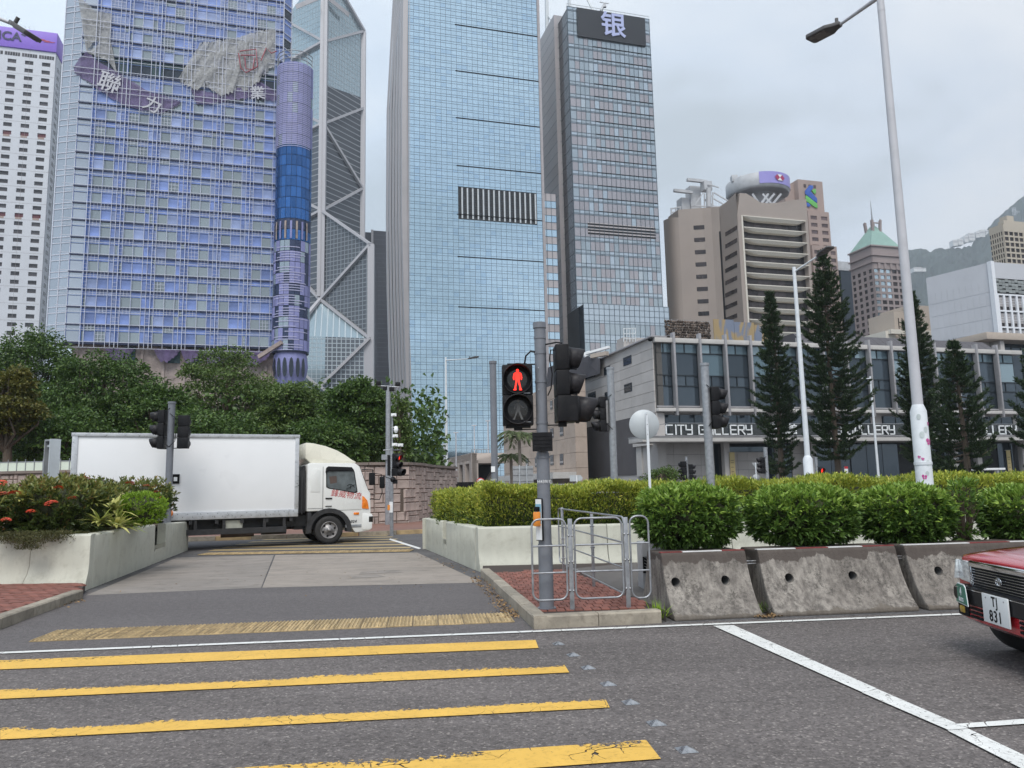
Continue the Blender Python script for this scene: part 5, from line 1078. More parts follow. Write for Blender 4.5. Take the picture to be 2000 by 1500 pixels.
za, zb = [v for v in vs if v < s0][-1], [v for v in vs if v > s1][0]
mb = MB(); mb.box(us[9], us[24], .1, .4, za, zb); mb.build('louvre_recess', DRK, T)
for k in range(15): x = us[9] + (us[24] - us[9]) * (k + .62) / 15; mb = MB(); mb.box(x - .05, x + .42, -.12, .12, za + .3, zb - .3); mb.build('louvre_fin', mat('pale_fin', (0.55, 0.58, 0.60), .4, .3) if k == 0 else bpy.data.materials['pale_fin'], T)
for y_ in (55, 142, 232, 325, 419, 507, 605):
    z = hz(P + Vector((20, 5.7, 0)), y_); z = min(vs, key=lambda v: abs(v - z)); mb = MB(); mb.box(us[9] - .4, Ln, -.18, .05, z - .12, z + .14); mb.build('black_band', BKS, T)  # black horizontal bars standing proud of the glazing
mb = MB(); mb.box(Ln, Ln + 1.1, .3, 9, 0, top); mb.build('side_return', PNKG, T)
mb = MB(); [mb.box(Ln, Ln + 1.12, .27, .3, v, v + .1) for v in vs[::2]]; mb.build('panel_joint', STL2, T)
ed = [(788, 770, -30), (785, 757, 210), (785, 755.5, 420), (788, 757, 560), (792, 761, 700), (796, 768, 850), (797, 772, 948)]
Mi = (Matrix.Translation((P.x, P.y, 0)) @ Matrix.Rotation(R(GA), 4, 'Z')).inverted()
for k in range(6):
    f = k / 5; mb = MB(); pts = [Mi @ W(b_ + (a - b_) * f, y_, YC + (5 - k) * 4) for a, b_, y_ in ed]; wd = 1.5 if k == 5 else .42; vs_q = []
    for p in pts: vs_q += [(p.x, p.y, p.z), (p.x + wd, p.y - .4, p.z), (p.x + wd, p.y + 3, p.z), (p.x, p.y + 3, p.z)]
    n = len(pts); mb.add(vs_q, [(i * 4 + q, i * 4 + (q + 1) % 4, (i + 1) * 4 + (q + 1) % 4, (i + 1) * 4 + q) for i in range(n - 1) for q in range(4)]); mb.build('fin', STL2, T)
mb = MB(); pts = [(Mi @ W(a, y_, YC + 2), Mi @ W(b_ + 3, y_, YC + 22)) for a, b_, y_ in ed]; vs_q = []
for p, q in pts: vs_q += [tuple(p), tuple(q), (q.x + 3, q.y + 4, q.z), (p.x + 6, p.y + 6, p.z)]
mb.add(vs_q, [(i * 4 + q, i * 4 + (q + 1) % 4, (i + 1) * 4 + (q + 1) % 4, (i + 1) * 4 + q) for i in range(len(pts) - 1) for q in range(4)]); mb.build('side_glazing', glass('deep_glass', (0.09, 0.11, 0.14), .15, .6), T)
mb = MB(); pts = [(Mi @ W(a + 7, y_, YC + .5), Mi @ W(800.5, y_, YC)) for a, b_, y_ in ed]; vs_q = []
for p, q in pts: vs_q += [(p.x, p.y, p.z), (q.x, q.y, q.z), (q.x, q.y + 2, q.z), (p.x, p.y + 2, p.z)]
mb.add(vs_q, [(i * 4 + q, i * 4 + (q + 1) % 4, (i + 1) * 4 + (q + 1) % 4, (i + 1) * 4 + q) for i in range(len(pts) - 1) for q in range(4)]); mb.build('edge_strip', PNKG, T)

# slim banded block between the two glass towers
P = W(1062, 600, 241); T = bld('banded_block', 'slim block with pink grey bands and blue windows between the two glass towers', P); Ln = run(P, GA, 1092, 600); top = hz(P, 376)
pz = 4.86; vs = [top - 2.7]; 
while vs[0] > 6: vs = [vs[0] - pz, vs[0] - pz + 2.5] + vs
vs = [v for v in vs if v > 0]; vs = [0] + vs + [top]; par_ = {}
mb = MB(); mb.box(0, Ln, .2, 12, 0, top); mb.build('core', DRK, T)
curtain(T, (0, 0, 0), 0, lin(0, Ln, 3), vs, lambda i, j: (PNKG if (len(vs) - j) % 2 == 0 else GB), MUL, mw=.12, tilt=.003)

# ------------------------------------------------------------------ silver tower with the character sign
P = W(1122, 450, 252); T = bld('glass_tower', 'silver grey glass tower with black rooftop sign bearing a large character', P)
GS = glass('silver_curtain_glass', (0.36, 0.42, 0.46), .1, .7, .07, (0.46, 0.52, 0.56), .95, wav=.003, scale=.1)
GS2 = glass('silver_spandrel_glass', (0.44, 0.51, 0.57), .1, .7, .04, wav=.003, scale=.1)
GW = glass('warm_tint_reflection_glass', (0.385, 0.37, 0.39), .12, .65, .05, wav=.003)
Ln = run(P, GA, 1287.5, 450); top = hz(P, 12); fl = 4.69; z = top; vs = [top]
while z > fl: vs += [z - 1.15, z - 1.55, z - fl]; z -= fl
vs = sorted(set(vs + [0])); us = [0] + lin(2.2, Ln, 17)
def sp(i, j):
    h = vs[j + 1] - vs[j]; r = RNG.random(); zc = (vs[j] + vs[j + 1]) / 2
    if h < 1.6: return GS2 if (zc < 75 or zc > top * .93 or r < .35) else GS
    warm = math.exp(-((zc - top * .60) / (top * .26)) ** 2)  # warm panes gathered around mid height paint a reflection into the glass
    return GW if r < warm * .85 + .06 else (GS if r < .93 else GS2)
mb = MB(); mb.box(.1, Ln, .3, 26, 0, top - .5); mb.build('core', DRK, T)
curtain(T, (0, 0, 0), 0, us, vs, sp, MUL, mw=.13, md=.12, tilt=.004, maxpy=600)
for k in range(1, 17, 1):
    zt_ = top - fl * k
    if zt_ > 40 and k > 2: mb = MB(); mb.box(us[5], Ln, -.22, .04, zt_ - .08, zt_ + .10); mb.build('black_band', BKS, T)  # black bar along each floor, proud of the panes
u0, u1 = run(P, GA, 1127, 50), run(P, GA, 1258, 50); Pm = P + Vector((cos(R(GA)), sin(R(GA)), 0)) * (u0 + u1) / 2; z0, z1 = hz(Pm, 82), hz(Pm, 27)
SGN = mat('sign_black_panel', (0.018, 0.02, 0.026), .45); LAV = mat('lavender_letter', (0.42, 0.46, 0.70), .5, var=.05)
mb = MB(); mb.box(u0, u1, -.7, -.2, z0, z1); sg = mb.build('sign_panel', SGN, T); text('sign_character', '银', 9.8, LAV, sg, ((u0 + u1) / 2 + .5, -.9, (z0 + z1) / 2 + .1), ext_=.12, bold=.16)
mb = MB(); z = hz(P + Vector((12, 3, 0)), 447); [mb.box(us[2] + 1, us[-2] + .3, -.1, .1, z - 2.2 + k * 1.1, z - 1.65 + k * 1.1) for k in range(4)]; mb.build('louvre_slot', BKS, T)
mb = MB(); mb.box(us[2] + 1, us[-2] + .3, -.05, .05, z - 2.3, z + 2.0); mb.build('louvre_panel', PNKG, T)
d1 = -(-run(P, 106, 1103, 450)); DG = glass('near_black_glass', (0.035, 0.045, 0.06), .18, .5)
mb = MB(); mb.box(-.08, 0.1, 0, d1, 0, top - .8); mb.build('side_glazing', DG, T)
mb = MB(); [mb.box(-.14, -.08, .3, d1, v - .06, v + .06) for v in vs[::3]]; mb.box(-.2, 0, -.05, .2, 0, top); mb.build('side_joint', MUL, T)
d2 = run(P, 106, 1068, 450); xw = 1.7
mb = MB(); mb.box(-xw, 2, d1, d2, 0, top + 2.5); mb.build('side_block', STL2, T); mb = MB(); [mb.box(-xw - .03, 2, d1 - .03, d2, z, z + .12) for z in np.arange(4, top, 4)]; mb.build('panel_joint', MUL, T)
mb = MB(); mb.box(-xw - .02, -.6, d1 - .06, d1 - .03, 0, top + 2.4); mb.build('edge_facet', PNKG, T)
mb = MB()
for k in range(18): u = Ln * k / 17; mb.bar((u, .2, top - .5), (u, .2, top + 1.2), .12)
mb.bar((0, .2, top + 1.2), (Ln, .2, top + 1.2), .16); mb.build('parapet_rail', mat('pale_roof_steel', (0.60, 0.63, 0.65), .5, .2), T)
PRS = bpy.data.materials['pale_roof_steel']
a = Mi2 = (Matrix.Translation((P.x, P.y, 0)) @ Matrix.Rotation(R(GA), 4, 'Z')).inverted()
def wl(px, py, Y): return Mi2 @ W(px, py, Y)
mb = MB(); mb.bar(wl(1069, 78, 272), wl(1067, -40, 272), 1.2); mb.bar(wl(1113, 38, 259), wl(1110, -60, 259), .9); mb.bar(wl(1070, 30, 272), wl(1085, 52, 266), .5); mb.bar(wl(1138, -20, 259), wl(1158, 20, 259), .6); mb.build('roof_mast', PRS, T)
mb = MB(); mb.tube([wl(1174, 22, 259), wl(1181, 6, 259)], [.6, .3], 8); mb.bar(wl(1171, 4, 259), wl(1189, 7, 259), .25); mb.bar(wl(1178, 12, 259), wl(1184, 12, 259), .9); mb.build('antenna', GALV, T)
# lower glass podium
P = W(1141, 640, 234); T = bld('glass_podium', 'lower glass block at the foot of the silver tower', P); Ln = run(P, GA, 1308, 640); top = hz(P, 592)
mb = MB(); mb.box(.05, Ln, .3, 15, 0, top - .3); mb.build('core', DRK, T); z = top; vs = [top]
for k in range(9): vs += [z - 1.8, z - 2.6, z - 6.2] if k else [z - 1.6, z - 3.6]; z = vs[-1]
vs = sorted(v for v in set(vs + [0.0]) if v >= 0)
curtain(T, (0, 0, 0), 0, lin(0, Ln, 17), vs, lambda i, j: GS2 if vs[j + 1] - vs[j] < 2.4 else (GS if RNG.random() < .6 else GW), MUL, mw=.12, tilt=.004, maxpy=720)
mb = MB(); mb.box(-.1, .05, 0, 4, 0, top - .8); mb.build('side_glazing', DG, T)

# ------------------------------------------------------------------ building wrapped in blue film and scaffolding
P = W(131, 600, 150); T = bld('wrapped_building', 'wide office block wrapped in blue film and white scaffolding, torn banners hanging', P)
BF = mat('blue_film', (0.19, 0.27, 0.56), .5, .05, var=.22, scale=.5, per=.22); BF2 = mat('lilac_film', (0.27, 0.34, 0.56), .5, .05, var=.16, scale=.6, per=.18)
GG = glass('grey_green_pane', (0.30, 0.34, 0.36), .12, .6, .12, wav=.01, scale=.3); SCF = mat('white_scaffold', (0.54, 0.56, 0.64), .6, var=.08); BST = mat('blue_mullion', (0.10, 0.17, 0.40), .4, .2); DRL = mat('dark_slab_and_shadow', (0.03, 0.04, 0.09), .6)
TEAL = mat('dark_teal_spandrel', (0.012, 0.05, 0.06), .4); SLV2 = glass('silver_grey_pane', (0.42, 0.46, 0.52), .1, .6, .08)
Ln = run(P, GA, 543, 560); zb0 = hz(P, 668); top = hz(P, -90); nb = 6; L1_ = 2.6; bay = (Ln - L1_) / nb
us = [0, L1_]
for k in range(nb): us += [L1_ + bay * (k + f) for f in (.11, .42, .73, .87, 1.0)] if k < nb else []
fl = 3.62; vs = [zb0]; 
while vs[-1] < top: vs += [vs[-1] + fl * .66, vs[-1] + fl]
band = hz(P + Vector((15, 4, 0)), 140), hz(P + Vector((15, 4, 0)), 96)
jb = min(range(len(vs) - 2), key=lambda j: abs(vs[j] - band[0]) + 9 * (j % 2))
def wp_m(i, j):
    if j in (jb, jb + 1): return DG if j == jb and (i - 1) % 5 in (1, 2) else TEAL
    r = RNG.random(); hi = (vs[j] - zb0) / (vs[-1] - zb0); c = (i - 1) % 5
    if i <= 0: return SLV2
    if j % 2 == 0 and c in (1, 2): return GG if r < .62 - hi * .25 else (BF if r < .85 - hi * .2 else BF2)
    return (BF if r < .72 - .35 * hi else BF2) if RNG.random() > .06 else GG
mb = MB(); mb.box(.1, Ln, .3, 30, zb0, top); mb.build('core', DRK, T)
curtain(T, (0, 0, 0), 0, us, vs, wp_m, BST, mw=.10, md=.10, tilt=.008, hmw=.08, maxpy=690)
BCL = mat('blue_column_film', (0.07, 0.16, 0.46), .5, var=.2, scale=1)
for k in range(nb): mb = MB(); xq = L1_ + bay * k; mb.box(xq - .16, xq + .16, -.22, 0, zb0, top); mb.build('column_cover', BCL, T)
mb = MB(); dk = MB(); fine = MB(); rs = random.Random(2); y = -.75
for j in range(0, len(vs), 2):
    v = vs[j]; mb.bar((-2, y, v + .1), (Ln + .3, y, v + .1), .10); mb.bar((-2, y, v - fl * .30), (Ln + .3, y, v - fl * .30), .08); dk.box(-.1, Ln, -.3, .05, v - .14, v + .10)  # dark boxes paint a shadow line along each floor
u = .0
for i in range(len(us)): 
    if i > 0: mb.bar((us[i] + .1, y - .05, zb0 - 1), (us[i] + .1, y - .05, top), .085 if (i - 1) % 5 else .12)
for j in range(0, len(vs) - 2):
    z0, z1 = vs[j], vs[j + 1]; hi = (z0 - zb0) / (vs[-1] - zb0)
    for i in range(1, len(us) - 1):
        r = rs.random(); lat = (j % 2 == 1 and r < .55) or (j % 2 == 0 and r < max(.06, (hi - .55) * 1.9)) or ((i - 1) % 5 in (0, 4) and r < .7)
        if not lat or j in (jb, jb + 1): continue
        n = 2 if us[i + 1] - us[i] > 1.2 else 1
        for k in range(1, n + 1 if n > 1 else 1): uu = us[i] + (us[i + 1] - us[i]) * k / (n + 1); fine.bar((uu, y + .25, z0), (uu, y + .25, z1), .06)
        n2 = max(1, int((z1 - z0) / .8))
        for k in range(1, n2 + 1): zz = z0 + (z1 - z0) * k / (n2 + 1); fine.bar((us[i], y + .25, zz), (us[i + 1], y + .25, zz), .055)
mb.build('scaffold_poles', SCF, T, fix=False, kind='stuff'); fine.build('lattice_strips', SCF, T, fix=False, kind='stuff'); dk.build('floor_shadow_line', DRL, T, fix=False)
# left end: silver facet turning away; right end: narrow dark-windowed facet
F_ = MB(Matrix.Rotation(R(-26), 4, 'Z')); wl_ = run(P, GA - 26, 94, 600)   # negative: extends left
wl_ = -abs(wl_); lf = bpy.data.objects.new('end_bay', None); C.objects.link(lf); lf.parent = T
F2 = Matrix.Rotation(R(-26), 4, 'Z'); fa = MB(F2); fb = MB(F2)
for j in range(len(vs) - 1):
    for a0, a1 in ((wl_, wl_ * .52), (wl_ * .5, -.05)): fa.box(a0, a1, -.06, .1, vs[j] + .1, vs[j + 1] - .1)
    fb.box(wl_, 0, -.16, .0, vs[j] - .09, vs[j] + .09)
for a0 in (wl_, wl_ * .51, -.05): fb.box(a0 - .08, a0 + .08, -.16, 0, vs[0], vs[-1])
fa.build('pane', SLV2, lf, fix=False); fb.build('frame', SCF, lf, fix=False)
fc = MB(F2); fc.box(wl_, 0, .1, 12, zb0, top); fc.build('core', DRK, lf)
re_ = bpy.data.objects.new('corner_bay', None); C.objects.link(re_); re_.parent = T; re_.location = (Ln, 0, 0); re_.rotation_euler = (0, 0, R(50)); wr = 2.6
a1_, b1_, c1_ = MB(), MB(), MB()
for j in range(len(vs) - 1):
    (c1_ if (j % 2 == 0 and (j // 2) % 2) else a1_).box(.15, wr - .1, -.04, .1, vs[j] + .1, vs[j + 1] - .1); b1_.box(0, wr, -.2, 0, vs[j] - .1, vs[j] + .1)
b1_.box(-.1, .1, -.2, 0, vs[0], vs[-1]); b1_.box(wr - .1, wr + .1, -.2, 0, vs[0], vs[-1]); a1_.build('film_pane', BF, re_, fix=False); c1_.build('open_window', DG, re_, fix=False); b1_.build('frame', SCF, re_, fix=False)
mb = MB(); mb.box(0, wr, .1, 10, zb0, top); mb.build('core', DRK, re_)
BRS = mat('brown_stripped_wall', (0.33, 0.27, 0.245), .85, var=.25, scale=.7, dirt=.6, dirtcol=(.12, .08, .10)); PUR = mat('purple_banner', (0.105, 0.075, 0.16), .8, var=.25, scale=.6, per=.1)
mb = MB(); mb.box(1, Ln + 1, 1.2, 28, 0, zb0 + .1); mb.build('lower_wall', BRS, T); mb = MB(); mb.box(-.5, Ln + .3, -.5, .4, zb0 - .35, zb0); mb.build('edge_beam', DRL, T)
for k in range(10):
    x = Ln * (k + .4) / 10; mb = MB(); mb.box(x, x + .5, .9, 1.25, 0, zb0 - .3); mb.build('column', BRS, T)
    if k in (2, 4, 5, 6): mb = MB(); mb.box(x + .8, x + 2.6 + k * .2, 1.0, 1.18, zb0 - 3.6, zb0 - .4); mb.build('green_hoarding', TEAL, T)
# torn banners on the scaffold
def cloth(name, label, top_, bot_, m, off=1.3, nu=26, nv=12, fold=.35, parent=None, fr=3.0, seed=0, ragged=2.2, slack=.35, smooth=True):
    """hanging cloth between two polylines of sight lines, gathered in folds"""
    def at(pl, t):
        k = t * (len(pl) - 1); i = min(int(k), len(pl) - 2); f = k - i; return pl[i][0] + (pl[i + 1][0] - pl[i][0]) * f, pl[i][1] + (pl[i + 1][1] - pl[i][1]) * f
    r_ = random.Random(seed); ph = r_.random() * 6; vs_ = []
    for a in range(nu + 1):
        for b_ in range(nv + 1):
            s, t = a / nu, b_ / nv; p, q = at(top_, s), at(bot_, s); jg = (abs(2 * t - 1) ** 3) * ragged; px, py = p[0] + (q[0] - p[0]) * t + r_.uniform(-.5, .5) * jg, p[1] + (q[1] - p[1]) * t + r_.uniform(-1, 1) * jg * (1 if t > .5 else .5) + slack * 6 * t * abs(sin(s * fr * 3.14))
            o = off + fold * (.6 * sin(s * fr * 6.28 + ph + t * 2.2) + .4 * sin(s * fr * 14.1 + t * 5 + ph * 2)) * (.35 + .65 * t) + fold * .1 * sin(s * fr * 37 + t * 9) + fold * .2 * sin(t * 17 + s * 8)
            vs_.append(tuple(onp(P, GA, px, py, o)))
    mb = MB(); mb.add(vs_, [(a * (nv + 1) + b_, (a + 1) * (nv + 1) + b_, (a + 1) * (nv + 1) + b_ + 1, a * (nv + 1) + b_ + 1) for a in range(nu) for b_ in range(nv)], 0, smooth)
    o = mb.build(name, m, parent, fix=False)
    if label: o['label'] = label; o['category'] = 'banner'
    return o
def netting(name, col, alpha):
    m, N, L, b = _nodes(name); v = coords(N, L); c = mixc(N, L, noise(N, L, v, 1.2, 5, .6), tuple(k * .8 for k in col), tuple(k * 1.15 for k in col)); L.new(c, b.inputs['Base Color']); b.inputs['Roughness'].default_value = .9
    a = N.new('ShaderNodeMapRange'); a.inputs[3].default_value = alpha - .22; a.inputs[4].default_value = min(1, alpha + .15); L.new(noise(N, L, v, 2.5, 4, .6), a.inputs[0]); L.new(a.outputs[0], b.inputs['Alpha']); return m
NET = netting('grey_netting', (0.36, 0.36, 0.36), .86); PUN = netting('purple_cloth', (0.15, 0.12, 0.23), .93); WHL = mat('white_print', (0.48, 0.48, 0.52), .8); RPR = mat('red_brush_print', (0.36, 0.10, 0.12), .8)
cloth('torn_banner', 'grey torn netting hanging at the top left of the scaffolded block', [(152, -8), (185, 20), (219, 26)], [(168, 98), (186, 78), (216, 80)], NET, seed=1, fr=2, off=.5, fold=.2)
cloth('torn_banner', 'narrow grey strips of netting above the purple banner', [(168, 96), (176, 98), (205, 74), (216, 78)], [(172, 104), (188, 108), (212, 118), (228, 142)], NET, seed=2, fr=2, nu=14, off=.5, fold=.2)
b1 = cloth('torn_banner', 'long purple banner sagging across the left half with white characters', [(143, 130), (168, 100), (190, 118), (240, 148), (290, 178), (352, 197)], [(146, 142), (176, 160), (205, 183), (248, 206), (316, 222), (352, 200)], PUN, seed=3, fr=2.5, nu=70, off=.5, fold=.22)
b2 = cloth('torn_banner', 'big bunched grey netting with red brush mark on the right half', [(392, 84), (430, 78), (465, 74), (500, 62), (538, 56)], [(348, 152), (385, 168), (440, 176), (480, 168), (536, 128)], NET, seed=4, fr=3.1, nu=90, nv=20, fold=.3, off=.75, ragged=4, slack=1.6)
b3 = cloth('torn_banner', 'lower purple banner strip with a white character at the right end', [(372, 172), (420, 182), (470, 166), (506, 158), (541, 180)], [(384, 203), (430, 198), (480, 190), (515, 192), (541, 197)], PUN, seed=5, fr=3, nu=60, off=.5, fold=.2)
def glyph(s, size, px, py, m, par, rot, off=.86):
    o = text('banner_character', s, size, m, par, onp(P, GA, px, py, off), ext_=.02, bold=.04); o.rotation_euler = Euler((R(90), R(rot), R(GA))); return o
glyph('聯', 4.6, 213, 163, WHL, b1, 14); glyph('力', 3.6, 297, 206, WHL, b1, 22); glyph('業', 3.2, 503, 183, WHL, b3, -8)
mb = MB()
for pl in ([(468, 100), (500, 96), (503, 130), (480, 142), (470, 132), (466, 104)], [(470, 108), (498, 108)], [(478, 112), (480, 134), (494, 136), (497, 114)], [(510, 118), (520, 94), (530, 104), (540, 100)]):
    mb.tube([onp(P, GA, x, y, 1.25) for x, y in pl], .13, 6)
mb.build('red_brush_mark', RPR, b2)
for k, (a, b_) in enumerate(((205, 262), (300, 352), (352, 395), (395, 470), (470, 530))):
    cloth('purple_sheet' if 0 else 'torn_banner', ['ragged purple sheet under the blue film, far left above the trees', 'ragged purple sheet under the film, second from left', 'small purple sheet under the film, beside a green hoarding', 'wide purple sheet under the film above the trees', 'purple sheet under the film nearest the round tower'][k],
          [(a, 680 + k), (b_, 682 + k)], [(a + 8, 697 + k * 3), ((a + b_) / 2, 712 - 4 * (k % 2)), (b_ - 6, 690 + k * 2)], PUR, off=.4, seed=10 + k, nu=12, nv=5, fold=.2)

# round stair tower at its right side
P = W(571, 500, 160); T = thing('round_tower', 'round tower clad in purple louvres and deep blue glass beside the wrapped block', 'tower', (P.x, P.y, 0)); r = 36.5 / 1500 * 160
LOU = mat('purple_louvre', (0.24, 0.25, 0.47), .6, var=.1, per=.12, spec=.2); DBL = glass('deep_blue_glass', (0.035, 0.12, 0.33), .08, .6, .25, wav=.01); GPN = glass('round_grey_pane', (0.30, 0.36, 0.41), .25, .4, .1); PKB = mat('dark_blue_panel', (0.03, 0.045, 0.10), .35, .3)
zs = [hz(P, y_) for y_ in (745, 690, 480, 440, 300, 138)]
mb = MB(); mb.lathe([(r - .15, zs[1] - .2), (r - .15, zs[5])], 32); mb.build('core', PKB, T, fix=False)
nseg = 22
def cur(z0, z1, a0, a1, rr, n=2, d=.0):
    m_ = MB(); m_.lathe([(rr, z0), (rr, z1)], n, a0=a0, a1=a1, smooth=True); return m_
rs = random.Random(5)
for row in range(27):
    zc0 = zs[1] + (zs[5] - zs[1]) * row / 27; zc1 = zs[1] + (zs[5] - zs[1]) * (row + 1) / 27
    for k in range(-5, 6):
        a = R(-90) + k * 2 * pi / nseg; a0, a1 = a - pi / nseg + .01, a + pi / nseg - .01; zm = (zc0 + zc1) / 2
        if zm > zs[4]: m = GPN if rs.random() < .08 else LOU
        elif zm > zs[3]: m = DBL
        elif zm > zs[2]: m = PKB if row % 2 else DBL
        else: m = LOU if rs.random() < .62 else (PKB if rs.random() < .6 else GPN)
        cur(zc0 + .06, zc1 - .06, a0, a1, r + (.05 if m is LOU else .0)).build('panel', m, T, fix=False)
        if m is LOU:
            pass
lv = MB()
for q in range(int((zs[5] - zs[4]) / .42)): z = zs[4] + q * .42; lv.lathe([(r + .14, z), (r + .14, z + .13)], 20, a0=R(-160), a1=R(-20))
for q in range(int((zs[2] - zs[1]) / .55)):
    if rs.random() < .8: z = zs[1] + q * .55; a = R(-150 + rs.random() * 60); lv.lathe([(r + .14, z), (r + .14, z + .16)], 10, a0=a, a1=a + R(75))
lv.build('louvre_blades', mat('lilac_blade', (0.42, 0.42, 0.60), .5), T, fix=False, kind='stuff')
for k in range(8): a = R(-150 + k * 17); m_ = MB(); m_.lathe([(r + .12, zs[2] + .4), (r + .16, zs[2] + 1.2), (r + .16, zs[3] - 1.2), (r + .1, zs[3] - .3)], 2, a0=a, a1=a + R(6)); m_.build('arch_rib', BRS if k % 2 else LOU, T, fix=False)
mb = MB(); mb.lathe([(r * .7, 0), (r * .72, zs[0]), (r * .86, zs[0] + 1.2), (r * .93, (zs[0] + zs[1]) / 2), (r * .86, zs[1] - .6), (r * .8, zs[1])], 32); mb.build('bulb_base', LOU, T, fix=False)
for k in range(7):
    a = R(-155 + k * 21); m_ = MB(); c = Vector((cos(a), sin(a), 0)); t_ = Vector((-sin(a), cos(a), 0)); zm = (zs[0] + zs[1]) / 2 - .5; n = 12
    m_.add([tuple(c * (r * .95) + t_ * (.45 * cos(q)) + Vector((0, 0, zm + 2.1 * sin(q)))) for q in np.linspace(0, 2 * pi, n, endpoint=False)], [tuple(range(n))]); m_.build('oval_window', DG, T, fix=False)
mb = MB(); mb.bar((-r - 1.8, -r * .8, zs[1] - 1.2), (-.6, -r - .3, zs[1] + 1.6), .6, .8); mb.build('pink_beam', BRS, T)
mb = MB(); zr = zs[5]
for k in range(3): mb.tube([(cos(a) * r * (1 - .02 * k), sin(a) * r, zr + 2.6 - k * .9 + .0 * a) for a in np.linspace(R(-170), R(-5), 16)], .09, 6)
for k in range(7): a = R(-165 + k * 26); mb.tube([(cos(a) * r, sin(a) * r, zr - .2), (cos(a) * r, sin(a) * r, zr + 2.7)], .07, 6)
mb.build('roof_ring', GALV, T)
# ------------------------------------------------------------------ white office block at the left edge with purple sign band
P = W(97, 300, 288); T = bld('office_block', 'white concrete office block with purple roof sign at the left edge', P)
WC = mat('white_cladding', (0.58, 0.60, 0.645), .6, var=.04, scale=.1, dirt=.12, dirtcol=(.36, .35, .34)); WNG = mat('dim_window', (0.06, 0.055, 0.06), .25, .3, var=.4, scale=.3, per=.35); RWN = mat('red_window', (0.10, 0.012, 0.02), .5); PSG = mat('purple_sign', (0.245, 0.13, 0.62), .45, var=.05); STN2 = mat('rust_stain', (0.36, 0.27, 0.24), .8, var=.3)
top = hz(P, 104); fl = 3.32; cw = 6.0; Lf = -32
us = [0]; x = 0
for k in range(6): us += [x - 1.75, x - 4.7]; x -= cw
us = sorted(us); nW = len(us); vs = [0]; z = top - 4.6; lv_ = []
while z > 2: lv_.append((z - 1.62, z)); z -= fl
lv_ = lv_[::-1]
for a, b_ in lv_: vs += [a, b_]
vs.append(top)
opn = lambda i, j: (i % 2 == 0 and i < nW - 1) and j % 2 == 1
redrow = {2 * (len(lv_) - 1 - 9) + 1, 2 * (len(lv_) - 1 - 19) + 1}
punched(T, (0, 0, 0), 0, us, vs, opn, WC, lambda i, j: RWN if j in redrow else WNG, th=.5, maxpy=680)
sj = MB(); [sj.box(us[0], .01, -.03, .01, a - .95, a - .86) for k, (a, b_) in enumerate(lv_) if k % 2 == 0]; [sj.box(x_, x_ + .07, -.03, .01, 0, top) for x_ in (-9.2, -21.2)]; sj.build('panel_joint', STL2, T)
for j in redrow: mb = MB(); [mb.box(us[i] + .2, us[i + 1] - .5, -.02, .01, vs[j] - .8, vs[j]) for i in range(0, nW - 1, 2)]; mb.build('rust_stain', STN2, T)
wd = run(P, 106, 110, 300); wd = min(max(wd, 4), 22)
mb = MB(); F_ = Matrix.Rotation(R(90), 4, 'Z'); mb.box(-.02, 0, 0, wd, 0, top); mb.box(us[0], 0, wd * .8, wd, 0, top - 1); mb.build('side_wall', WC, T)
for a, b_ in lv_: o = MB(); o.box(0, .05, wd * .35, wd * .68, a, b_); o.build('side_window', WNG, T)
mb = MB(); mb.box(us[0], -.6, .5, wd - .5, 0, top - 2); mb.build('core', DRK, T)
zt2 = hz(P, 66); mb = MB(); mb.box(us[0], .3, -.6, wd + .3, top + .1, zt2); sg = mb.build('sign_band', PSG, T, bevel=.3)
zc = (top + zt2) / 2; text('sign_letters', 'AMERICA', 5.0, mat('dark_sign_letters', (0.03, 0.03, 0.09), .5), sg, (-12.3, -.75, zc + .2), ext_=.1, align='RIGHT', bold=.1)
mb = MB()
for k in range(4): x0 = -9.3 + k * .9; mb.prism([(x0 + k * .7, zc - .1 - .55 * k + 1.3), (x0 + 2.9 + k * .9, zc - 1.2 - .3 * k + 1.8), (x0 + 3.6 + k * .9, zc - 1.2 - .3 * k + 2.1), (x0 + .7 + k * .7, zc - .1 - .55 * k + 1.7)], .1, o=(0, -.75, 0))
mb.build('flag_emblem', mat('sign_flag_red', (0.45, 0.06, 0.12), .5), sg)
mb = MB(); mb.prism([(-12.6, zc + 1.7), (-11.2, zc + .9), (-10.6, zc + 1.2), (-12.0, zc + 2.0)], .1, o=(0, -.75, 0)); mb.prism([(-11.4, zc + 2.1), (-10.1, zc + 1.4), (-9.5, zc + 1.7), (-10.8, zc + 2.4)], .1, o=(0, -.75, 0)); mb.build('flag_emblem', bpy.data.materials['dark_sign_letters'], sg)
mb = MB(); [mb.tube([(-12 + k * 1.6, 2, zt2), (-12.2 + k * 1.6, 2, zt2 + 3)], .05, 4) for k in range(3)]; mb.build('antenna', GALV, T)
for i in range(0, nW - 1, 2):
    zz_ = lv_[-1][1] + 1.5
    mb = MB(); mb.box(us[i] - 1.2 + 0, us[i + 1] + 1.2, -.05, .02, zz_, zz_ + 1.5); mb.build('window', WNG, T); mb = MB(); [mb.box(us[i] - 1.2 + q * .9, us[i] - 1.1 + q * .9, -.08, 0, zz_, zz_ + 1.5) for q in range(1, 6)]; mb.build('window_bars', WC, T)

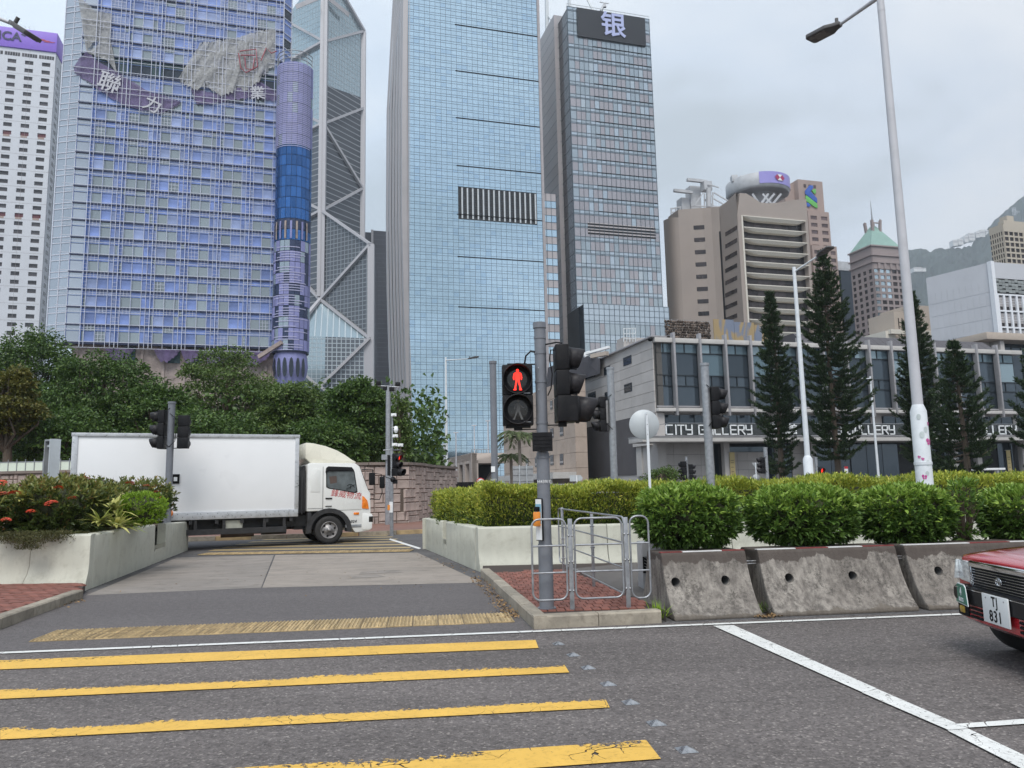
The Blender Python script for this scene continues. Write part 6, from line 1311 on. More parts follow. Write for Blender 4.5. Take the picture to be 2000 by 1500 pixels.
# ------------------------------------------------------------------ prism tower with diagonal bracing
GBC = glass('brace_tower_glass', (0.36, 0.45, 0.49), .1, .62, .04, wav=.01, scale=.05); GBD = glass('brace_tower_reflection_glass', (0.085, 0.095, 0.11), .14, .55, .3, wav=.01, scale=.05); GBL = mat('fine_glass_grid', (0.46, 0.51, 0.54), .5, .2); GBM = mat('mid_glass_grid', (0.26, 0.28, 0.30), .5); DGR = mat('grey_glass_grid', (0.27, 0.28, 0.30), .5); BRC = mat('pale_brace', (0.44, 0.43, 0.45), .5, .15, var=.04, scale=.02)
P = W(627, 590, 480); T = thing('braced_tower', 'very tall prism shaped glass tower with pale diagonal bracing', 'tower', (P.x, P.y, 0)); o3 = Vector((P.x, P.y, 0))
pt = lambda px, py, Y: W(px, py, Y) - o3
def zof(P_, py): return hz(P_, py)
Cx = W(627, 590, 480); Rx = W(709, 213, 512); R2 = W(724.5, 478, 462); Lx = W(552, 200, 500); L2 = W(528, 500, 462)
vz = lambda P_, z: Vector((P_.x, P_.y, z)) - o3
zc = {k: hz(Cx, k) for k in (-70, 83, 243, 412, 586, 755)}; zr = {k: hz(Rx, k) for k in (63, 213, 369, 500)}; zr2 = {k: hz(R2, k) for k in (478, 662)}
def face(name, pts, m, gm, su, sz, w_=.28, zmax=None, bands=None):
    pts = [Vector(p) for p in pts]; n = (pts[1] - pts[0]).cross(pts[2] - pts[0]).normalized()
    if n.y > 0: n = -n
    mb = MB(); mb.add(pts, [tuple(range(len(pts)))]); f_ = mb.build(name, m, T, fix=False)
    u = Vector((0, 0, 1)).cross(n).normalized(); v = n.cross(u)
    if v.z < 0: v = -v
    P2 = [((p - pts[0]).dot(u), (p - pts[0]).dot(v)) for p in pts]; g = MB()
    def clip(ax, val):
        xs = []
        for (a, b_) in zip(P2, P2[1:] + P2[:1]):
            if (a[ax] - val) * (b_[ax] - val) < 0: t = (val - a[ax]) / (b_[ax] - a[ax]); xs.append(a[1 - ax] + (b_[1 - ax] - a[1 - ax]) * t)
        return sorted(xs)
    for ax, st in ((0, su), (1, sz)):
        if not st: continue
        lo, hi = min(p[ax] for p in P2), max(p[ax] for p in P2); val = lo + st * .5
        while val < hi:
            xs = clip(ax, val)
            if len(xs) >= 2:
                a, b_ = ((val, xs[0]), (val, xs[-1])) if ax == 0 else ((xs[0], val), (xs[-1], val))
                A_, B_ = pts[0] + u * a[0] + v * a[1] + n * .12, pts[0] + u * b_[0] + v * b_[1] + n * .12; wv_ = (v if ax == 1 else u) * w_ / 2
                g.quad(A_ - wv_, B_ - wv_, B_ + wv_, A_ + wv_)
            val += st
    g.build('glazing_grid', gm, T, fix=False, kind='stuff')
# upper faces: pale glass above, dark reflection painted into the glass colour below
def upto(A_, B_, zA0, zA1, zB0, zB1): return [vz(A_, zA0), vz(B_, zB0), vz(B_, zB1), vz(A_, zA1)]
zsp = hz(Cx, 165); zspr = hz(Rx, 192)
face('glass_face', [vz(Cx, zsp), vz(Rx, zspr), vz(Rx, zr[63]), vz(Cx, zc[-70])], GBC, GBL, 2.6, 3.9, .34)
face('glass_face', [vz(Cx, 0), vz(Rx, 0), vz(Rx, zspr), vz(Cx, zsp)], GBD, DGR, 0, 3.9, .7)
Lm = .0; zl = {k: hz(Lx, k) for k in (40, 250)}
face('glass_face', [vz(Lx, zl[250]), vz(Cx, hz(Cx, 256)), vz(Cx, zc[-70]), vz(Lx, zl[40])], GBC, GBL, 2.6, 3.9, .20)
face('glass_face', [vz(Lx, 0), vz(Cx, 0), vz(Cx, hz(Cx, 256)), vz(Lx, zl[250])], GBD, DGR, 0, 3.9, .7)
k_ = R2 + (Cx - R2) * .02
face('glass_face', [vz(Cx, hz(Cx, 586)), vz(R2, zr2[662]), vz(R2, zr2[478]), vz(Cx, zc[412])], GBD, GBM, 2.9, 2.9, .5)
apex = vz(Cx, zc[586]) + Vector((0, -1, 0)); FL = W(560, 655, 452) - o3; FR = W(722.5, 661, 461) - o3
face('sloped_glass', [FL, FR, apex], GBC, GBL, 3.6, 0, .55)
face('front_glass', [Vector((FL.x, FL.y, 0)), Vector((FL.x + (FR.x - FL.x) * .46, FL.y + (FR.y - FL.y) * .46, 0)), Vector((FL.x + (FR.x - FL.x) * .46, FL.y + (FR.y - FL.y) * .46, FL.z + (FR.z - FL.z) * .46)), FL], GBC, GBL, 2.7, 2.7, .3)
face('front_glass', [Vector((FL.x + (FR.x - FL.x) * .46, FL.y + (FR.y - FL.y) * .46, 0)), Vector((FR.x, FR.y, 0)), FR, Vector((FL.x + (FR.x - FL.x) * .46, FL.y + (FR.y - FL.y) * .46, FL.z + (FR.z - FL.z) * .46))], GBD, GBL, 2.7, 2.7, .5)
face('sloped_glass', [FL, apex, Vector((apex.x - 14, apex.y + 3, apex.z - 22))], GBC, GBL, 3.6, 0, .4)
face('side_glass', [vz(R2, 0), vz(Rx, 0) + Vector((9, 10, 0)), vz(Rx, zr2[478]) + Vector((9, 10, 0)), vz(R2, zr2[478])], GBD, DGR, 0, 3.9, .6)
def brace(a, b_, w_=2.6, d=1.6): m_ = MB(); off = Vector((0, -1.0, 0)); m_.bar(Vector(a) + off, Vector(b_) + off, w_, d); m_.build('brace', BRC, T)
def mul(a, w_=4.4):  pass
m_ = MB(); q = vz(Cx, 0); m_.box(q.x - 2.3, q.x + 2.3, q.y - 2.3, q.y + .5, zc[586] + 2, zc[-70]); m_.build('corner_column', BRC, T)
m_ = MB(); q = vz(Cx, 0); m_.box(q.x - .25, q.x + .25, q.y - 2.5, q.y - 2.28, zc[586] + 2, zc[-70]); m_.build('column_groove', STL2, T)
m_ = MB(); q = vz(Rx, 0); m_.box(q.x - 1.9, q.x + 1.9, q.y - 2, q.y + .5, 0, zr[63]); m_.build('corner_column', BRC, T)
m_ = MB(); q = vz(R2, 0); m_.box(q.x - 3.6, q.x + 2.2, q.y - 2, q.y + .5, 0, zr2[662]); m_.box(q.x - 1.8, q.x + 2.2, q.y - 1.8, q.y + .4, zr2[662], zr2[478]); m_.build('corner_column', BRC, T)
brace(vz(Cx, zc[83]), vz(Rx, zr[63])); brace(vz(Cx, zc[243]), vz(Rx, zr[213])); brace(vz(Cx, zc[243]), vz(Rx, zr[369])); brace(vz(Rx, zr[369]), vz(Cx, zc[412])); brace(vz(Rx, zr[63]) + Vector((1, 0, 0)), vz(Cx, zc[-70]), 2)
brace(vz(Cx, zc[412]), vz(R2, zr2[478])); brace(vz(R2, zr2[478]), vz(Cx, zc[586])); brace(apex, FR, 2.2); brace(apex, FL + Vector((6, 0, 4)), 2.2); brace(FR, W(624, 757, 455) - o3, 3.4); brace(W(624, 757, 455) - o3, W(560, 700, 452) - o3, 3.0); brace(W(626, 755, 455) - o3, W(700, 810, 458) - o3, 3.0)
for a, b_, c_ in ((83, 40, 132), (243, 205, 290), (412, 370, 445), (586, 500, 640)):
    lz = lambda y_: hz(Lx, y_)
    brace(vz(Cx, zc[a]), vz(Lx, lz(b_)), 2.8); brace(vz(Cx, zc[a]), vz(Lx, lz(int(a + (a - b_) * 1.05))), 2.8)
for pa, pb in (((581, 21), (624, 3)), ((643, 3), (684, 36))): m_ = MB(); a = W(pa[0], pa[1], 478 if pa[0] < 630 else 483) - o3; b_ = W(pb[0], pb[1], 476 if pa[0] < 630 else 497) - o3; m_.bar(a + Vector((0, -4, 0)), b_ + Vector((0, -4, 0)), .4, 3.4); m_.build('vent_band', STL2, T)
# dark slab tower beyond
P = W(727, 600, 560); T = bld('dark_tower', 'dark grey slab tower between the braced tower and the blue glass tower', P); top = hz(P, 450); DKC = mat('dark_cladding', (0.045, 0.047, 0.06), .5, .2, var=.25, scale=.06)
Ln = run(P, GA, 775, 600); mb = MB(); mb.box(0, Ln, 0, 30, 0, top); mb.box(-9, 0, 2, 30, 0, top - 1); mb.build('walls', DKC, T); mb = MB(); mb.box(-1, .6, -.6, 2.1, 0, top + .5); mb.build('corner_trim', STL2, T)
mb = MB(); [mb.box(.8, Ln, -.15, 0, z, z + .5) for z in np.arange(6, top - 3, 3.6)]; mb.build('floor_line', mat('dark_floor_line', (.07, .07, .085), .5), T, fix=False)

# ------------------------------------------------------------------ beige tower with curved wings
BEI = mat('beige_cladding', (0.335, 0.285, 0.255), .75, var=.05, scale=.12, dirt=.12, dirtcol=(.24, .20, .17)); BEI2 = mat('pale_beige_slab', (0.62, 0.58, 0.51), .6, var=.04); BRG = mat('smoked_glass', (0.045, 0.035, 0.035), .16, .45, var=.5, scale=.25, per=.5); TRQ = BEI
P = W(1445, 500, 262); T = bld('office_tower', 'beige tower with wavy roofline, curved wings and nine white balcony bands', P)
tops = [(1445, 377), (1458, 378), (1470, 385), (1484, 395), (1500, 397), (1520, 396), (1545, 391), (1576, 388)]
toL = (Matrix.Translation((P.x, P.y, 0)) @ Matrix.Rotation(R(GA), 4, 'Z')).inverted()
fp = [toL @ onp(P, GA, x, y) for x, y in tops]; xr = run(P, GA, 1583, 500); xl = .0
z1 = hz(P, 410); ftop = (toL @ onp(P, GA, 1450, 421)).z
mb = MB(); pts = [(p.x, p.z) for p in fp]; mb.prism([(0, ftop)] + pts + [(xr, pts[-1][1]), (xr, ftop)], 14, o=(0, 0, 0)); mb.build('crown_wall', BEI, T)
bx = [2.0, xr - 1.2]; mb = MB(); mb.box(0, bx[0] - .6, 0, 14, 0, ftop); mb.box(bx[1], xr, 0, 14, 0, ftop); mb.build('end_wall', BEI, T)
mb = MB(); mb.box(bx[0] - .6, bx[0], -.3, 2, 0, ftop); mb.build('edge_strip', BEI2, T)
mb = MB(); mb.box(bx[0], bx[1], 3, 14, 0, ftop); mb.build('core', DRK, T)
fz = ftop; fl = 4.17; nf = 0
while fz > 36 and nf < 11:
    n = 9; w_ = (bx[1] - bx[0]) / n
    for k in range(n): ob = obj('window', unit(BRG), T); ob.matrix_local = Matrix.Translation((bx[0] + w_ * (k + .5), 2.2 + .0 * k, fz - fl * .5)) @ Matrix.Diagonal((w_ - .08, .6, fl * .98, 1))
    # curved white sun shade: a slab whose underside bellies down
    mb = MB(); m_ = 14; vs_ = []
    for q in range(m_ + 1):
        t = q / m_; x = bx[0] + (bx[1] - bx[0]) * t; e_ = min(1, t / .22, (1 - t) / .14); dep = -.2 + 1.7 * (1 - (1 - e_) ** 2) ** .5 if e_ < 1 else 1.5
        drop = 1.35 * sin(pi / 2 * min(1, t / .22)) if t < .22 else 1.35 * sin(pi / 2 * min(1, (1 - t) / .14))
        vs_ += [(x, -.45, fz), (x, -.45, fz - .32), (x, .3, fz - .34 - drop * .75), (x, 2.1, fz - .34 - drop * .8), (x, 2.1, fz)]
    mb.add(vs_, [(q * 5 + a, q * 5 + (a + 1) % 5, (q + 1) * 5 + (a + 1) % 5, (q + 1) * 5 + a) for q in range(m_) for a in range(5)], 0, False); mb.build('sun_shade', BEI2, T); fz -= fl; nf += 1
dV = run(P, 106, 1411, 500); z2 = (toL @ onp(P, 106, 1411, 404)).z
mb = MB(); ft = (toL @ onp(P, 106, 1446, 384)).z
mb.add([(-.02, 0, 0), (-.02, dV, 0), (-.02, dV, z2), (-.02, 0, pts[0][1]), (1.0, 0, 0), (1.0, dV, 0), (1.0, dV, z2), (1.0, 0, pts[0][1])], [(0, 1, 2, 3), (7, 6, 5, 4), (3, 2, 6, 7), (1, 5, 6, 2)]); mb.build('flank_wall', BEI, T)
for k in range(9):
    y_ = 455 + k * 24.2; a, b_ = toL @ onp(P, 106, 1417, y_ + 2), toL @ onp(P, 106, 1440, y_ - 10); mb = MB(); yy0, yy1 = a.y, b_.y; zz = (a.z + b_.z) / 2; mb.box(-.10, -.03, min(yy0, yy1), max(yy0, yy1), zz - .75, zz + .75); mb.build('window', BRG, T)
# left wing, gently concave, facing us
Wg = P + Vector((cos(R(106)), sin(R(106)), 0)) * dV; wgn = []
for px_, bow in ((1410, 0), (1396, 1.6), (1380, 2.2), (1362, 2.0), (1345, 1.0), (1329, 0)):
    t = run(Wg, 170, px_, 500); q = Wg + Vector((cos(R(170)), sin(R(170)), 0)) * t + Vector((0, bow, 0)); wgn.append(toL @ Vector((q.x, q.y, hz(q, 404 + (1410 - px_) * .07))))
mb = MB(); vs_ = []
for p in wgn: vs_ += [(p.x, p.y, 0), (p.x, p.y, p.z), (p.x, p.y + 8, p.z), (p.x, p.y + 8, 0)]
n = len(wgn); mb.add(vs_, [(q * 4 + a, q * 4 + (a + 1) % 4, (q + 1) * 4 + (a + 1) % 4, (q + 1) * 4 + a) for q in range(n - 1) for a in range(4)] + [((n - 1) * 4, (n - 1) * 4 + 1, (n - 1) * 4 + 2, (n - 1) * 4 + 3)], 0, False)
for q in range(n - 1): pass
mb.build('wing_wall', BEI, T)
pa, pb = wgn[2], wgn[3]
for k in range(10):
    z = hz(W(1368, 437 + k * 24.4, 272), 437 + k * 24.4); mb = MB(); A_ = pa.lerp(pb, -.15); B_ = pa.lerp(pb, 1.2); mb.bar((A_.x, A_.y - .04, z), (B_.x, B_.y - .04, z), .12, 1.55); mb.build('window', BRG, T)
mb = MB(); q = wgn[0]; mb.box(q.x - .35, q.x, q.y - .1, q.y + .5, 20, hz(P, 432)); mb.build('dark_slot', BKS, T)
# far-left dark flank
Wl = wgn[-1]; wlw = toL.inverted() @ Wl; t = run(wlw, 122, 1299, 500); q = Vector((wlw.x, wlw.y, 0)) + Vector((cos(R(122)), sin(R(122)), 0)) * t; ql = toL @ Vector((q.x, q.y, hz(q, 431))); wz = (toL @ Vector((wlw.x, wlw.y, hz(wlw, 425)))).z
mb = MB(); ns = 6; vs_ = []
for k in range(ns + 1): f = k / ns; x = Wl.x + (ql.x - Wl.x) * f - .8 * sin(pi * f); y = Wl.y + (ql.y - Wl.y) * f - 1.5 * sin(pi * f); vs_ += [(x, y, 0), (x, y, wz + (ql.z - wz) * f)]
mb.add(vs_, [(2 * k, 2 * k + 1, 2 * k + 3, 2 * k + 2) for k in range(ns)], 0, True); mb.build('flank_wall', BEI, T, fix=False)
mb = MB(); [mb.bar((Wl.x - .4 - .1, Wl.y + .6, z), (Wl.x - .6, Wl.y + 1.6, z), .2, 1.6) for z in np.arange(20, ql.z - 3, 3.5)]; mb.build('flank_windows', BRG, T)
mb = MB(); mb.box(Wl.x + 1, xr, dV + 9, dV + 20, 0, z2 - 1); mb.box(1.1, xr, 14.1, dV + 9, 0, z2 - 1); mb.build('rear_block', BEI, T)
RST = mat('roof_plant_grey', (0.46, 0.47, 0.49), .6, .1, var=.12, scale=.4)
Tn = thing('roof_crane', 'grey rooftop lifting cranes and plant boxes on the left wing of the beige tower', 'crane', (P.x, P.y, 0), GA); L_ = lambda px, py, Y: toL @ W(px, py, Y)
mb = MB(); a, b_ = L_(1332, 410, 288), L_(1349, 385, 288); mb.box(a.x, b_.x, a.y, a.y + 4, a.z - 2, b_.z); mb.build('plant_box', RST, Tn)
mb = MB(); a, b_ = L_(1350, 402, 288), L_(1371, 362, 288); mb.box(a.x, b_.x, a.y, a.y + 4, a.z - 2, b_.z); mb.build('plant_box', RST, Tn)
mb = MB(); a, b_ = L_(1376, 370, 285), L_(1393, 352, 285); mb.box(a.x, b_.x, a.y, a.y + 3, a.z, b_.z); mb.tube([L_(1384, 368, 285), L_(1384, 405, 285)], 1.0, 8); mb.build('crane_cab', RST, Tn)
for p0_, p1_ in (((1342, 351), (1380, 355)), ((1316, 372), (1352, 376))): mb = MB(); mb.bar(L_(*p0_, 285), L_(*p1_, 287), 1.2, 1.1); mb.build('jib', RST, Tn)
mb = MB()
for p0_, p1_ in (((1374, 376), (1356, 402)), ((1376, 378), (1376, 405)), ((1392, 376), (1392, 405)), ((1376, 392), (1394, 380)), ((1394, 376), (1428, 396)), ((1394, 388), (1418, 402)), ((1382, 360), (1404, 366)), ((1376, 390), (1394, 402)), ((1350, 402), (1420, 404)), ((1311, 425), (1311, 406)), ((1328, 425), (1328, 404)), ((1311, 408), (1330, 404)), ((1311, 415), (1330, 414)), ((1320, 425), (1320, 406))): mb.bar(L_(*p0_, 285), L_(*p1_, 285), .42)
mb.build('lattice', RST, Tn)
# saucer roof beyond with hexagon sign
P2 = W(1479, 372, 320); T = thing('saucer_roof', 'grey round saucer on struts with lilac hexagon sign above the beige tower', 'roof structure', (P2.x, P2.y, 0)); r = 62 / 1500 * 320; z0, z1 = hz(P2, 382), hz(P2, 360)
mb = MB(); mb.lathe([(r * .60, z0 - .9), (r * .96, z0 - .7), (r, z0), (r, z1), (r * .97, z1 + .4), (0, z1 + .5)], 48); mb.lathe([(0, z0 - .8), (r * .6, z0 - .9)], 48); mb.build('rim', RST, T)
rib = MB(); [rib.bar((cos(a) * r * .62, sin(a) * r * .62, z0 - 1.0), (cos(a) * r * .97, sin(a) * r * .97, z0 - .8), .15, .5) for a in np.linspace(R(-180), 0, 40)]; rib.build('underside_ribs', STL2, T, kind='stuff')
mb = MB(); mb.lathe([(r * .45, 0), (r * .45, z0 - .8)], 24); mb.build('core', STL2, T)
mb = MB(); mb.lathe([(r + .3, z0 + .3), (r + .3, z1 + .3)], 14, a0=R(-104), a1=R(-12)); sg = mb.build('sign_band', mat('lilac_sign', (0.30, 0.27, 0.62), .45), T, fix=False)
a = R(-66); hx = MB(); c = Vector((cos(a), sin(a), 0)); tt = Vector((-sin(a), cos(a), 0)); zc_ = (z0 + z1) / 2 + .3; Q = lambda u, v, d=.5: tuple(c * (r + d) + tt * u + Vector((0, 0, zc_ + v)))
hx.add([Q(-2.6, 0), Q(-1.3, -1.35), Q(1.3, -1.35), Q(2.6, 0), Q(1.3, 1.35), Q(-1.3, 1.35)], [(0, 1, 2, 3, 4, 5)]); hx.build('hexagon', mat('hexagon_red', (0.36, 0.02, 0.10), .5), sg, fix=False)
hx = MB(); hx.add([Q(-1.3, 1.3, .58), Q(1.3, 1.3, .58), Q(0, 0, .58), Q(-1.3, -1.3, .58), Q(1.3, -1.3, .58)], [(0, 1, 2), (3, 4, 2)]); hx.build('hexagon_wedge', WHITE, sg, fix=False)
mb = MB()
for x0, x1 in ((1455, 1482), (1500, 1482), (1490, 1512), (1512, 1490), (1470, 1487), (1525, 1505)): mb.bar(W(x0, 379, 308) - Vector((P2.x, P2.y, 0)), W(x1, 404, 306) - Vector((P2.x, P2.y, 0)), .75)
mb.build('strut', RST, T)
mb = MB(); 
for a_, b_ in (((1430, 352), (1441, 341)), ((1446, 352), (1464, 342))): p, q = W(*a_, 314) - Vector((P2.x, P2.y, 0)), W(*b_, 314) - Vector((P2.x, P2.y, 0)); mb.box(p.x, q.x, p.y, p.y + 3, p.z - .5, q.z)
mb.build('roof_plant', RST, T, bevel=.1)
# pink stone tower with the blue and green S sign
PKS = mat('pink_granite', (0.35, 0.265, 0.235), .7, var=.06, scale=.1, dirt=.1); PWN = mat('pinkish_dim_window', (0.12, 0.085, 0.085), .3, .3, per=.3)
def tier(x0, x1, yt, yb, Y, cols, cwf, rp, first, label_parent, depth=20, vside=True):
    P_ = W(x0, (yt + yb) / 2, Y); Ln = run(P_, GA, x1, (yt + yb) / 2); top = hz(P_, yt); t = bpy.data.objects.new('tier', None); C.objects.link(t); t.parent = label_parent
    lp_ = label_parent.location; t.location = P_ - Vector((lp_.x, lp_.y, 0)); t.location.z = 0; t.rotation_euler = (0, 0, R(GA)); return P_, Ln, top, t
P0 = W(1563, 400, 330); T = thing('granite_tower', 'stepped pink granite tower with blue and green S shaped sign', 'tower', (P0.x, P0.y, 0))
for (x0, x1, yt, yb, Y, n, hasw) in ((1560, 1608, 350, 410, 330, 0, 0), (1580, 1621, 411, 475, 326, 2, 1), (1592, 1640, 478, 640, 322, 3, 1)):
    P_, Ln, top, t = tier(x0, x1, yt, yb, Y, n, 0, 0, 0, T); zb_ = 0
    if hasw:
        us = [0]; w_ = Ln / n; [us.extend([w_ * (k + .22), w_ * (k + .82)]) for k in range(n)]; us.append(Ln); vs = [0]; z = top - 2.2; rows_ = []
        while z > 60: rows_.append((z - 1.7, z)); z -= 3.3
        for a, b_ in rows_[::-1]: vs += [a, b_]
        vs.append(top); WMs = T.location
        class _P: pass
        F_ = MB(); 
        for j in range(len(vs) - 1):
            if j % 2 == 0: F_.box(0, Ln, 0, .5, vs[j], vs[j + 1])
            else:
                for i in range(0, len(us) - 1, 2): F_.box(us[i], us[i + 1], 0, .5, vs[j], vs[j + 1])
                for i in range(1, len(us) - 1, 2): ob = obj('window', unit(PWN), t, (((us[i] + us[i + 1]) / 2), .3, (vs[j] + vs[j + 1]) / 2), None, (us[i + 1] - us[i], .5, vs[j + 1] - vs[j]))
        F_.build('wall', PKS, t, fix=False)
    mb = MB(); mb.box(0, Ln, .52 if hasw else 0, 18, 0, top); mb.build('block', PKS, t)
    mb = MB(); mb.box(-5, 0, 3, 18, 0, top - 1); mb.build('side_bay', PKS, t)
    if not hasw:
        sgn = mb = MB(); zc_ = (hz(P_, 362) + hz(P_, 402)) / 2; cx = Ln * .46; hh = (hz(P_, 361) - hz(P_, 404)) / 2
        def blob(pts, m, d): b_ = MB(); b_.prism([(cx + x * hh * .62, zc_ + z * hh) for x, z in pts], .5, o=(0, -.6 - d, 0)); b_.build('s_emblem', m, t, bevel=.12)
        BL_ = mat('emblem_blue', (0.03, 0.10, 0.42), .4); GN_ = mat('emblem_green', (0.13, 0.45, 0.10), .4)
        blob([(-.9, .45), (-.1, 1.0), (.45, 1.0), (.45, .75), (-.05, .45), (.95, -.15), (.95, -.55), (.6, -.5), (-.9, .15)], BL_, .1)
        blob([(-.9, -.1), (-.75, .05), (.9, -.6), (1.0, -1.0), (.6, -1.0), (-.9, -.45)], GN_, 0); blob([(.2, .55), (.85, .75), (.9, .35), (.6, .25)], GN_, 0); blob([(-.85, -.65), (-.55, -.6), (-.1, -.85), (-.5, -1.0), (-.8, -.9)], BL_, 0)
        for k in range(3): mb = MB(); mb.box(Ln * (.22 + .2 * k), Ln * (.32 + .2 * k), -.05, .1, top - 3.6, top - 2); mb.build('window', PWN, t)
P0 = W(1655, 560, 330); T = bld('glass_tower', 'narrow dark blue tower behind the tallest pine', P0); top = hz(P0, 516); Ln = run(P0, GA, 1672, 560); mb = MB(); mb.box(-3, Ln, 0, 20, 0, top); mb.build('glass_wall', DG, T); mb = MB(); mb.box(Ln - .5, Ln, -.6, 0, 0, top + 2); mb.build('white_edge', BEI2, T); mb = MB(); mb.box(-6, Ln - .6, -.4, 3, top - 3, top + 1); mb.build('crown', RST, T)
# tower with green pyramid roof
P = W(1708, 560, 290); T = bld('pyramid_roof_tower', 'stone office tower with green pyramid roof, four horns and a spire', P)
GST = mat('grey_pink_granite', (0.30, 0.25, 0.245), .7, var=.06, scale=.1, dirt=.15); COPG = mat('verdigris_roof', (0.24, 0.37, 0.33), .6, var=.08, scale=.3)
wt = 14.2; dt = run(P, 106, 1664, 560); ze = hz(P, 478); zw = hz(P, 524)
us = [0]; n = 5; w_ = wt / n
for k in range(n): us += [w_ * k + .35 if k else .0 + .02, w_ * (k + 1) - .55]
us = [0, .1] + sorted(set([round(x, 2) for k in range(n) for x in (w_ * k + .5, w_ * (k + 1) - .35)])) + [wt]; vs = [0]; z = zw; rr_ = []
while z > 45: rr_.append((z - 1.55, z)); z -= 2.5
for a, b_ in rr_[::-1]: vs += [a, b_]
vs.append(ze)
SKY = glass('bright_bay_glass', (0.52, 0.62, 0.68), .1, .8, .15)
us2 = [0]; [us2.extend([w_ * k + .45, w_ * (k + 1) - .3]) for k in range(n)]; us2.append(wt)
punched(T, (0, 0, 0), 0, us2, vs, lambda i, j: i % 2 == 1 and j % 2 == 1, GST, lambda i, j: SKY if i in (1, 3, 5) and (j > len(vs) - 12 or i == 1) else BRG, th=.4, maxpy=660)
n2 = 4; w2 = dt / n2; us3 = [0]; [us3.extend([w2 * k + w2 * .25, w2 * (k + 1) - w2 * .2]) for k in range(n2)]; us3.append(dt)
mbw = MB(); 
for j in range(len(vs) - 1):
    if j % 2 == 0: mbw.box(-.02, .5, 0, dt, vs[j], vs[j + 1])
    else:
        for i in range(0, len(us3) - 1, 2): mbw.box(-.02, .5, us3[i], us3[i + 1], vs[j], vs[j + 1])
        for i in range(1, len(us3) - 1, 2): b_ = MB(); b_.box(.2, .3, us3[i], us3[i + 1], vs[j], vs[j + 1]); b_.build('window', BRG, T, fix=False)
mbw.build('side_wall', GST, T, fix=False); mb = MB(); mb.box(.6, wt - .1, .5, dt, 0, ze - .2); mb.build('core', DRK, T)
for zz_ in (ze, hz(P, 496), hz(P, 510)): mb = MB(); mb.box(-.5, wt + .5, -.5, dt + .5, zz_ - .5, zz_); mb.build('cornice', GST, T)
for k in range(4): mb = MB(); x = w_ * (k + 1) - .1; mb.box(x - .5, x + .5, -.5, 0, hz(P, 524), hz(P, 513)); mb.build('corbel', GST, T)
ap = Vector((wt * .42, dt * .45, (toL.inverted() @ Vector((0, 0, 0))).z)); ap = Vector((wt * .5, dt * .5, hz(T.location + Vector((2, 10, 0)), 447)))
mb = MB(); mb.add([(0, 0, ze), (wt, 0, ze), (wt, dt, ze), (0, dt, ze), (ap.x - .8, ap.y - .8, ap.z), (ap.x + .8, ap.y - .8, ap.z), (ap.x + .8, ap.y + .8, ap.z), (ap.x - .8, ap.y + .8, ap.z)], [(0, 1, 5, 4), (1, 2, 6, 5), (2, 3, 7, 6), (3, 0, 4, 7), (4, 5, 6, 7)]); mb.build('pyramid_roof', COPG, T)
for sx, sy in ((-1, -1), (1, -1), (1, 1), (-1, 1)):
    x, y = ap.x + sx * 1.7, ap.y + sy * 1.7; mb = MB(); mb.add([(x - .45, y - .45, ap.z - 3), (x + .45, y - .45, ap.z - 3), (x + .45, y + .45, ap.z - 3), (x - .45, y + .45, ap.z - 3), (x - .45 + sx * .3, y - .45 + sy * .3, ap.z + (2.6 if sx > 0 else 2.2)), (x + .45 + sx * .3, y - .45 + sy * .3, ap.z + 2.0), (x + .45 + sx * .3, y + .45 + sy * .3, ap.z + 2.2), (x - .45 + sx * .3, y + .45 + sy * .3, ap.z + 1.8)], [(0, 1, 5, 4), (1, 2, 6, 5), (2, 3, 7, 6), (3, 0, 4, 7), (4, 5, 6, 7)]); mb.build('horn', GST, T)
mb = MB(); mb.bar((ap.x - 1.9, ap.y - 1.9, ap.z + 1.0), (ap.x + 1.9, ap.y - 1.9, ap.z + 1.0), .4); mb.build('horn_beam', GST, T)
mb = MB(); mb.tube([(ap.x, ap.y, ap.z - 1), (ap.x, ap.y, ap.z + 4), (ap.x, ap.y, ap.z + 11)], [.4, .3, .06], 8); mb.build('spire', GALV, T)
# small cream block in front of it
P = W(1748, 640, 170); T = bld('cream_block', 'small cream block half hidden behind the big lamp post', P); Ln = run(P, GA, 1812, 640); top = hz(P, 608); CRMW = mat('cream_wall', (0.44, 0.375, 0.32), .8, var=.06)
mb = MB(); mb.box(0, Ln, 0, 8, 0, top); mb.box(3.4, Ln + 1, -1, 8, 0, top + 1.4); mb.build('wall', CRMW, T)
for k in range(3): mb = MB(); mb.box(1 + k * 1.0, 1.25 + k * 1.0, -.03, .1, top - 4, top - 1.5); mb.build('window', BRG, T)
mb = MB(); mb.box(-3, Ln, -2, -1, top - 5.6, top - 4.6); mb.box(-3.6, -1, -1, 6, top - 8, top - 4.8); mb.build('lower_parapet', BEI2, T); mb = MB(); mb.tube([(4.6, 1, top), (4.6, 1, top + 5)], .1, 6); mb.build('flagpole', WHITE, T)

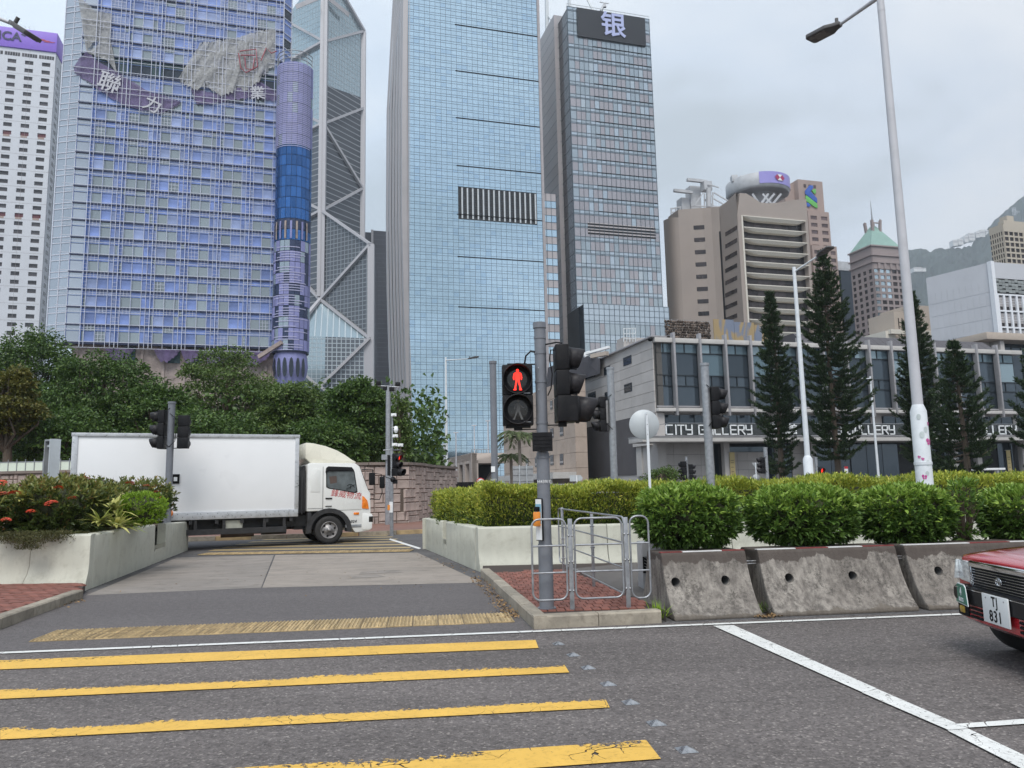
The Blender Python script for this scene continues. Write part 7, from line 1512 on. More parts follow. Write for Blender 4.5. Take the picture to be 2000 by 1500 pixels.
# ------------------------------------------------------------------ hill with houses on its ridge
RDG = [(1560, 660), (1640, 600), (1700, 545), (1770, 505), (1811, 494), (1830, 481), (1850, 480), (1862, 468), (1900, 457), (1930, 452), (1945, 437), (1965, 428), (1985, 416), (2000, 411), (2060, 396), (2160, 400), (2300, 430), (2500, 520), (2700, 640)]
def ridge(px):
    for (a, b_) in zip(RDG[:-1], RDG[1:]):
        if a[0] <= px <= b_[0]: return a[1] + (b_[1] - a[1]) * (px - a[0]) / (b_[0] - a[0])
    return 900
HLM = mat('hill_forest', (0.03, 0.042, 0.035), .95, var=.35, scale=.012)
nx, ny = 240, 46; vs_ = []; rn = np.random.default_rng(3); tn = rn.normal(0, 1, (nx + 1, ny + 1))
for i in range(nx + 1):
    px_ = 1540 + (2700 - 1540) * i / nx; top_ = W(px_, ridge(px_), 2100)
    for j in range(ny + 1):
        t = j / ny; Y = 1350 + 750 * t; x = (px_ - 1000) / 1500 * Y; h = (top_.z) * (t ** 1.15) * (1 - .06 * sin(x * .012 + t * 5)) + tn[i, j] * (3.0 if t > .1 else 0) * (1 if t < .97 else .6); vs_.append((x, Y, h if t > 0 else -2))
    vs_.append((top_.x * 1.15, 2400, 0))
k = ny + 2; mb = MB(); mb.add(vs_, [(i * k + j, (i + 1) * k + j, (i + 1) * k + j + 1, i * k + j + 1) for i in range(nx) for j in range(ny + 1)]); mb.build('hill', HLM, None, fix=True, kind='structure')
HW_ = mat('hill_house_white', (0.62, 0.61, 0.60), .7, var=.05)
def house(px, py, w_, h_, Y, lab, n=3, mm=None):
    p = W(px, py, Y); T = thing('hill_house', lab, 'house', (p.x, p.y, p.z - 6), group='houses on the hill'); sc = Y / 1500; mb = MB(); mb.box(0, w_ * sc, 0, 20, 0, h_ * sc + 6); mb.build('wall', mm or HW_, T)
    nf = max(1, int(h_ * sc / 8))
    for j in range(nf): mb = MB(); mb.box(w_ * sc * .08, w_ * sc * .92, -.3, .2, 6 + h_ * sc * (j + .35) / nf, 6 + h_ * sc * (j + .62) / nf); mb.build('window_band', STL2, T)
    return T
house(1774, 503, 35, 13, 2095, 'long grey white block on the low left end of the hill ridge')
for k, (x, y, w_, h_) in enumerate(((1862, 476, 9, 8), (1872, 474, 10, 8), (1884, 469, 8, 9), (1893, 466, 12, 12), (1906, 460, 8, 8), (1914, 459, 11, 11), (1926, 455, 5, 6))):
    house(x, y, w_, h_, 2085, ['leftmost white house of the row on the hill ridge', 'second white house from the left on the ridge', 'third white house from the left on the ridge', 'widest white house in the middle of the ridge row', 'small white house right of the widest one on the ridge', 'tall white house near the right end of the ridge row', 'smallest white house at the right end of the ridge row'][k])
house(1785, 526, 16, 4, 1900, 'low pale building lying on the hillside below the ridge'); house(1800, 526, 9, 3, 1900, 'tiny pale building beside the low one on the hillside')
p = W(1981, 417, 2060); T = thing('hill_mast', 'thin lattice mast on top of the hill', 'mast', (p.x, p.y, p.z - 5)); mb = MB()
for x in (-4, 0, 4): mb.tube([(x, 0, 0), (x, 0, 22)], .8, 5)
for z in (12, 16, 21): mb.bar((-6, 0, z), (6, 0, z), 1.0)
mb.bar((8, 0, 4), (8, 0, 14), 1); mb.bar((6, 0, 10), (16, 0, 9), 1); mb.build('lattice', RST, T)

# ------------------------------------------------------------------ white block and beige block at the right edge
WHC = mat('white_panel_wall', (0.50, 0.51, 0.545), .6, var=.03, scale=.2, dirt=.08); WHF = mat('white_frame', (0.72, 0.74, 0.78), .5, var=.03); GRL_ = mat('grey_mesh_panel', (0.25, 0.27, 0.27), .5, per=.15); BLD = mat('window_blind', (0.36, 0.34, 0.34), .5, per=.2)
P = W(1943, 580, 150); T = bld('white_block', 'white panelled block with white framed windows behind the gallery roof', P); top = hz(P, 511.5)
hd = 121 - GA; dl_ = run(P, 121, 1812, 580); zl_ = hz(P + Vector((cos(R(121)), sin(R(121)), 0)) * dl_, 544)
F_ = Matrix.Rotation(R(hd), 4, 'Z'); 
mb = MB(F_); mb.box(0, dl_, -.5, 0, 0, top); mb.build('side_wall', WHC, T); mb = MB(); mb.box(-.45, .35, -.35, .6, 0, top + .1); mb.build('corner_trim', WHF, T)
pn = MB(F_); nrow_ = [(1967 - 1967, 0)]
for r_, (zt_, zb2) in enumerate(((top - 3.6, top - 6.0), (top - 6.2, top - 8.7), (top - 8.9, top - 11.4), (top - 11.6, top - 14.1))):
    for k in range(10): a = dl_ * (.03 + .094 * k); q = MB(F_); q.box(a, a + dl_ * .088, .0, .04, zb2, zt_); q.build('wall_panel', WHC, T, fix=True)
lw = 22; mb = MB(); mb.box(.3, lw, 0, 8, top - 3.3, top); mb.build('parapet', WHC, T)
zr1, zr0 = top - 3.4, top - 6.2; mb = MB(); mb.box(.4, lw, .3, 7, 10, top - .5); mb.build('core', DRK, T)
rs = random.Random(9)
for i in range(14):
    for j in range(4): x = .6 + i * .82; z = zr0 + j * .68 + (.2 if (i + j) % 3 == 0 else 0); mb = MB(); mb.box(x, x + .77, .0, .1, z, z + .60); mb.build('mesh_panel', GRL_, T)
for r_ in range(4):
    zt_ = zr0 - .3 - r_ * 3.35
    mb = MB(); mb.box(.3, lw, -.15, .2, zt_ - .32, zt_); mb.build('frame_rail', WHF, T)
    for k in range(7):
        x = .9 + k * 1.62; mb = MB(); mb.box(x - .50, x - .04, -.15, .2, zt_ - 3.35, zt_ - .32); mb.build('frame_post', WHF, T)
        ob = obj('window', unit(BLD), T, (x + .52, .15, zt_ - 1.55), None, (1.1, .2, 2.0)); ob = obj('window', unit(BRG), T, (x + .52, .15, zt_ - 2.95), None, (1.1, .2, .76))
        mb = MB(); [mb.box(x, x + 1.1, .08, .15, zt_ - q, zt_ - q + .05) for q in (1.0, 1.5, 2.0)]; mb.build('blind_rail', WHF, T)
P = W(1962, 480, 255); T = bld('beige_grid_block', 'beige gridded office block above the white block at the right edge', P); top = hz(P, 437); CRW = mat('cream_grid', (0.46, 0.41, 0.34), .7, var=.05)
us = [0]; [us.extend([.6 + 2.15 * k, 2.3 + 2.15 * k]) for k in range(8)]; us.append(18); vs = [20]; z = top - 2.6; rr_ = []
while z > 60: rr_.append((z - 1.35, z)); z -= 1.95
for a, b_ in rr_[::-1]: vs += [a, b_]
vs.append(top); punched(T, (0, 0, 0), 0, us, vs, lambda i, j: i % 2 == 1 and j % 2 == 1, CRW, BRG, th=.35, maxpy=560)
dv = run(P, 106, 1937, 500); mbw = MB(); n2 = 6; w2 = dv / n2
for j in range(len(vs) - 1):
    if j % 2 == 0: mbw.box(-.02, .4, 0, dv, vs[j], vs[j + 1])
    else:
        for i in range(n2): mbw.box(-.02, .4, w2 * i, w2 * i + w2 * .4, vs[j], vs[j + 1]); b_ = MB(); b_.box(.15, .25, w2 * i + w2 * .4, w2 * i + w2, vs[j], vs[j + 1]); b_.build('window', BRG, T, fix=False)
mbw.build('side_wall', CRW, T, fix=False); mb = MB(); mb.box(.4, 18, .5, dv, 0, top - .2); mb.build('core', DRK, T); mb = MB(); mb.box(2, 18, 1, dv - 2, top, top + 1.8); mb.box(6, 9, 3, 6, top, top + 4.5); mb.build('roof_plant', CRW, T)

# ------------------------------------------------------------------ city gallery
SLB = mat('gallery_stone', (0.45, 0.425, 0.41), .8, var=.06, scale=.4, per=.06, dirt=.18, dirtcol=(.24, .21, .19)); JNT = mat('stone_joint', (.10, .095, .09), .9); SLW = mat('pale_slab_edge', (0.50, 0.48, 0.46), .6, var=.06, scale=.6, dirt=.15)
GRF2 = mat('dark_grey_wall', (0.085, 0.08, 0.085), .7, var=.08, scale=.4, per=.04); FIN = mat('grey_fin', (0.33, 0.32, 0.33), .45, .3, var=.08); WIN = glass('gallery_glass', (0.065, 0.085, 0.105), .07, .55, .18, wav=.012, scale=.3); WIN2 = glass('gallery_clear_glass', (0.13, 0.19, 0.225), .1, .45, .15, (0.26, .34, .38), .7, wav=.012, scale=.3); BFR = mat('black_frame', (.02, .028, .035), .4, .3); ROOFD = mat('dark_ribbed_roof', (0.075, 0.07, 0.078), .6, var=.1, scale=1.5, stretch=(3, 1, 1))
P = W(1278, 730, 85); GT = bld('gallery', 'modern stone and glass gallery with white CITY GALLERY lettering on its balcony', P); toG = (Matrix.Translation((P.x, P.y, 0)) @ Matrix.Rotation(R(GA), 4, 'Z')).inverted()
zt_, zg1, zg0, zs0 = hz(P, 660), hz(P, 669), hz(P, 797), hz(P, 804); Ln = run(P, GA, 1987, 700)
u = [run(P, GA, x, 730) for x in (1314, 1365)]; bw = u[1] - u[0]; fx = [u[0] + bw * k for k in range(-1, 40) if u[0] + bw * k < Ln + 2]; fx[0] = .25
mb = MB(); mb.box(.3, Ln, 1.2, 16, 0, zt_ - .2); mb.build('core', DRK, GT)
zz = lambda y: hz(P, y)
rows = [zg0, zz(753), zz(732), zz(688), zg1]
pk = 0
for i in range(len(fx) - 1):
    a, b_ = fx[i], min(fx[i + 1], Ln)
    if b_ - a < .5: continue
    for j in range(4):
        n = 2 if j in (1, 3) else 1
        for q in range(n):
            x0, x1 = a + (b_ - a) * q / n, a + (b_ - a) * (q + 1) / n; mat_ = WIN2 if (j == 3 or (j == 2 and rs.random() < .35)) else WIN
            ob = obj('pane', unit(mat_), GT); ob.matrix_local = Matrix.Translation(((x0 + x1) / 2, .12, (rows[j] + rows[j + 1]) / 2)) @ Matrix.Rotation(RNG.normal(0, .006), 4, 'Z') @ Matrix.Rotation(RNG.normal(0, .004), 4, 'X') @ Matrix.Diagonal((x1 - x0 - .08, .1, rows[j + 1] - rows[j] - .06, 1))
    fr = MB(); [fr.box(a, b_, .0, .14, z - .06, z + .06) for z in rows[1:4]]; fr.box(a - .09, a + .09, 0, .16, zg0, zg1); [fr.box((a + b_) / 2 - .04, (a + b_) / 2 + .04, 0.02, .14, rows[j], rows[j + 1]) for j in (1, 3)]; fr.build('window_frame', BFR, GT)
    if i < len(fx) - 1 and i > 0: f = MB(); f.box(a - .12, a + .12, -.75, -.05, zz(812), zz(655) + .3); f.build('fin', FIN, GT, bevel=.02)
mb = MB(); mb.box(0, Ln + .3, -.5, .6, zg1, zt_); mb.build('roof_beam', SLW, GT, bevel=.03); mb = MB(); mb.box(0, Ln + .3, -.6, 1.2, zs0, zg0 - .02); mb.build('floor_beam', SLW, GT, bevel=.03)
mb = MB(); mb.box(.1, Ln, -.12, .1, zg0 + .1, zg0 + .28); mb.build('sill', FIN, GT)
# left stone flank: panels with recessed joints, windows
dl_ = run(P, 106, 1112, 740); fzt, fzb = zt_ + .05, zs0 - .1; pr = 7; pc = 9
wins = [(1157, 712, 1164, 728), (1149, 719, 1162, 742) , (1180, 716, 1192, 727), (1219, 692, 1235, 713), (1220, 745, 1236, 765), (1151, 767, 1165, 780), (1183, 764, 1193, 776)]
wins = [(1144, 722, 1164, 738), (1181, 717, 1193, 728), (1219, 693, 1235, 713), (1221, 746, 1236, 766), (1150, 768, 1165, 777), (1183, 766, 1193, 777)]
wr = []
for x0, y0, x1, y1 in wins: a, b_ = toG @ onp(P, 106, x0, (y0 + y1) / 2 + 6), toG @ onp(P, 106, x1, (y0 + y1) / 2 - 3); wr.append((min(a.y, b_.y), max(a.y, b_.y), (a.z + b_.z) / 2 - .52, (a.z + b_.z) / 2 + .52))
mb = MB(); mb.box(.02, 1.0, 0, dl_, fzb, fzt - .1); mb.build('flank_backing', JNT, GT)
ph = (fzt - fzb) / pr; pw = dl_ / pc
for i in range(pc):
    for j in range(pr): mb = MB(); mb.box(-.10, .02, pw * i + .012, pw * (i + 1) - .012, fzb + ph * j + .02, fzb + ph * (j + 1) - .02); mb.build('stone_panel', SLB, GT)
for (y0, y1, z0, z1) in wr:
    mb = MB(); mb.box(-.13, -.08, y0, y1, z0, z1); w_ = mb.build('window', BFR, GT); mb = MB(); mb.box(-.14, -.13, y0 + .15, y1 - .15, z0 + .08, (z0 + z1) / 2 - .05); mb.box(-.14, -.13, y0 + .15, y1 - .15, (z0 + z1) / 2 + .02, z1 - .3); mb.build('pane', WIN, w_)
mb = MB(); mb.box(-.45, 1.5, -.5, dl_ + .2, fzt - .05, fzt + .15); mb.build('roof_edge', FIN, GT, bevel=.03)
mb = MB(); a = toG @ onp(P, 106, 1268, 663); mb.lathe([(0, -.3), (.25, -.2), (.3, 0), (.2, .15), (0, .2)], 12, o=(-.6, -.6, fzt - .3)); mb.build('camera_dome', BKS, GT)
mb = MB(); mb.box(.0, 1.0, 0, dl_ + 4, 0, fzb); mb.build('base_wall', SLB, GT)
mb = MB(); zb_ = hz(P, 925); mb.box(.9 - 1.0, .0, 5.2, dl_ + 1, zb_, fzb - .02); mb.build('dark_wall_panel', GRF2, GT)
mb = MB(); mb.box(-.2, .02, 3.8, 5.2, zb_ - .2, fzb); mb.box(-.5, .0, 1.2, 5.4, hz(P, 868), hz(P, 858)); mb.build('white_frame', SLW, GT)
for y_ in (9, 14, 19): mb = MB(); mb.box(-.03, .0, y_, y_ + .8, .3, zb_ - .6); mb.build('low_window', BFR, GT)
# balcony level
zb1, zb0_ = hz(P, 855), hz(P, 866); mb = MB(); mb.box(-3.2, Ln + 2, -3.0, .6, zb0_, zb1); mb.build('balcony_slab', SLW, GT, bevel=.03)
mb = MB(); mb.box(-3.25, Ln + 2.05, -3.1, .6, zb1 - .28 + .2, zb1 + .02); mb.build('slab_coping', FIN, GT)
mb = MB(); mb.box(.6, Ln, 1.0, 1.2, zb1, zs0); mb.build('recess_wall', SLB, GT)
x = 1.4
while x < Ln - 3: mb = MB(); mb.box(x, x + 5.6, .85, 1.0, zb1 + .1, zs0 - .25); mb.build('recess_window', WIN, GT, fix=True); m2 = MB(); [m2.box(x + q, x + q + .09, .8, .9, zb1 + .1, zs0 - .25) for q in (0, 1.85, 3.7, 5.5)]; m2.build('recess_frame', BFR, GT); x += 7.4
zr_ = hz(P, 831); RLG = window_glass('rail_glass', (.10, .12, .12), .62); rl = thing('balcony_rail', 'glass balcony railing carrying the white gallery lettering', 'railing', (P.x, P.y, 0), GA)
for k in range(int((Ln + 1) / 2.4)): mb = MB(); mb.box(k * 2.4 + .03, k * 2.4 + 2.36, -2.9, -2.86, zb1 + .03, zr_); mb.build('glass_panel', RLG, rl)
mb = MB(); mb.box(0, Ln + 1.3, -2.92, -2.84, zr_, zr_ + .05); mb.box(0, .06, -2.9, .5, zr_, zr_ + .05); mb.build('handrail', GALV, rl)
LTW = mat('white_letter', (0.80, 0.82, 0.83), .4)
# square stroke lettering, built letter by letter from bars on a 4 x 6 cell
STK = {'C': [[(4, 6), (0.5, 6), (0, 5.4), (0, .6), (.5, 0), (4, 0)]], 'I': [[(1, 0), (1, 6)]], 'T': [[(0, 6), (4, 6)], [(2, 6), (2, 0)]], 'Y': [[(0, 6), (0, 3), (4, 3)], [(4, 6), (4, 0), (1, 0)]], 'G': [[(4, 6), (0, 6), (0, 0), (4, 0), (4, 3), (2.2, 3)]], 'A': [[(0, 0), (1.2, 6), (4, 6), (4, 0)], [(2, 2.4), (4, 2.4)]], 'L': [[(0, 6), (0, 0), (3.6, 0)]], 'E': [[(4, 6), (0, 6), (0, 0), (4, 0)], [(0, 3), (3.6, 3)]], 'R': [[(0, 0), (0, 6), (4, 6), (4, 3), (.8, 3)], [(2, 3), (4.4, 0)]]}
def stroke_text(s, x0, x1, z0, z1, par, name):
    adv = [2.4 if c == 'I' else (3.2 if c == ' ' else 5.4) for c in s]; k = (x1 - x0) / sum(adv); x = x0; hh = (z1 - z0) / 6
    for c, a in zip(s, adv):
        if c != ' ':
            mb = MB(); w_ = .125
            for st in STK[c]:
                for p, q in zip(st[:-1], st[1:]):
                    A_, B_ = Vector((x + p[0] * k, -3.02, z0 + p[1] * hh)), Vector((x + q[0] * k, -3.02, z0 + q[1] * hh)); d = (B_ - A_).normalized() * w_ / 2; mb.bar(A_ - d, B_ + d, w_, .1, up=(0, 1, 0))
            mb.build(name, LTW, par, fix=True)
        x += a * k
gx = lambda px: (toG @ onp(P, GA, px, 842, 3.0)).x
zt2, zb2 = hz(P, 832.5) , hz(P, 851)
P_ = P; ll = (hz(P, 853) , hz(P, 834))
for a, b_ in ((1301, 1472), (1598, 1750), (1850, 1988)): stroke_text('CITY GALLERY', gx(a), gx(b_), ll[0] + .05, ll[1] - .05, rl, 'letter')
for a in (1506, 1788): 
    for k, ch in enumerate('展城館'): text('letter', ch, (ll[1] - ll[0]) * 1.12, LTW, rl, (gx(a) + k * 1.15 + .5, -3.02, (ll[0] + ll[1]) / 2), ext_=.04, bold=.015)
# ground floor
mb = MB(); mb.box(.8, Ln, .9, 1.1, 0, zb0_); mb.build('ground_wall', DRK, GT)
xs = [gx(1300), gx(1376), gx(1408), gx(1500), gx(1545), gx(1572)]
def gw(x0, x1, z0, z1, n, m_, y=.75, name='stone_panel', rows_=5):
    for i in range(n):
        for j in range(rows_): mb = MB(); mb.box(x0 + (x1 - x0) * i / n + .015, x0 + (x1 - x0) * (i + 1) / n - .015, y, y + .14, z0 + (z1 - z0) * j / rows_ + .015, z0 + (z1 - z0) * (j + 1) / rows_ - .015); mb.build(name, m_, GT)
gxx = lambda px: (toG @ onp(P, GA, px, 900, -.8)).x
gw(.6, gxx(1395), 0, zb0_, 4, SLB); gw(gxx(1420), gxx(1500), 0, zb0_ - 1.0, 4, SLB); gw(gxx(1546), gxx(1574), 0, zb0_, 1, SLB)
for a, b_ in ((1396, 1404), (1500, 1512), (1525, 1545), (1585, 1660), (1662, 1755), (1820, 1850), (1860, 1890), (1950, 1980)):
    x0, x1 = gxx(a), gxx(b_); n = max(1, int((x1 - x0) / 2.2))
    for i in range(n): ob = obj('shopfront_pane', unit(WIN), GT); ob.matrix_local = Matrix.Translation((x0 + (x1 - x0) * (i + .5) / n, .8, zb0_ * .5)) @ Matrix.Rotation(RNG.normal(0, .01), 4, 'Z') @ Matrix.Diagonal(((x1 - x0) / n - .08, .1, zb0_ - .3, 1))
mb = MB(); a, b_ = gxx(1422), gxx(1498); mb.box(a, b_, .66, .9, hz(P, 883), hz(P, 873)); mb.box(a + .5, b_, .6, .9, hz(P, 947), hz(P, 938)); mb.build('strip_window', WIN, GT)
for a in (1408, 1512, 1576, 1850, 1896, 1984): x = gxx(a); mb = MB(); mb.box(x - .35, x + .35, -.6, .1, 0, zb0_); mb.build('column', SLB, GT, bevel=.02)
BNN = mat('gold_banner', (0.46, 0.37, 0.18), .7, var=.1, scale=1); BNR = mat('dark_red_banner', (0.17, 0.015, 0.02), .7); BNP = mat('banner_print', (.10, .08, .05), .7)
for k, (a, lab, zt3) in enumerate(((1416, 'gold and dark red banner on the gallery column left of the distant signal', 884), (1511, 'gold and dark red banner half hidden behind the first pine', 900), (1950, 'gold and dark red banner at the far right end of the gallery', 880))):
    x = gxx(a); q = P + Vector((cos(R(GA)), sin(R(GA)), 0)) * x; T = thing('column_banner', lab, 'banner', (q.x, q.y, 0), GA, 'banners on the gallery columns'); mb = MB(); mb.box(-.32, .32, -.75, -.7, 1.35, hz(q, zt3)); mb.build('gold_cloth', BNN, T); mb = MB(); mb.box(-.34, .34, -.76, -.69, .2, 1.95); mb.build('red_foot', BNR, T)
    mb = MB(); [mb.box(-.2, .16, -.765, -.755, z, z + .07) for z in (2.3, 2.8, 3.3, 3.8, 4.05)]; mb.build('banner_print', BNP, T); mb = MB(); mb.tube([(-.5, -.7, hz(q, zt3)), (.5, -.7, hz(q, zt3))], .04, 6); mb.build('banner_bar', GALV, T)
q = W(1654, 930, 76); T = thing('info_sign', 'small red and white panel by the dark gallery entrance', 'sign', (q.x, q.y, 0), GA); mb = MB(); mb.box(-.2, .2, 0, .06, hz(q, 925), hz(q, 912)); mb.build('white_panel', WHITE, T); mb = MB(); mb.box(-.2, .2, -.01, .05, hz(q, 915.5), hz(q, 911)); mb.box(-.24, .24, 0, .06, hz(q, 932), hz(q, 927)); mb.build('red_panel', RDS, T); mb = MB(); mb.tube([(0, .05, 0), (0, .05, hz(q, 912))], .04, 6); mb.build('post', GALV, T)
q = W(1945, 935, 74); T = thing('bus_shelter', 'white flat roofed shelter at the right end of the gallery', 'shelter', (q.x, q.y, 0), GA); mb = MB(); mb.box(-2.2, 1.3, 0, 1.6, hz(q, 918), hz(q, 914)); mb.build('roof', WHITE, T, bevel=.02); mb = MB(); mb.box(.6, .85, .3, .6, 0, hz(q, 918)); mb.build('post', WHITE, T)
# roof furniture
q0 = W(1342, 640, 96); T = thing('roof_screen', 'brown screen of round metal flowers on the gallery roof', 'screen', (q0.x, q0.y, 0), GA); z0, z1 = hz(q0, 662), hz(q0, 624); FLW = mat('bronze_flower', (0.10, 0.075, 0.06), .4, .6, per=.5, var=.3, scale=2); mb = MB(); [mb.lathe([(0, -.03), (.14, -.02), (.18, .02), (.08, .06)], 7, axis='y', o=(0, 0, 0))]; fm = mb.mesh('metal_flower', FLW); n = 0
for i in range(19):
    for j in range(7):
        o = obj('metal_flower', fm, T, (-2.95 + i * .335 + (j % 2) * .1, RNG.uniform(-.1, .1), z0 + .2 + j * (z1 - z0 - .2) / 7), (RNG.uniform(-.5, .5), RNG.uniform(-.4, .4), 0), (1.15,) * 3)
mb = MB(); [mb.bar((-3 + i * .9, .15, z0), (-3 + i * .9, .15, z1), .05) for i in range(8)]; [mb.bar((-3, .15, z0 + k * .6), (3.3, .15, z0 + k * .6), .04) for k in range(5)]; mb.build('screen_frame', FIN, T)
q0 = W(1394, 640, 97); T = thing('painted_roof_panel', 'blue and gold painted panel standing on the gallery roof', 'panel', (q0.x, q0.y, 0), GA); z0, z1 = hz(q0, 664), hz(q0, 623)
def stripes_mat():
    m, N, L, b = _nodes('blue_gold_paint'); v = coords(N, L, (1.1, 1, .28)); f = noise(N, L, v, .55, 2, .5, 1.0, .46, .54); L.new(mixc(N, L, f, (0.17, 0.20, 0.27), (0.34, 0.25, 0.13)), b.inputs['Base Color']); b.inputs['Roughness'].default_value = .6; return m
SM = stripes_mat(); xx = run(q0, GA, 1512, 640)
for k in range(3): mb = MB(); mb.box(xx * k / 3 + .02, xx * (k + 1) / 3 - .02, 0, .15, z0, z1 - .25 * k); mb.build('painted_panel', SM, T)
q0 = W(1560, 665, 92); xx = run(q0, GA, 1932, 665); T = thing('sloped_roof', 'dark ribbed sloping roof along the top of the gallery', 'roof', (q0.x, q0.y, 0), GA); z0, z1 = hz(q0, 668), hz(q0, 648)
n = 26
for k in range(n): a, b_ = xx * k / n, xx * (k + 1) / n - .03; mb = MB(); t0, t1 = z1 - .2 * (k / n), z1 - .2 * ((k + 1) / n); mb.add([(a, -1.2, z0 - .6), (b_, -1.2, z0 - .6), (b_, 1.0, t1), (a, 1.0, t0), (a, 4, t0), (b_, 4, t1), (b_, 4, z0 - .6), (a, 4, z0 - .6)], [(0, 1, 2, 3), (3, 2, 5, 4), (0, 3, 4, 7), (1, 6, 5, 2)]); mb.build('roof_sheet', ROOFD, T)
q0 = W(1075, 745, 104); T = thing('roof_plant', 'dark roof house and white duct behind the stone flank of the gallery', 'roof structure', (P.x, P.y, 0), GA)
lg = lambda px, py, Y: toG @ W(px, py, Y)
mb = MB(); pp = [lg(1066, 760, 118), lg(1070, 718, 116), lg(1130, 693, 104), lg(1172, 700, 98), lg(1172, 730, 98)]; vv = [tuple(p) for p in pp]; back = [(p.x + 5, p.y + 3, p.z) for p in pp]; mb.add(vv + back, [(0, 1, 2, 3, 4), (9, 8, 7, 6, 5), (1, 6, 7, 2), (2, 7, 8, 3)]); mb.build('dark_roof_house', ROOFD, T)
mb = MB(); mb.bar(lg(1140, 692, 100), lg(1190, 678, 98), .5, .3); mb.bar(lg(1140, 694, 100), lg(1152, 690, 100), .8, .6); mb.build('white_duct', WHITE, T)
mb = MB(); mb.bar(lg(1156, 696, 97), lg(1186, 690, 95), .6, .5); mb.build('plant_box', CRMW, T)
mb = MB()
for x in (1218, 1224, 1230, 1236, 1241): mb.bar(lg(x, 668, 92), lg(x, 641, 92), .08)
for y_ in (642, 652, 662): mb.bar(lg(1217, y_, 92), lg(1242, y_ - 1, 92), .08)
mb.build('cage_ladder', PRS, T); mb = MB(); a = lg(1218, 668, 92); mb.box(a.x, a.x + 3.2, a.y, a.y + 2, a.z - 1, a.z + .6); mb.build('roof_box', SLB, T)
# right neighbour: stone canopy and column
q0 = W(1905, 690, 120); T = bld('stone_annex', 'stone annex with deep flat canopy at the right end of the gallery', q0); z0, z1 = hz(q0, 672), hz(q0, 661)
mb = MB(); mb.box(1.0, 16, -1.5, 9, z0 + .6, z1 + .8); mb.build('canopy', CRMW, T, bevel=.04)
mb = MB(); mb.box(2.6, 16, 1.5, 9, 0, z0 + .58); mb.build('dark_glazing', WIN, T); mb = MB(); mb.box(4.2, 5.0, -.9, 1.5, 0, z0 + .58); mb.box(2.4, 4.1, .9, 1.5, 0, z0 + .58); mb.build('column', SLB, T, bevel=.02)
mb = MB(); [mb.box(5.2, 16, 1.4, 1.5, z, z + .12) for z in (3.5, 7, 10.5, 13)]; [mb.box(x, x + .1, 1.4, 1.5, 0, z0) for x in (7, 9, 11)]; mb.build('window_frame', BFR, T)

# ------------------------------------------------------------------ brown stone annex and footbridge house left of the gallery
BST2 = mat('brown_limestone', (0.42, 0.34, 0.285), .85, var=.12, scale=.35, per=.05, dirt=.3, dirtcol=(.25, .17, .12)); 
P = W(1124, 850, 98); T = bld('stone_hall', 'brown limestone hall with small upright windows between signal post and gallery', P); toH = (Matrix.Translation((P.x, P.y, 0)) @ Matrix.Rotation(R(GA), 4, 'Z')).inverted()
dv = run(P, 106, 984, 850); top = hz(P, 735); tl = hz(P + Vector((cos(R(106)), sin(R(106)), 0)) * dv, 783); d2 = run(P, GA, 1146, 850)
mb = MB(); mb.box(.05, d2, .05, dv, 0, top - .1); mb.build('backing', JNT, T)
pr, pc = 8, 9
for i in range(pc):
    for j in range(pr): mb = MB(); mb.box(-.05, .05, dv * i / pc + .02, dv * (i + 1) / pc - .02, top * j / pr + .02, top * (j + 1) / pr - .02); mb.build('stone_panel', BST2, T)
for j in range(pr): mb = MB(); mb.box(-.04, d2, -.08, .05, top * j / pr + .02, top * (j + 1) / pr - .02); mb.build('stone_panel', BST2, T)
for (x0, y0, x1, y1) in ((1046, 893, 1052, 912), (1028, 895, 1033, 912), (1014, 897, 1018, 910), (1095, 831, 1101, 852), (1076, 836, 1082, 856), (1095, 886, 1101, 908), (1076, 888, 1082, 909), (1076, 782, 1080, 800)):
    a, b_ = toH @ onp(P, 106, x0, y1), toH @ onp(P, 106, x1, y0); mb = MB(); mb.box(-.10, -.05, min(a.y, b_.y), max(a.y, b_.y), a.z, b_.z); w_ = mb.build('window', BRG, T)
    mb = MB(); mb.box(-.12, -.09, min(a.y, b_.y), max(a.y, b_.y), a.z + .25, a.z + .5); mb.build('pale_pane', BLD, w_)
mb = MB(); mb.box(-3.2, .0, 0, dv * .8, 2.6, 3.4); [mb.box(-3.2, -2.9, y_, y_ + .35, 0, 2.6) for y_ in (1, 5, 9, 14, 20, 27)]; mb.build('arcade', SLW, T)
P = W(922, 900, 74); T = bld('footbridge_house', 'beige concrete footbridge stair house with tall slots, left of the bare post', P); Ln = run(P, GA, 990, 900); top = hz(P, 885); zb_ = hz(P, 905); BGC = mat('beige_concrete', (0.39, 0.335, 0.30), .8, var=.08, scale=.5, dirt=.2)
P0x = P; dl_ = run(P, 106, 845, 900)
mb = MB(); mb.box(0, Ln, 0, 10, zb_, top); mb.box(0, .5, 0, .6, 0, top); mb.build('beam', BGC, T, bevel=.03); mb = MB(); mb.box(.3, Ln, 5, 9, 0, zb_); mb.build('dark_recess', DRK, T)
mb = MB(); mb.box(0, .4, 0, dl_, top - .7, top); mb.box(0, .4, 0, dl_, 1.3, 1.7); mb.box(.3, .4, 0, dl_, 0, .6); mb.build('side_beam', BGC, T)
for k in range(8): y_ = dl_ * k / 7.2; mb = MB(); mb.box(-.05, .6, y_, y_ + dl_ * .05, 0, top - .7); mb.build('side_pier', BGC, T)
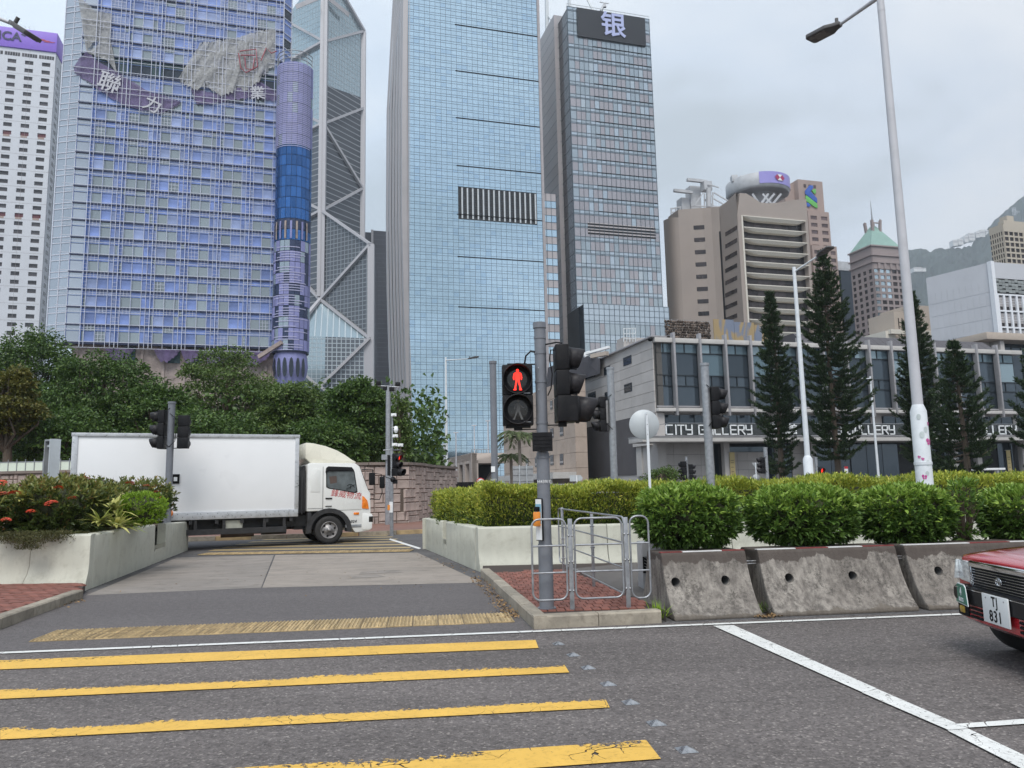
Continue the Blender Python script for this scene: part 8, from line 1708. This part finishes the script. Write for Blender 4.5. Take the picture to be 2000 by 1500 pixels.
mb = MB(); mb.box(.45, .6, 6, dl_ - 1, 0, top - .8); mb.build('side_glazing', WIN, T); mb = MB(); mb.add([(1, 3, .5), (3.2, 3, zb_ - .1), (3.2, 4, zb_ - .1), (1, 4, .5), (1, 3, .2), (3.6, 3, zb_ - .1), (3.6, 4, zb_ - .1), (1, 4, .2)], [(0, 1, 2, 3), (0, 4, 5, 1)]); mb.build('stair_flight', BGC, T)
mb = MB(); [mb.tube([(Ln * k / 7, .2, top), (Ln * k / 7, .2, top + .35)], .03, 5) for k in range(8)]; mb.tube([(0, .2, top + .35), (Ln, .2, top + .35)], .03, 5); mb.build('roof_rail', GALV, T)
for x, yt, Y, lb in ((891, 845, 78, 'leftmost thin roof lamp mast on the footbridge house'), (927, 831, 80, 'middle thin roof lamp mast on the footbridge house'), (954, 822, 80, 'right thin roof lamp mast on the footbridge house, beside the bare post'), (868, 868, 76, 'shortest thin lamp mast at the left end of the footbridge house')):
    q = W(x, 900, Y); t2 = thing('roof_lamp', lb, 'lamp', (q.x, q.y, 0), group='thin lamp masts on the footbridge'); h = hz(q, yt); mb = MB(); mb.tube([(0, 0, 0), (0, 0, h)], .06, 6); mb.build('pole', LMP, t2); mb = MB(); mb.bar((-.25, 0, h), (.25, 0, h), .16, .1); mb.build('lamp_head', LMP, t2)
q = W(940, 955, 58); T = thing('low_parapet', 'low grey railing wall behind the hedge', 'wall', (q.x, q.y, 0), GA); mb = MB(); mb.box(-.5, 11, 0, .3, 0, hz(q, 948)); mb.build('wall', STL2, T); mb = MB(); mb.box(-2.8, -.4, 0, 1.5, 0, hz(q, 941)); mb.build('dark_hoarding', BPB, T)
# ------------------------------------------------------------------ vegetation
def leafmat(name, a, b_, c=None, rough=.45, trans=.25, spec=.4):
    m, N, L, b = _nodes(name); r = rnd(N, L); rp = N.new('ShaderNodeValToRGB'); L.new(r, rp.inputs[0]); e = rp.color_ramp.elements; e[0].color = (*a, 1); e[1].color = (*b_, 1)
    if c: x = rp.color_ramp.elements.new(.94); x.color = (*b_, 1); e = rp.color_ramp.elements; e[-1].color = (*c, 1)
    L.new(rp.outputs[0], b.inputs['Base Color']); b.inputs['Roughness'].default_value = rough; b.inputs['Specular IOR Level'].default_value = spec
    tr = N.new('ShaderNodeBsdfTranslucent'); L.new(rp.outputs[0], tr.inputs[0]); ms = N.new('ShaderNodeMixShader'); ms.inputs[0].default_value = trans; L.new(b.outputs[0], ms.inputs[1]); L.new(tr.outputs[0], ms.inputs[2])
    L.new(ms.outputs[0], N['Material Output'].inputs[0]); return m
def leaves(name, base, dirs, ln, wd, mats, mi=None, parent=None, fold=.25, **tags):
    """folded lance leaves: two triangles each, built in bulk"""
    base = np.asarray(base, float); d = np.asarray(dirs, float); d /= np.linalg.norm(d, axis=1)[:, None] + 1e-9; n = len(base); ln = np.broadcast_to(ln, n)[:, None]; wd = np.broadcast_to(wd, n)[:, None]
    rv = RNG.normal(size=(n, 3)); rv[:, 2] += 1.2; s = np.cross(d, rv); s /= np.linalg.norm(s, axis=1)[:, None] + 1e-9; up = np.cross(s, d)
    v = np.stack([base, base + d * ln * .45 + s * wd * .5 + up * wd * fold, base + d * ln, base + d * ln * .45 - s * wd * .5 + up * wd * fold], 1).reshape(-1, 3)
    me = bpy.data.meshes.new(name); me.vertices.add(4 * n); me.vertices.foreach_set('co', v.ravel()); k = np.arange(n)[:, None] * 4
    idx = np.concatenate([k, k + 1, k + 2, k, k + 2, k + 3], 1).ravel(); me.loops.add(6 * n); me.loops.foreach_set('vertex_index', idx.astype(np.int32)); me.polygons.add(2 * n); me.polygons.foreach_set('loop_start', np.arange(0, 6 * n, 3, dtype=np.int32)); me.polygons.foreach_set('loop_total', np.full(2 * n, 3, np.int32))
    for m in (mats if isinstance(mats, list) else [mats]): me.materials.append(m)
    if mi is not None: me.polygons.foreach_set('material_index', np.repeat(np.asarray(mi, np.int32), 2))
    me.update(calc_edges=True); me.validate(); return obj(name, me, parent, **tags)
def sph(n): v = RNG.normal(size=(n, 3)); return v / np.linalg.norm(v, axis=1)[:, None]
BARK = mat('tree_bark', (0.10, 0.075, 0.055), .9, var=.3, scale=3, stretch=(3, 3, .6), bmp=.6, bs=12)
LD = leafmat('dark_leaves', (0.03, 0.065, 0.014), (0.10, 0.175, 0.035), (0.17, .23, .055)); LM_ = leafmat('mid_leaves', (0.05, 0.09, 0.02), (0.14, 0.21, 0.05), (0.21, .26, .07)); LY = leafmat('olive_leaves', (0.07, 0.085, 0.018), (0.17, 0.155, 0.03), (0.22, .16, .04))
def broad_tree(label, px, Y, hw, ytop, ybot, m, n=15000, z_base=0, leaf=.24, seed=0, flat=.45, lean=0, group='trees behind the stone wall'):
    rg = np.random.default_rng(seed); P = W(px, 900, Y); sc = Y / 1500; R_ = hw * sc; zt = hz(P, ytop); zb = max(1.2, hz(P, ybot)); T = thing('tree', label, 'tree', (P.x, P.y, 0), group=group); hc = (zt + zb) / 2; hh = (zt - zb) / 2
    mb = MB(); mb.tube([(0, 0, 0), (.15, .1, zb * .6), (lean * .4, 0, hc), (lean, 0, hc + hh * .7)], [.28, .24, .15, .05], 9)
    cl = []; K = int(60 + n / 160)
    for k in range(K):
        v = rg.normal(size=3); v /= np.linalg.norm(v); r = rg.uniform(.45, 1) ** .6; c = np.array([v[0] * R_ * r, v[1] * R_ * .8 * r, hc + v[2] * hh * r]); wv = 1 - .25 * abs(sin(3 * c[0] + seed)); c[:2] *= wv; c[0] += lean * (c[2] - zb) / (zt - zb + .1); cl.append(c)
        if k % 4 == 0:
            s = np.array([0, 0, zb * .7 + (c[2] - zb * .7) * .25]); mid = (s + c) / 2 + rg.normal(size=3) * .3; mb.tube([s, mid, c], [.10, .06, .02], 6)
    mb.build('trunk', BARK, T); cl = np.array(cl); cr_ = rg.uniform(.45, 1.0, K) * R_ * .34
    i = rg.integers(0, K, n); s = rg.normal(size=(n, 3)); s /= np.linalg.norm(s, axis=1)[:, None]; rr = rg.uniform(.3, 1, n)[:, None] ** .5; off = s * rr * cr_[i][:, None]; off[:, 2] *= flat; off[:, 2] -= .25 * (off[:, 0] ** 2 + off[:, 1] ** 2) / (cr_[i] + .01)
    p = cl[i] + off; d = off / (cr_[i][:, None] + .01) + rg.normal(size=(n, 3)) * .5; d[:, 2] -= .15
    leaves('crown', p, d, leaf * rg.uniform(.6, 1.3, n), leaf * .5 * rg.uniform(.7, 1.2, n), m, None, T); return T
broad_tree('dark leafy tree filling the left edge above the wall', 40, 52, 125, 640, 900, LD, 30000, seed=1, flat=.5)
broad_tree('dark spreading tree behind the left end of the lorry', 195, 50, 120, 684, 905, LD, 30000, seed=2, flat=.42)
broad_tree('small dark tree between the two big crowns behind the lorry box', 310, 47, 75, 742, 905, LD, 14000, seed=3)
broad_tree('lighter green feathery tree in front of the stripped lower wall', 440, 54, 112, 676, 905, LM_, 26000, seed=4, flat=.3, leaf=.22)
broad_tree('mid green tree between the round tower and the braced tower', 575, 52, 88, 740, 905, LM_, 20000, seed=5, flat=.4)
broad_tree('tall dark green tree above the lorry cab with pointed top', 695, 47, 72, 735, 905, LD, 24000, seed=6, flat=.4)
broad_tree('thin hanging green tree behind the camera mast', 783, 44, 24, 765, 925, LM_, 3200, seed=7, flat=.8, leaf=.2)
broad_tree('olive yellow tree crown at the left edge in front of the dark trees', 8, 41, 66, 715, 850, LY, 13000, seed=8, flat=.45, leaf=.2)
broad_tree('low bushy tree beside the gallery base wall', 1295, 40, 38, 912, 955, LM_, 3500, seed=9, leaf=.12, group=None)
broad_tree('dark low tree behind the wall under the spreading tree', 130, 44, 110, 800, 930, LD, 12000, seed=11); broad_tree('dark low tree behind the lorry box middle', 400, 44, 130, 800, 930, LD, 14000, seed=12); broad_tree('dark low tree just above the lorry cab', 630, 44, 100, 820, 930, LD, 12000, seed=13)
n = 26000
x = RNG.uniform(-46, -5, n); y = RNG.uniform(50, 60, n); z = RNG.uniform(1, 9.5, n) * RNG.uniform(.5, 1, n)
leaves('undergrowth', np.stack([x, y, z], 1), sph(n), .45, .3, LD, None, None, kind='stuff')
# pines with tiered upswept branches
PND = leafmat('pine_needles', (0.016, 0.034, 0.014), (0.048, 0.080, 0.028), rough=.6, trans=.1)
def pine(label, px, Y, ytop, hw, ycb, seed, ybare=None, prof=1.0):
    rg = np.random.default_rng(seed); P = W(px, 930, Y); sc = Y / 1500; zt = hz(P, ytop); R_ = hw * sc; zb = max(.3, hz(P, ycb)); T = thing('pine_tree', label, 'pine tree', (P.x, P.y, 0), group='pines in front of the gallery')
    mb = MB(); mb.tube([(0, 0, 0), (.1 * rg.normal(), 0, zt * .3), (.12 * rg.normal(), 0, zt * .6), (0, 0, zt)], [.26, .2, .13, .02], 9); B = []; D = []; Ls = []; z = zt - .15
    while z > zb:
        f = (zt - z) / (zt - zb); r = R_ * min(1, (f * 1.7) ** .8) * (1 - .35 * max(0, f - .7) / .3) * prof; r = max(r, .15); nb_ = 6 if f > .1 else 4; a0 = rg.uniform(0, 6.28)
        for k in range(nb_):
            if rg.random() < .1 + (.12 if f > .8 else 0): continue
            a = a0 + k * 2 * pi / nb_ + rg.normal() * .2; rr = r * rg.uniform(.6, 1.12); m_ = max(3, int(rr / .17)); h0 = z + rg.normal() * .05
            pts = []
            for q in range(m_ + 1):
                t = q / m_; pts.append(np.array([cos(a) * rr * t, sin(a) * rr * t, h0 - .16 * rr * sin(t * pi * .9) + .22 * rr * t ** 3]))
            if rr > .5: mb.tube([pts[0], pts[m_ // 2], pts[-1]], [.05, .03, .012], 4, caps=False)
            for q in range(1 if m_ < 5 else 1 + m_ // 4, m_ + 1):
                for side in (-1, 0, 1):
                    lat = np.array([-sin(a), cos(a), 0]) * side * .17 * (1 - q / m_ * .4); c = pts[q] + lat
                    for _ in range(8): B.append(c + rg.normal(size=3) * .045); D.append(np.array([cos(a) * .8 + rg.normal() * .45, sin(a) * .8 + rg.normal() * .45, .75 + rg.normal() * .35]) + lat * 2); Ls.append(rg.uniform(.2, .36))
        z -= .34 + .10 * f
    mb.build('trunk', BARK, T); n_ = len(B); leaves('crown', B, D, np.array(Ls), .075, PND, None, T, fold=.1); return T
pine('narrow dark pine, leftmost, left of the slender white lamp post', 1527, 62, 570, 45, 925, 21)
pine('tallest dark pine rising in the middle of the gallery front', 1640, 58, 490, 70, 900, 22)
pine('dark pine right behind the big painted lamp post', 1812, 60, 570, 48, 940, 23)
pine('shorter dense pine reaching the ground, right of the big lamp post', 1888, 52, 668, 58, 952, 24, prof=1.1)
pine('dark pine cut by the right edge of the picture', 2070, 50, 600, 66, 950, 25, prof=1.1)
# palms
PLM = leafmat('palm_fronds', (0.05, 0.075, 0.03), (0.13, 0.16, 0.06), rough=.5, trans=.15); PTR = mat('palm_trunk', (0.24, 0.21, 0.18), .8, var=.15, scale=3)
for (px_, Y, yt, sz_, lb) in ((1016, 52, 868, 2.0, 'taller palm with drooping fronds left of the signal post'), (999, 54, 905, 1.3, 'small palm with short fronds beside the taller palm')):
    P = W(px_, 945, Y); T = thing('palm_tree', lb, 'palm tree', (P.x, P.y, 0), group='palms by the limestone hall'); h = hz(P, yt); mb = MB(); mb.tube([(.15, 0, 0), (.05, 0, h * .5), (0, 0, h)], [.17, .13, .10], 8); mb.tube([(0, 0, h), (0, 0, h + .7)], [.12, .05], 8); mb.build('trunk', PTR, T); B, D, S = [], [], []
    fr = MB()
    for k in range(13):
        a = k * 2.4; e_ = RNG.uniform(.2, 1.15); pts = []
        for q in range(15): t = q / 14; pts.append(np.array([cos(a) * sz_ * t * cos(e_ * .6), sin(a) * sz_ * t * cos(e_ * .6), h + .5 + sz_ * (sin(e_) * t - (.55 + .3 * e_) * t * t)]))
        fr.tube([pts[0], pts[7], pts[-1]], [.03, .02, .006], 4, caps=False)
        for q in range(2, 15):
            tg = pts[q] - pts[q - 1]; sd_ = np.cross(tg, [0, 0, 1]); sd_ /= np.linalg.norm(sd_) + 1e-9
            for s in (-1, 1):
                for w_ in (0, .5): B.append(pts[q] - tg * w_); D.append(sd_ * s + tg * 3 / np.linalg.norm(tg) * .35 + np.array([0, 0, -.55])); S.append(sz_ * .34 * (1 - .55 * abs(q / 14 - .45)))
    fr.build('frond_ribs', PLM, T); leaves('fronds', B, D, np.array(S), .06, PLM, None, T, fold=.1)

# ---- clipped bushes and hedges
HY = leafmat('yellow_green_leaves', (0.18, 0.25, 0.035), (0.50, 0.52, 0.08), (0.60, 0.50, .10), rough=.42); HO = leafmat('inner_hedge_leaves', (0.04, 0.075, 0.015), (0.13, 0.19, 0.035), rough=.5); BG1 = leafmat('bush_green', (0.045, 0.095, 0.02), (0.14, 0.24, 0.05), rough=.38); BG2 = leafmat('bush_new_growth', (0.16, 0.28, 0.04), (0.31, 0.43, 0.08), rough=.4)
DCO = mat('inner_twigs', (0.04, 0.045, 0.02), .95, var=.4, scale=20)
def sup(v, e): k = (np.abs(v) ** e).sum(1) ** (-1 / e); return v * k[:, None]
def bush(name, label, c, rad, nros, per, ln, wd, mlow, mtop, e=3.2, zcut=-9, nparts=0, cat='bush', group=None, rz=0, core=.8, topb=.35, rough=.10, seed=0, stems=True):
    T = thing(name, label, cat, tuple(c), rz, group); rad = np.array(rad); v = sup(sph(nros), e); k = v[:, 2] * rad[2] > zcut; v = v[k]; n = len(v); lump = 1 + rough * np.sin(v[:, 0] * 7 + seed) * np.cos(v[:, 2] * 5 + seed * 2) + RNG.normal(0, rough * .45, n)
    p = v * rad * lump[:, None] * RNG.uniform(.86, 1.0, n)[:, None]; nrm = v ** 3 / rad; nrm /= np.linalg.norm(nrm, axis=1)[:, None]; nrm[:, 2] += .55; nrm /= np.linalg.norm(nrm, axis=1)[:, None]
    i = np.repeat(np.arange(n), per); m_ = len(i); sp = RNG.normal(size=(m_, 3)); sp -= (sp * nrm[i]).sum(1)[:, None] * nrm[i]; sp /= np.linalg.norm(sp, axis=1)[:, None] + 1e-9; t = RNG.uniform(.35, 1.5, m_)[:, None]; d = nrm[i] + sp * t
    b_ = p[i] + nrm[i] * RNG.uniform(-.7, .25, m_)[:, None] * ln; L_ = ln * RNG.uniform(.6, 1.25, m_)
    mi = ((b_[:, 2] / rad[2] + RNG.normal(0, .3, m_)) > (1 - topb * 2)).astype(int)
    if nparts:
        wv = np.array([-b_[q, 1] + .3 * RNG.random() for q in range(m_)]); wv[np.abs(b_[:, 0]) > rad[0] * .93] = -9; pick = np.argsort(-wv + RNG.random(m_) * .25)[:nparts]; mask = np.zeros(m_, bool); mask[pick] = True; single = {}
        for mm in (0, 1): q = MB(); q.add([(0, 0, 0), (ln * .25, -wd * .42, wd * .18), (ln * .65, -wd * .45, wd * .16), (ln, 0, -.004), (ln * .65, wd * .45, wd * .16), (ln * .25, wd * .42, wd * .18), (ln * .45, 0, 0)], [(0, 1, 6), (1, 2, 6), (2, 3, 6), (3, 4, 6), (4, 5, 6), (5, 0, 6)], 0, False); single[mm] = q.mesh('leaf', (mlow, mtop)[mm])
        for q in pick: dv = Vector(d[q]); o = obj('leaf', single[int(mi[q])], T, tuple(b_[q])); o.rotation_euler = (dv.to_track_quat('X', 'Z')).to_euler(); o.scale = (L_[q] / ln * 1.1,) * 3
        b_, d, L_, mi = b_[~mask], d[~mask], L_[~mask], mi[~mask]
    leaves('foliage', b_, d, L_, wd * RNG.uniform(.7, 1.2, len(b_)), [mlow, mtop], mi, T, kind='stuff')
    # twiggy inside
    mb = MB(); ns = 40
    for k in range(ns): a = sph(1)[0]; a[2] = abs(a[2]); q = sup(a[None] * np.array([1, 1, 1]), e)[0] * rad * .85; mb.tube([(q[0] * .25, q[1] * .25, -rad[2]), (q[0] * .6, q[1] * .6, q[2] * .3 - rad[2] * .3), tuple(q)], [.012, .008, .004], 4, caps=False)
    mb.build('stems', BARK, T)
    if core: q = MB(); vv = []; n1, n2 = 16, 10; pr = [(cos(R(-90 + 180 * j / n2)), sin(R(-90 + 180 * j / n2))) for j in range(n2 + 1)]; q.lathe([(r_ * rad[0] * core, h_ * rad[2] * core) for r_, h_ in pr], n1); [None]; q.v = [(x_, y_ * rad[1] / rad[0], z_) for x_, y_, z_ in q.v]; q.build('inner_growth', DCO, T, fix=False)
    return T
def bx_(x0, x1, Y, yt, yb, dep, name_, **k):
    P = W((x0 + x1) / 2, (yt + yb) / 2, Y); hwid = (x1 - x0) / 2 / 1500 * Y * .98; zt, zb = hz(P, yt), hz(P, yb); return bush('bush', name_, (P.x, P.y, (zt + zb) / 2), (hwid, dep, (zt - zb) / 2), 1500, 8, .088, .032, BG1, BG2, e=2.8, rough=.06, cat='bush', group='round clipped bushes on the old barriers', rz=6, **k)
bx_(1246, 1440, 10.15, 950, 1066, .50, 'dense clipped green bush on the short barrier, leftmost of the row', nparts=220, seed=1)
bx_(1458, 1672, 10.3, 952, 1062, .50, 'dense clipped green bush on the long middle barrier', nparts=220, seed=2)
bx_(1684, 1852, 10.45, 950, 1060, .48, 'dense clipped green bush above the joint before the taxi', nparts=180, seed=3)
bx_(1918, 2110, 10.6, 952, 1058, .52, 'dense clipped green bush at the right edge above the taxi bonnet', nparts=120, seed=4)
P = W(1880, 1010, 10.5); bush('bush', 'thin loose sprig of leaves between the two right-hand clipped bushes', (P.x, P.y, 1.12), (.2, .25, .42), 130, 8, .1, .03, BG1, BG2, seed=5, core=0, group='round clipped bushes on the old barriers', topb=.2)
def hedge(label, c0, c1, dep, z0, z1, n, ln, wd, mats, seed=0, lump=.06, newg=.55):
    c0, c1 = Vector(c0), Vector(c1); d = c1 - c0; L_ = d.length; rz = math.degrees(math.atan2(d.y, d.x)); T = thing('hedge', label, 'hedge', (c0.x, c0.y, z0), rz); h = z1 - z0
    a_top = L_ * dep; a_f = L_ * h; nt_ = int(n * a_top / (a_top + a_f)); nf = n - nt_
    x = RNG.uniform(0, L_, n); hl = h * (1 + lump * np.sin(x * 2.3 + seed) + lump * .8 * np.sin(x * 5.1 + 1)); y = np.concatenate([RNG.uniform(0, dep, nt_), RNG.uniform(-.05, .06, nf)]); zf = RNG.uniform(0, 1, nf); z = np.concatenate([hl[:nt_] * RNG.uniform(.9, 1.06, nt_), hl[nt_:] * zf])
    y[nt_:] += .10 * np.sin(x[nt_:] * 3.1) + .12 * np.maximum(0, zf - .75) * 3 * .4
    nr = np.zeros((n, 3)); nr[:nt_, 2] = 1; nr[nt_:, 1] = -1; nr[nt_:, 2] = .7; p = np.stack([x, y, z], 1); per = 4; i = np.repeat(np.arange(n), per); m_ = len(i); dd = nr[i] + RNG.normal(0, .55, (m_, 3)); dd[:, 2] += .25
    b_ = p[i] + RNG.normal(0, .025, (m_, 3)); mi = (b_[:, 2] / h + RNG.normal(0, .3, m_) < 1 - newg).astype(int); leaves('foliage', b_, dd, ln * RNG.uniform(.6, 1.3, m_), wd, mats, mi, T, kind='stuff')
    mb = MB(); mb.box(.08, L_ - .08, .10, dep - .05, 0, h * .86); mb.build('inner_growth', DCO, T, bevel=.05); return T
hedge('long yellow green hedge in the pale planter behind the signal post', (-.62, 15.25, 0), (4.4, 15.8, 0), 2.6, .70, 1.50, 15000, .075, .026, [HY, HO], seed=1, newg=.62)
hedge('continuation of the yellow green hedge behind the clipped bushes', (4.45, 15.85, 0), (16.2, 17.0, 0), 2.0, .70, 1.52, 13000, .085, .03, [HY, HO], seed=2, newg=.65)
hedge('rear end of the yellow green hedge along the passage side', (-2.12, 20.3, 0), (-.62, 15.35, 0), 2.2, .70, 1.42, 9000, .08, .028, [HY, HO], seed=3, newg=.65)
# left planter
IX = leafmat('flowering_shrub_leaves', (0.035, 0.06, 0.018), (0.12, 0.16, 0.04), (0.22, 0.12, .05), rough=.35); IXT = leafmat('reddish_young_leaves', (0.12, 0.17, 0.04), (0.27, 0.25, 0.07), (0.34, 0.15, .06), rough=.4); LIM = leafmat('lime_leaves', (0.14, 0.25, 0.02), (0.32, 0.47, 0.04), rough=.45); VAR = leafmat('variegated_blades', (0.20, 0.26, 0.05), (0.68, 0.64, 0.22), rough=.4); FLW2 = mat('red_blossom', (0.62, 0.07, 0.03), .6, var=.3, scale=40, per=.3); DRY = leafmat('dry_moss', (0.05, 0.06, 0.02), (0.13, 0.12, 0.05), rough=.9)
def pb(x0, x1, yt, yb, Y, dep): P = W((x0 + x1) / 2, (yt + yb) / 2, Y); return (P.x, P.y, (hz(P, yt) + hz(P, yb)) / 2), ((x1 - x0) / 3000 * Y, dep, (hz(P, yt) - hz(P, yb)) / 2)
SH = []
for (a, lb, nr, mt, sd_) in (((-130, 60, 950, 1040, 14.3, .8), 'dark flowering shrub cut by the left edge of the picture', 900, IXT, 1), ((30, 190, 938, 1048, 14.4, .75), 'large dark flowering shrub in the front of the left planter', 1100, IXT, 2), ((150, 250, 948, 1030, 16.2, .7), 'flowering shrub in the middle of the left planter', 600, IXT, 3), ((225, 325, 940, 1015, 18.6, .9), 'flowering shrub at the back of the left planter beside the signal post', 600, IXT, 4), ((60, 230, 935, 1000, 18.5, 1.0), 'rear flowering shrub in front of the box sign', 700, IXT, 5)):
    c, r = pb(*a); SH.append((bush('flowering_shrub', lb, c, r, nr, 8, .105, .042, IX, mt, e=2.4, cat='shrub', group='red flowering shrubs in the left planter', rough=.2, topb=.28, seed=sd_, core=.72), c, r))
c, r = pb(232, 318, 962, 1024, 15.9, .55); bush('lime_bush', 'small bright lime green bush near the post in the left planter', c, r, 900, 8, .06, .02, LIM, LIM, e=2.2, cat='bush', rough=.12, core=.8)
for k, (cx, cy, Y, L_) in enumerate(((196, 1022, 14.0, .5), (226, 1030, 14.8, .68), (182, 985, 14.6, .5), (222, 1000, 15.2, .6), (40, 975, 13.7, .35))):
    P = W(cx, cy, Y); T = thing('striped_plant', ['clump of yellow striped blades left of the lime bush', 'largest clump of yellow striped blades spilling toward the notch', 'upright yellow striped blades behind the first clump', 'yellow striped blades just under the lime bush', 'yellow striped blades peeking from the front shrub'][k], 'plant', tuple(P), group='variegated plants in the left planter'); n = 34; a = RNG.uniform(0, 6.28, n); e_ = RNG.uniform(.25, 1.2, n)
    d = np.stack([np.cos(a) * np.cos(e_) + .35, np.sin(a) * np.cos(e_) - .25, np.sin(e_)], 1); 
    mbl = MB()
    for q in range(n):
        u = Vector(d[q]).normalized(); s = u.cross(Vector((0, 0, 1))).normalized(); l2 = L_ * RNG.uniform(.6, 1.1); w_ = .034; pts = [u * l2 * t + Vector((0, 0, -.35 * l2 * t * t)) for t in (0, .33, .66, 1)]; ws_ = [.4, 1, .8, .05]; vs_ = []
        for p_, ww in zip(pts, ws_): vs_ += [p_ - s * w_ * ww, p_ + s * w_ * ww]
        mbl.add(vs_, [(0, 1, 3, 2), (2, 3, 5, 4), (4, 5, 7, 6)], 0, True)
    mbl.build('blades', VAR, T, fix=False)
fl = MB(); fl.lathe([(0, .03), (.05, .022), (.07, 0), (.05, -.02), (0, -.03)], 9); n = 40; fm = MB()
for q in range(46):
    v = sph(1)[0]; v[2] = abs(v[2]) * .6 + .05; c = Vector(v) * .06; 
    for k in range(4): a = k * pi / 2 + q; t_ = Vector((cos(a), sin(a), .15)) * .016; s_ = Vector((-sin(a), cos(a), 0)) * .007; fm.add([c, c + t_ * .6 + s_, c + t_, c + t_ * .6 - s_], [(0, 1, 2, 3)])
fme = fm.mesh('blossom', FLW2)
FP = [(3, 945, 15), (6, 967, 14.0), (44, 950, 14.8), (114, 954, 14.3), (12, 1017, 13.6), (76, 958, 14.8), (254, 945, 18), (306, 962, 18), (312, 974, 17.6), (315, 985, 17.2), (168, 936, 18.2), (28, 966, 14.2), (60, 1000, 14.2), (100, 985, 14.2), (140, 975, 14.2), (190, 955, 16.2), (285, 950, 18.4)]
for k, (x, y_, Y) in enumerate(FP):
    p = W(x, y_, Y - .7); par = min(SH, key=lambda s: (Vector(s[1]) - p).length)[0]; obj('blossom', fme, par, p - par.location, (RNG.uniform(-.3, .3), RNG.uniform(-.3, .3), RNG.uniform(0, 6)), (RNG.uniform(1.0, 1.6),) * 3)
def tuft(label, px, py, Y, L_, n, m, sp=.05, name='grass_tuft', cat='grass tuft', down=False, z=None):
    P = W(px, py, Y); 
    if z is not None: P.z = z
    T = thing(name, label, cat, tuple(P)); b_ = RNG.normal(0, sp, (n, 3)); b_[:, 2] = 0 if not down else b_[:, 2] * .5; d = RNG.normal(0, .45, (n, 3)); d[:, 2] = 1 if not down else -.2 + RNG.normal(0, .5, n)
    leaves('blades', b_, d, L_ * RNG.uniform(.5, 1.2, n), .012, m, None, T); return T
tuft('tuft of grass growing between the island kerb and the first old barrier', 1287, 1200, 9.15, .22, 60, LIM, .04, z=.02)
tuft('tiny weeds in the gap between the first and second old barriers', 1500, 1190, 9.5, .14, 70, LM_, .07, z=.02)
P = W(1868, 955, 11.6); tuft('single pale sprig sticking up above the right end of the bush row', 1868, 965, 10.5, .16, 14, LIM, .02)
n = 5200; b_ = np.zeros((n, 3)); t = RNG.random(n); q0, q1 = CL - dl * -.22 + dll * .4, CL + dll * 1.6
xs_ = np.array([q0.x, q0.y]); xe_ = np.array([q1.x, q1.y]); b_[:, :2] = xs_ + (xe_ - xs_) * t[:, None] + RNG.normal(0, .12, (n, 2)); b_[:, 2] = .90 + RNG.uniform(-.03, .09, n) - np.maximum(0, RNG.normal(0, .05, n)); hang = RNG.random(n) < .18; b_[hang, :2] = xs_ + (xe_ - xs_) * (.35 + .3 * t[hang])[:, None] + np.array([.1, -.30]) + RNG.normal(0, .05, (hang.sum(), 2)); b_[hang, 2] = RNG.uniform(.72, .92, hang.sum())
leaves('creeping_moss', b_, RNG.normal(0, 1, (n, 3)) + np.array([0, -.3, -.1]), .05, .012, DRY, None, None, kind='stuff')
n = 3000; t = RNG.random(n); b_ = np.zeros((n, 3)); s0, s1 = np.array([CL.x + dl.x * .6 - .35, CL.y + dl.y * .6]), np.array([CL.x + dl.x * 4.8 - .35, CL.y + dl.y * 4.8]); b_[:, :2] = s0 + (s1 - s0) * t[:, None] + RNG.normal(0, .12, (n, 2)); b_[:, 2] = .86 + RNG.uniform(-.02, .06, n)
leaves('creeping_moss', b_, RNG.normal(0, 1, (n, 3)), .05, .012, DRY, None, None, kind='stuff')

# ------------------------------------------------------------------ humid air
if HAZE:
    mb = MB(); mb.box(-2950, 2950, -250, 2550, -1.2, 860)
    m = bpy.data.materials.new('humid_air'); m.use_nodes = True; nt = m.node_tree; nt.nodes.clear(); o_ = nt.nodes.new('ShaderNodeOutputMaterial'); pv = nt.nodes.new('ShaderNodeVolumePrincipled'); pv.inputs['Color'].default_value = (.80, .88, .98, 1); pv.inputs['Density'].default_value = HAZE; pv.inputs['Anisotropy'].default_value = .2; nt.links.new(pv.outputs[0], o_.inputs['Volume'])
    mb.build('haze', m, None, kind='stuff')
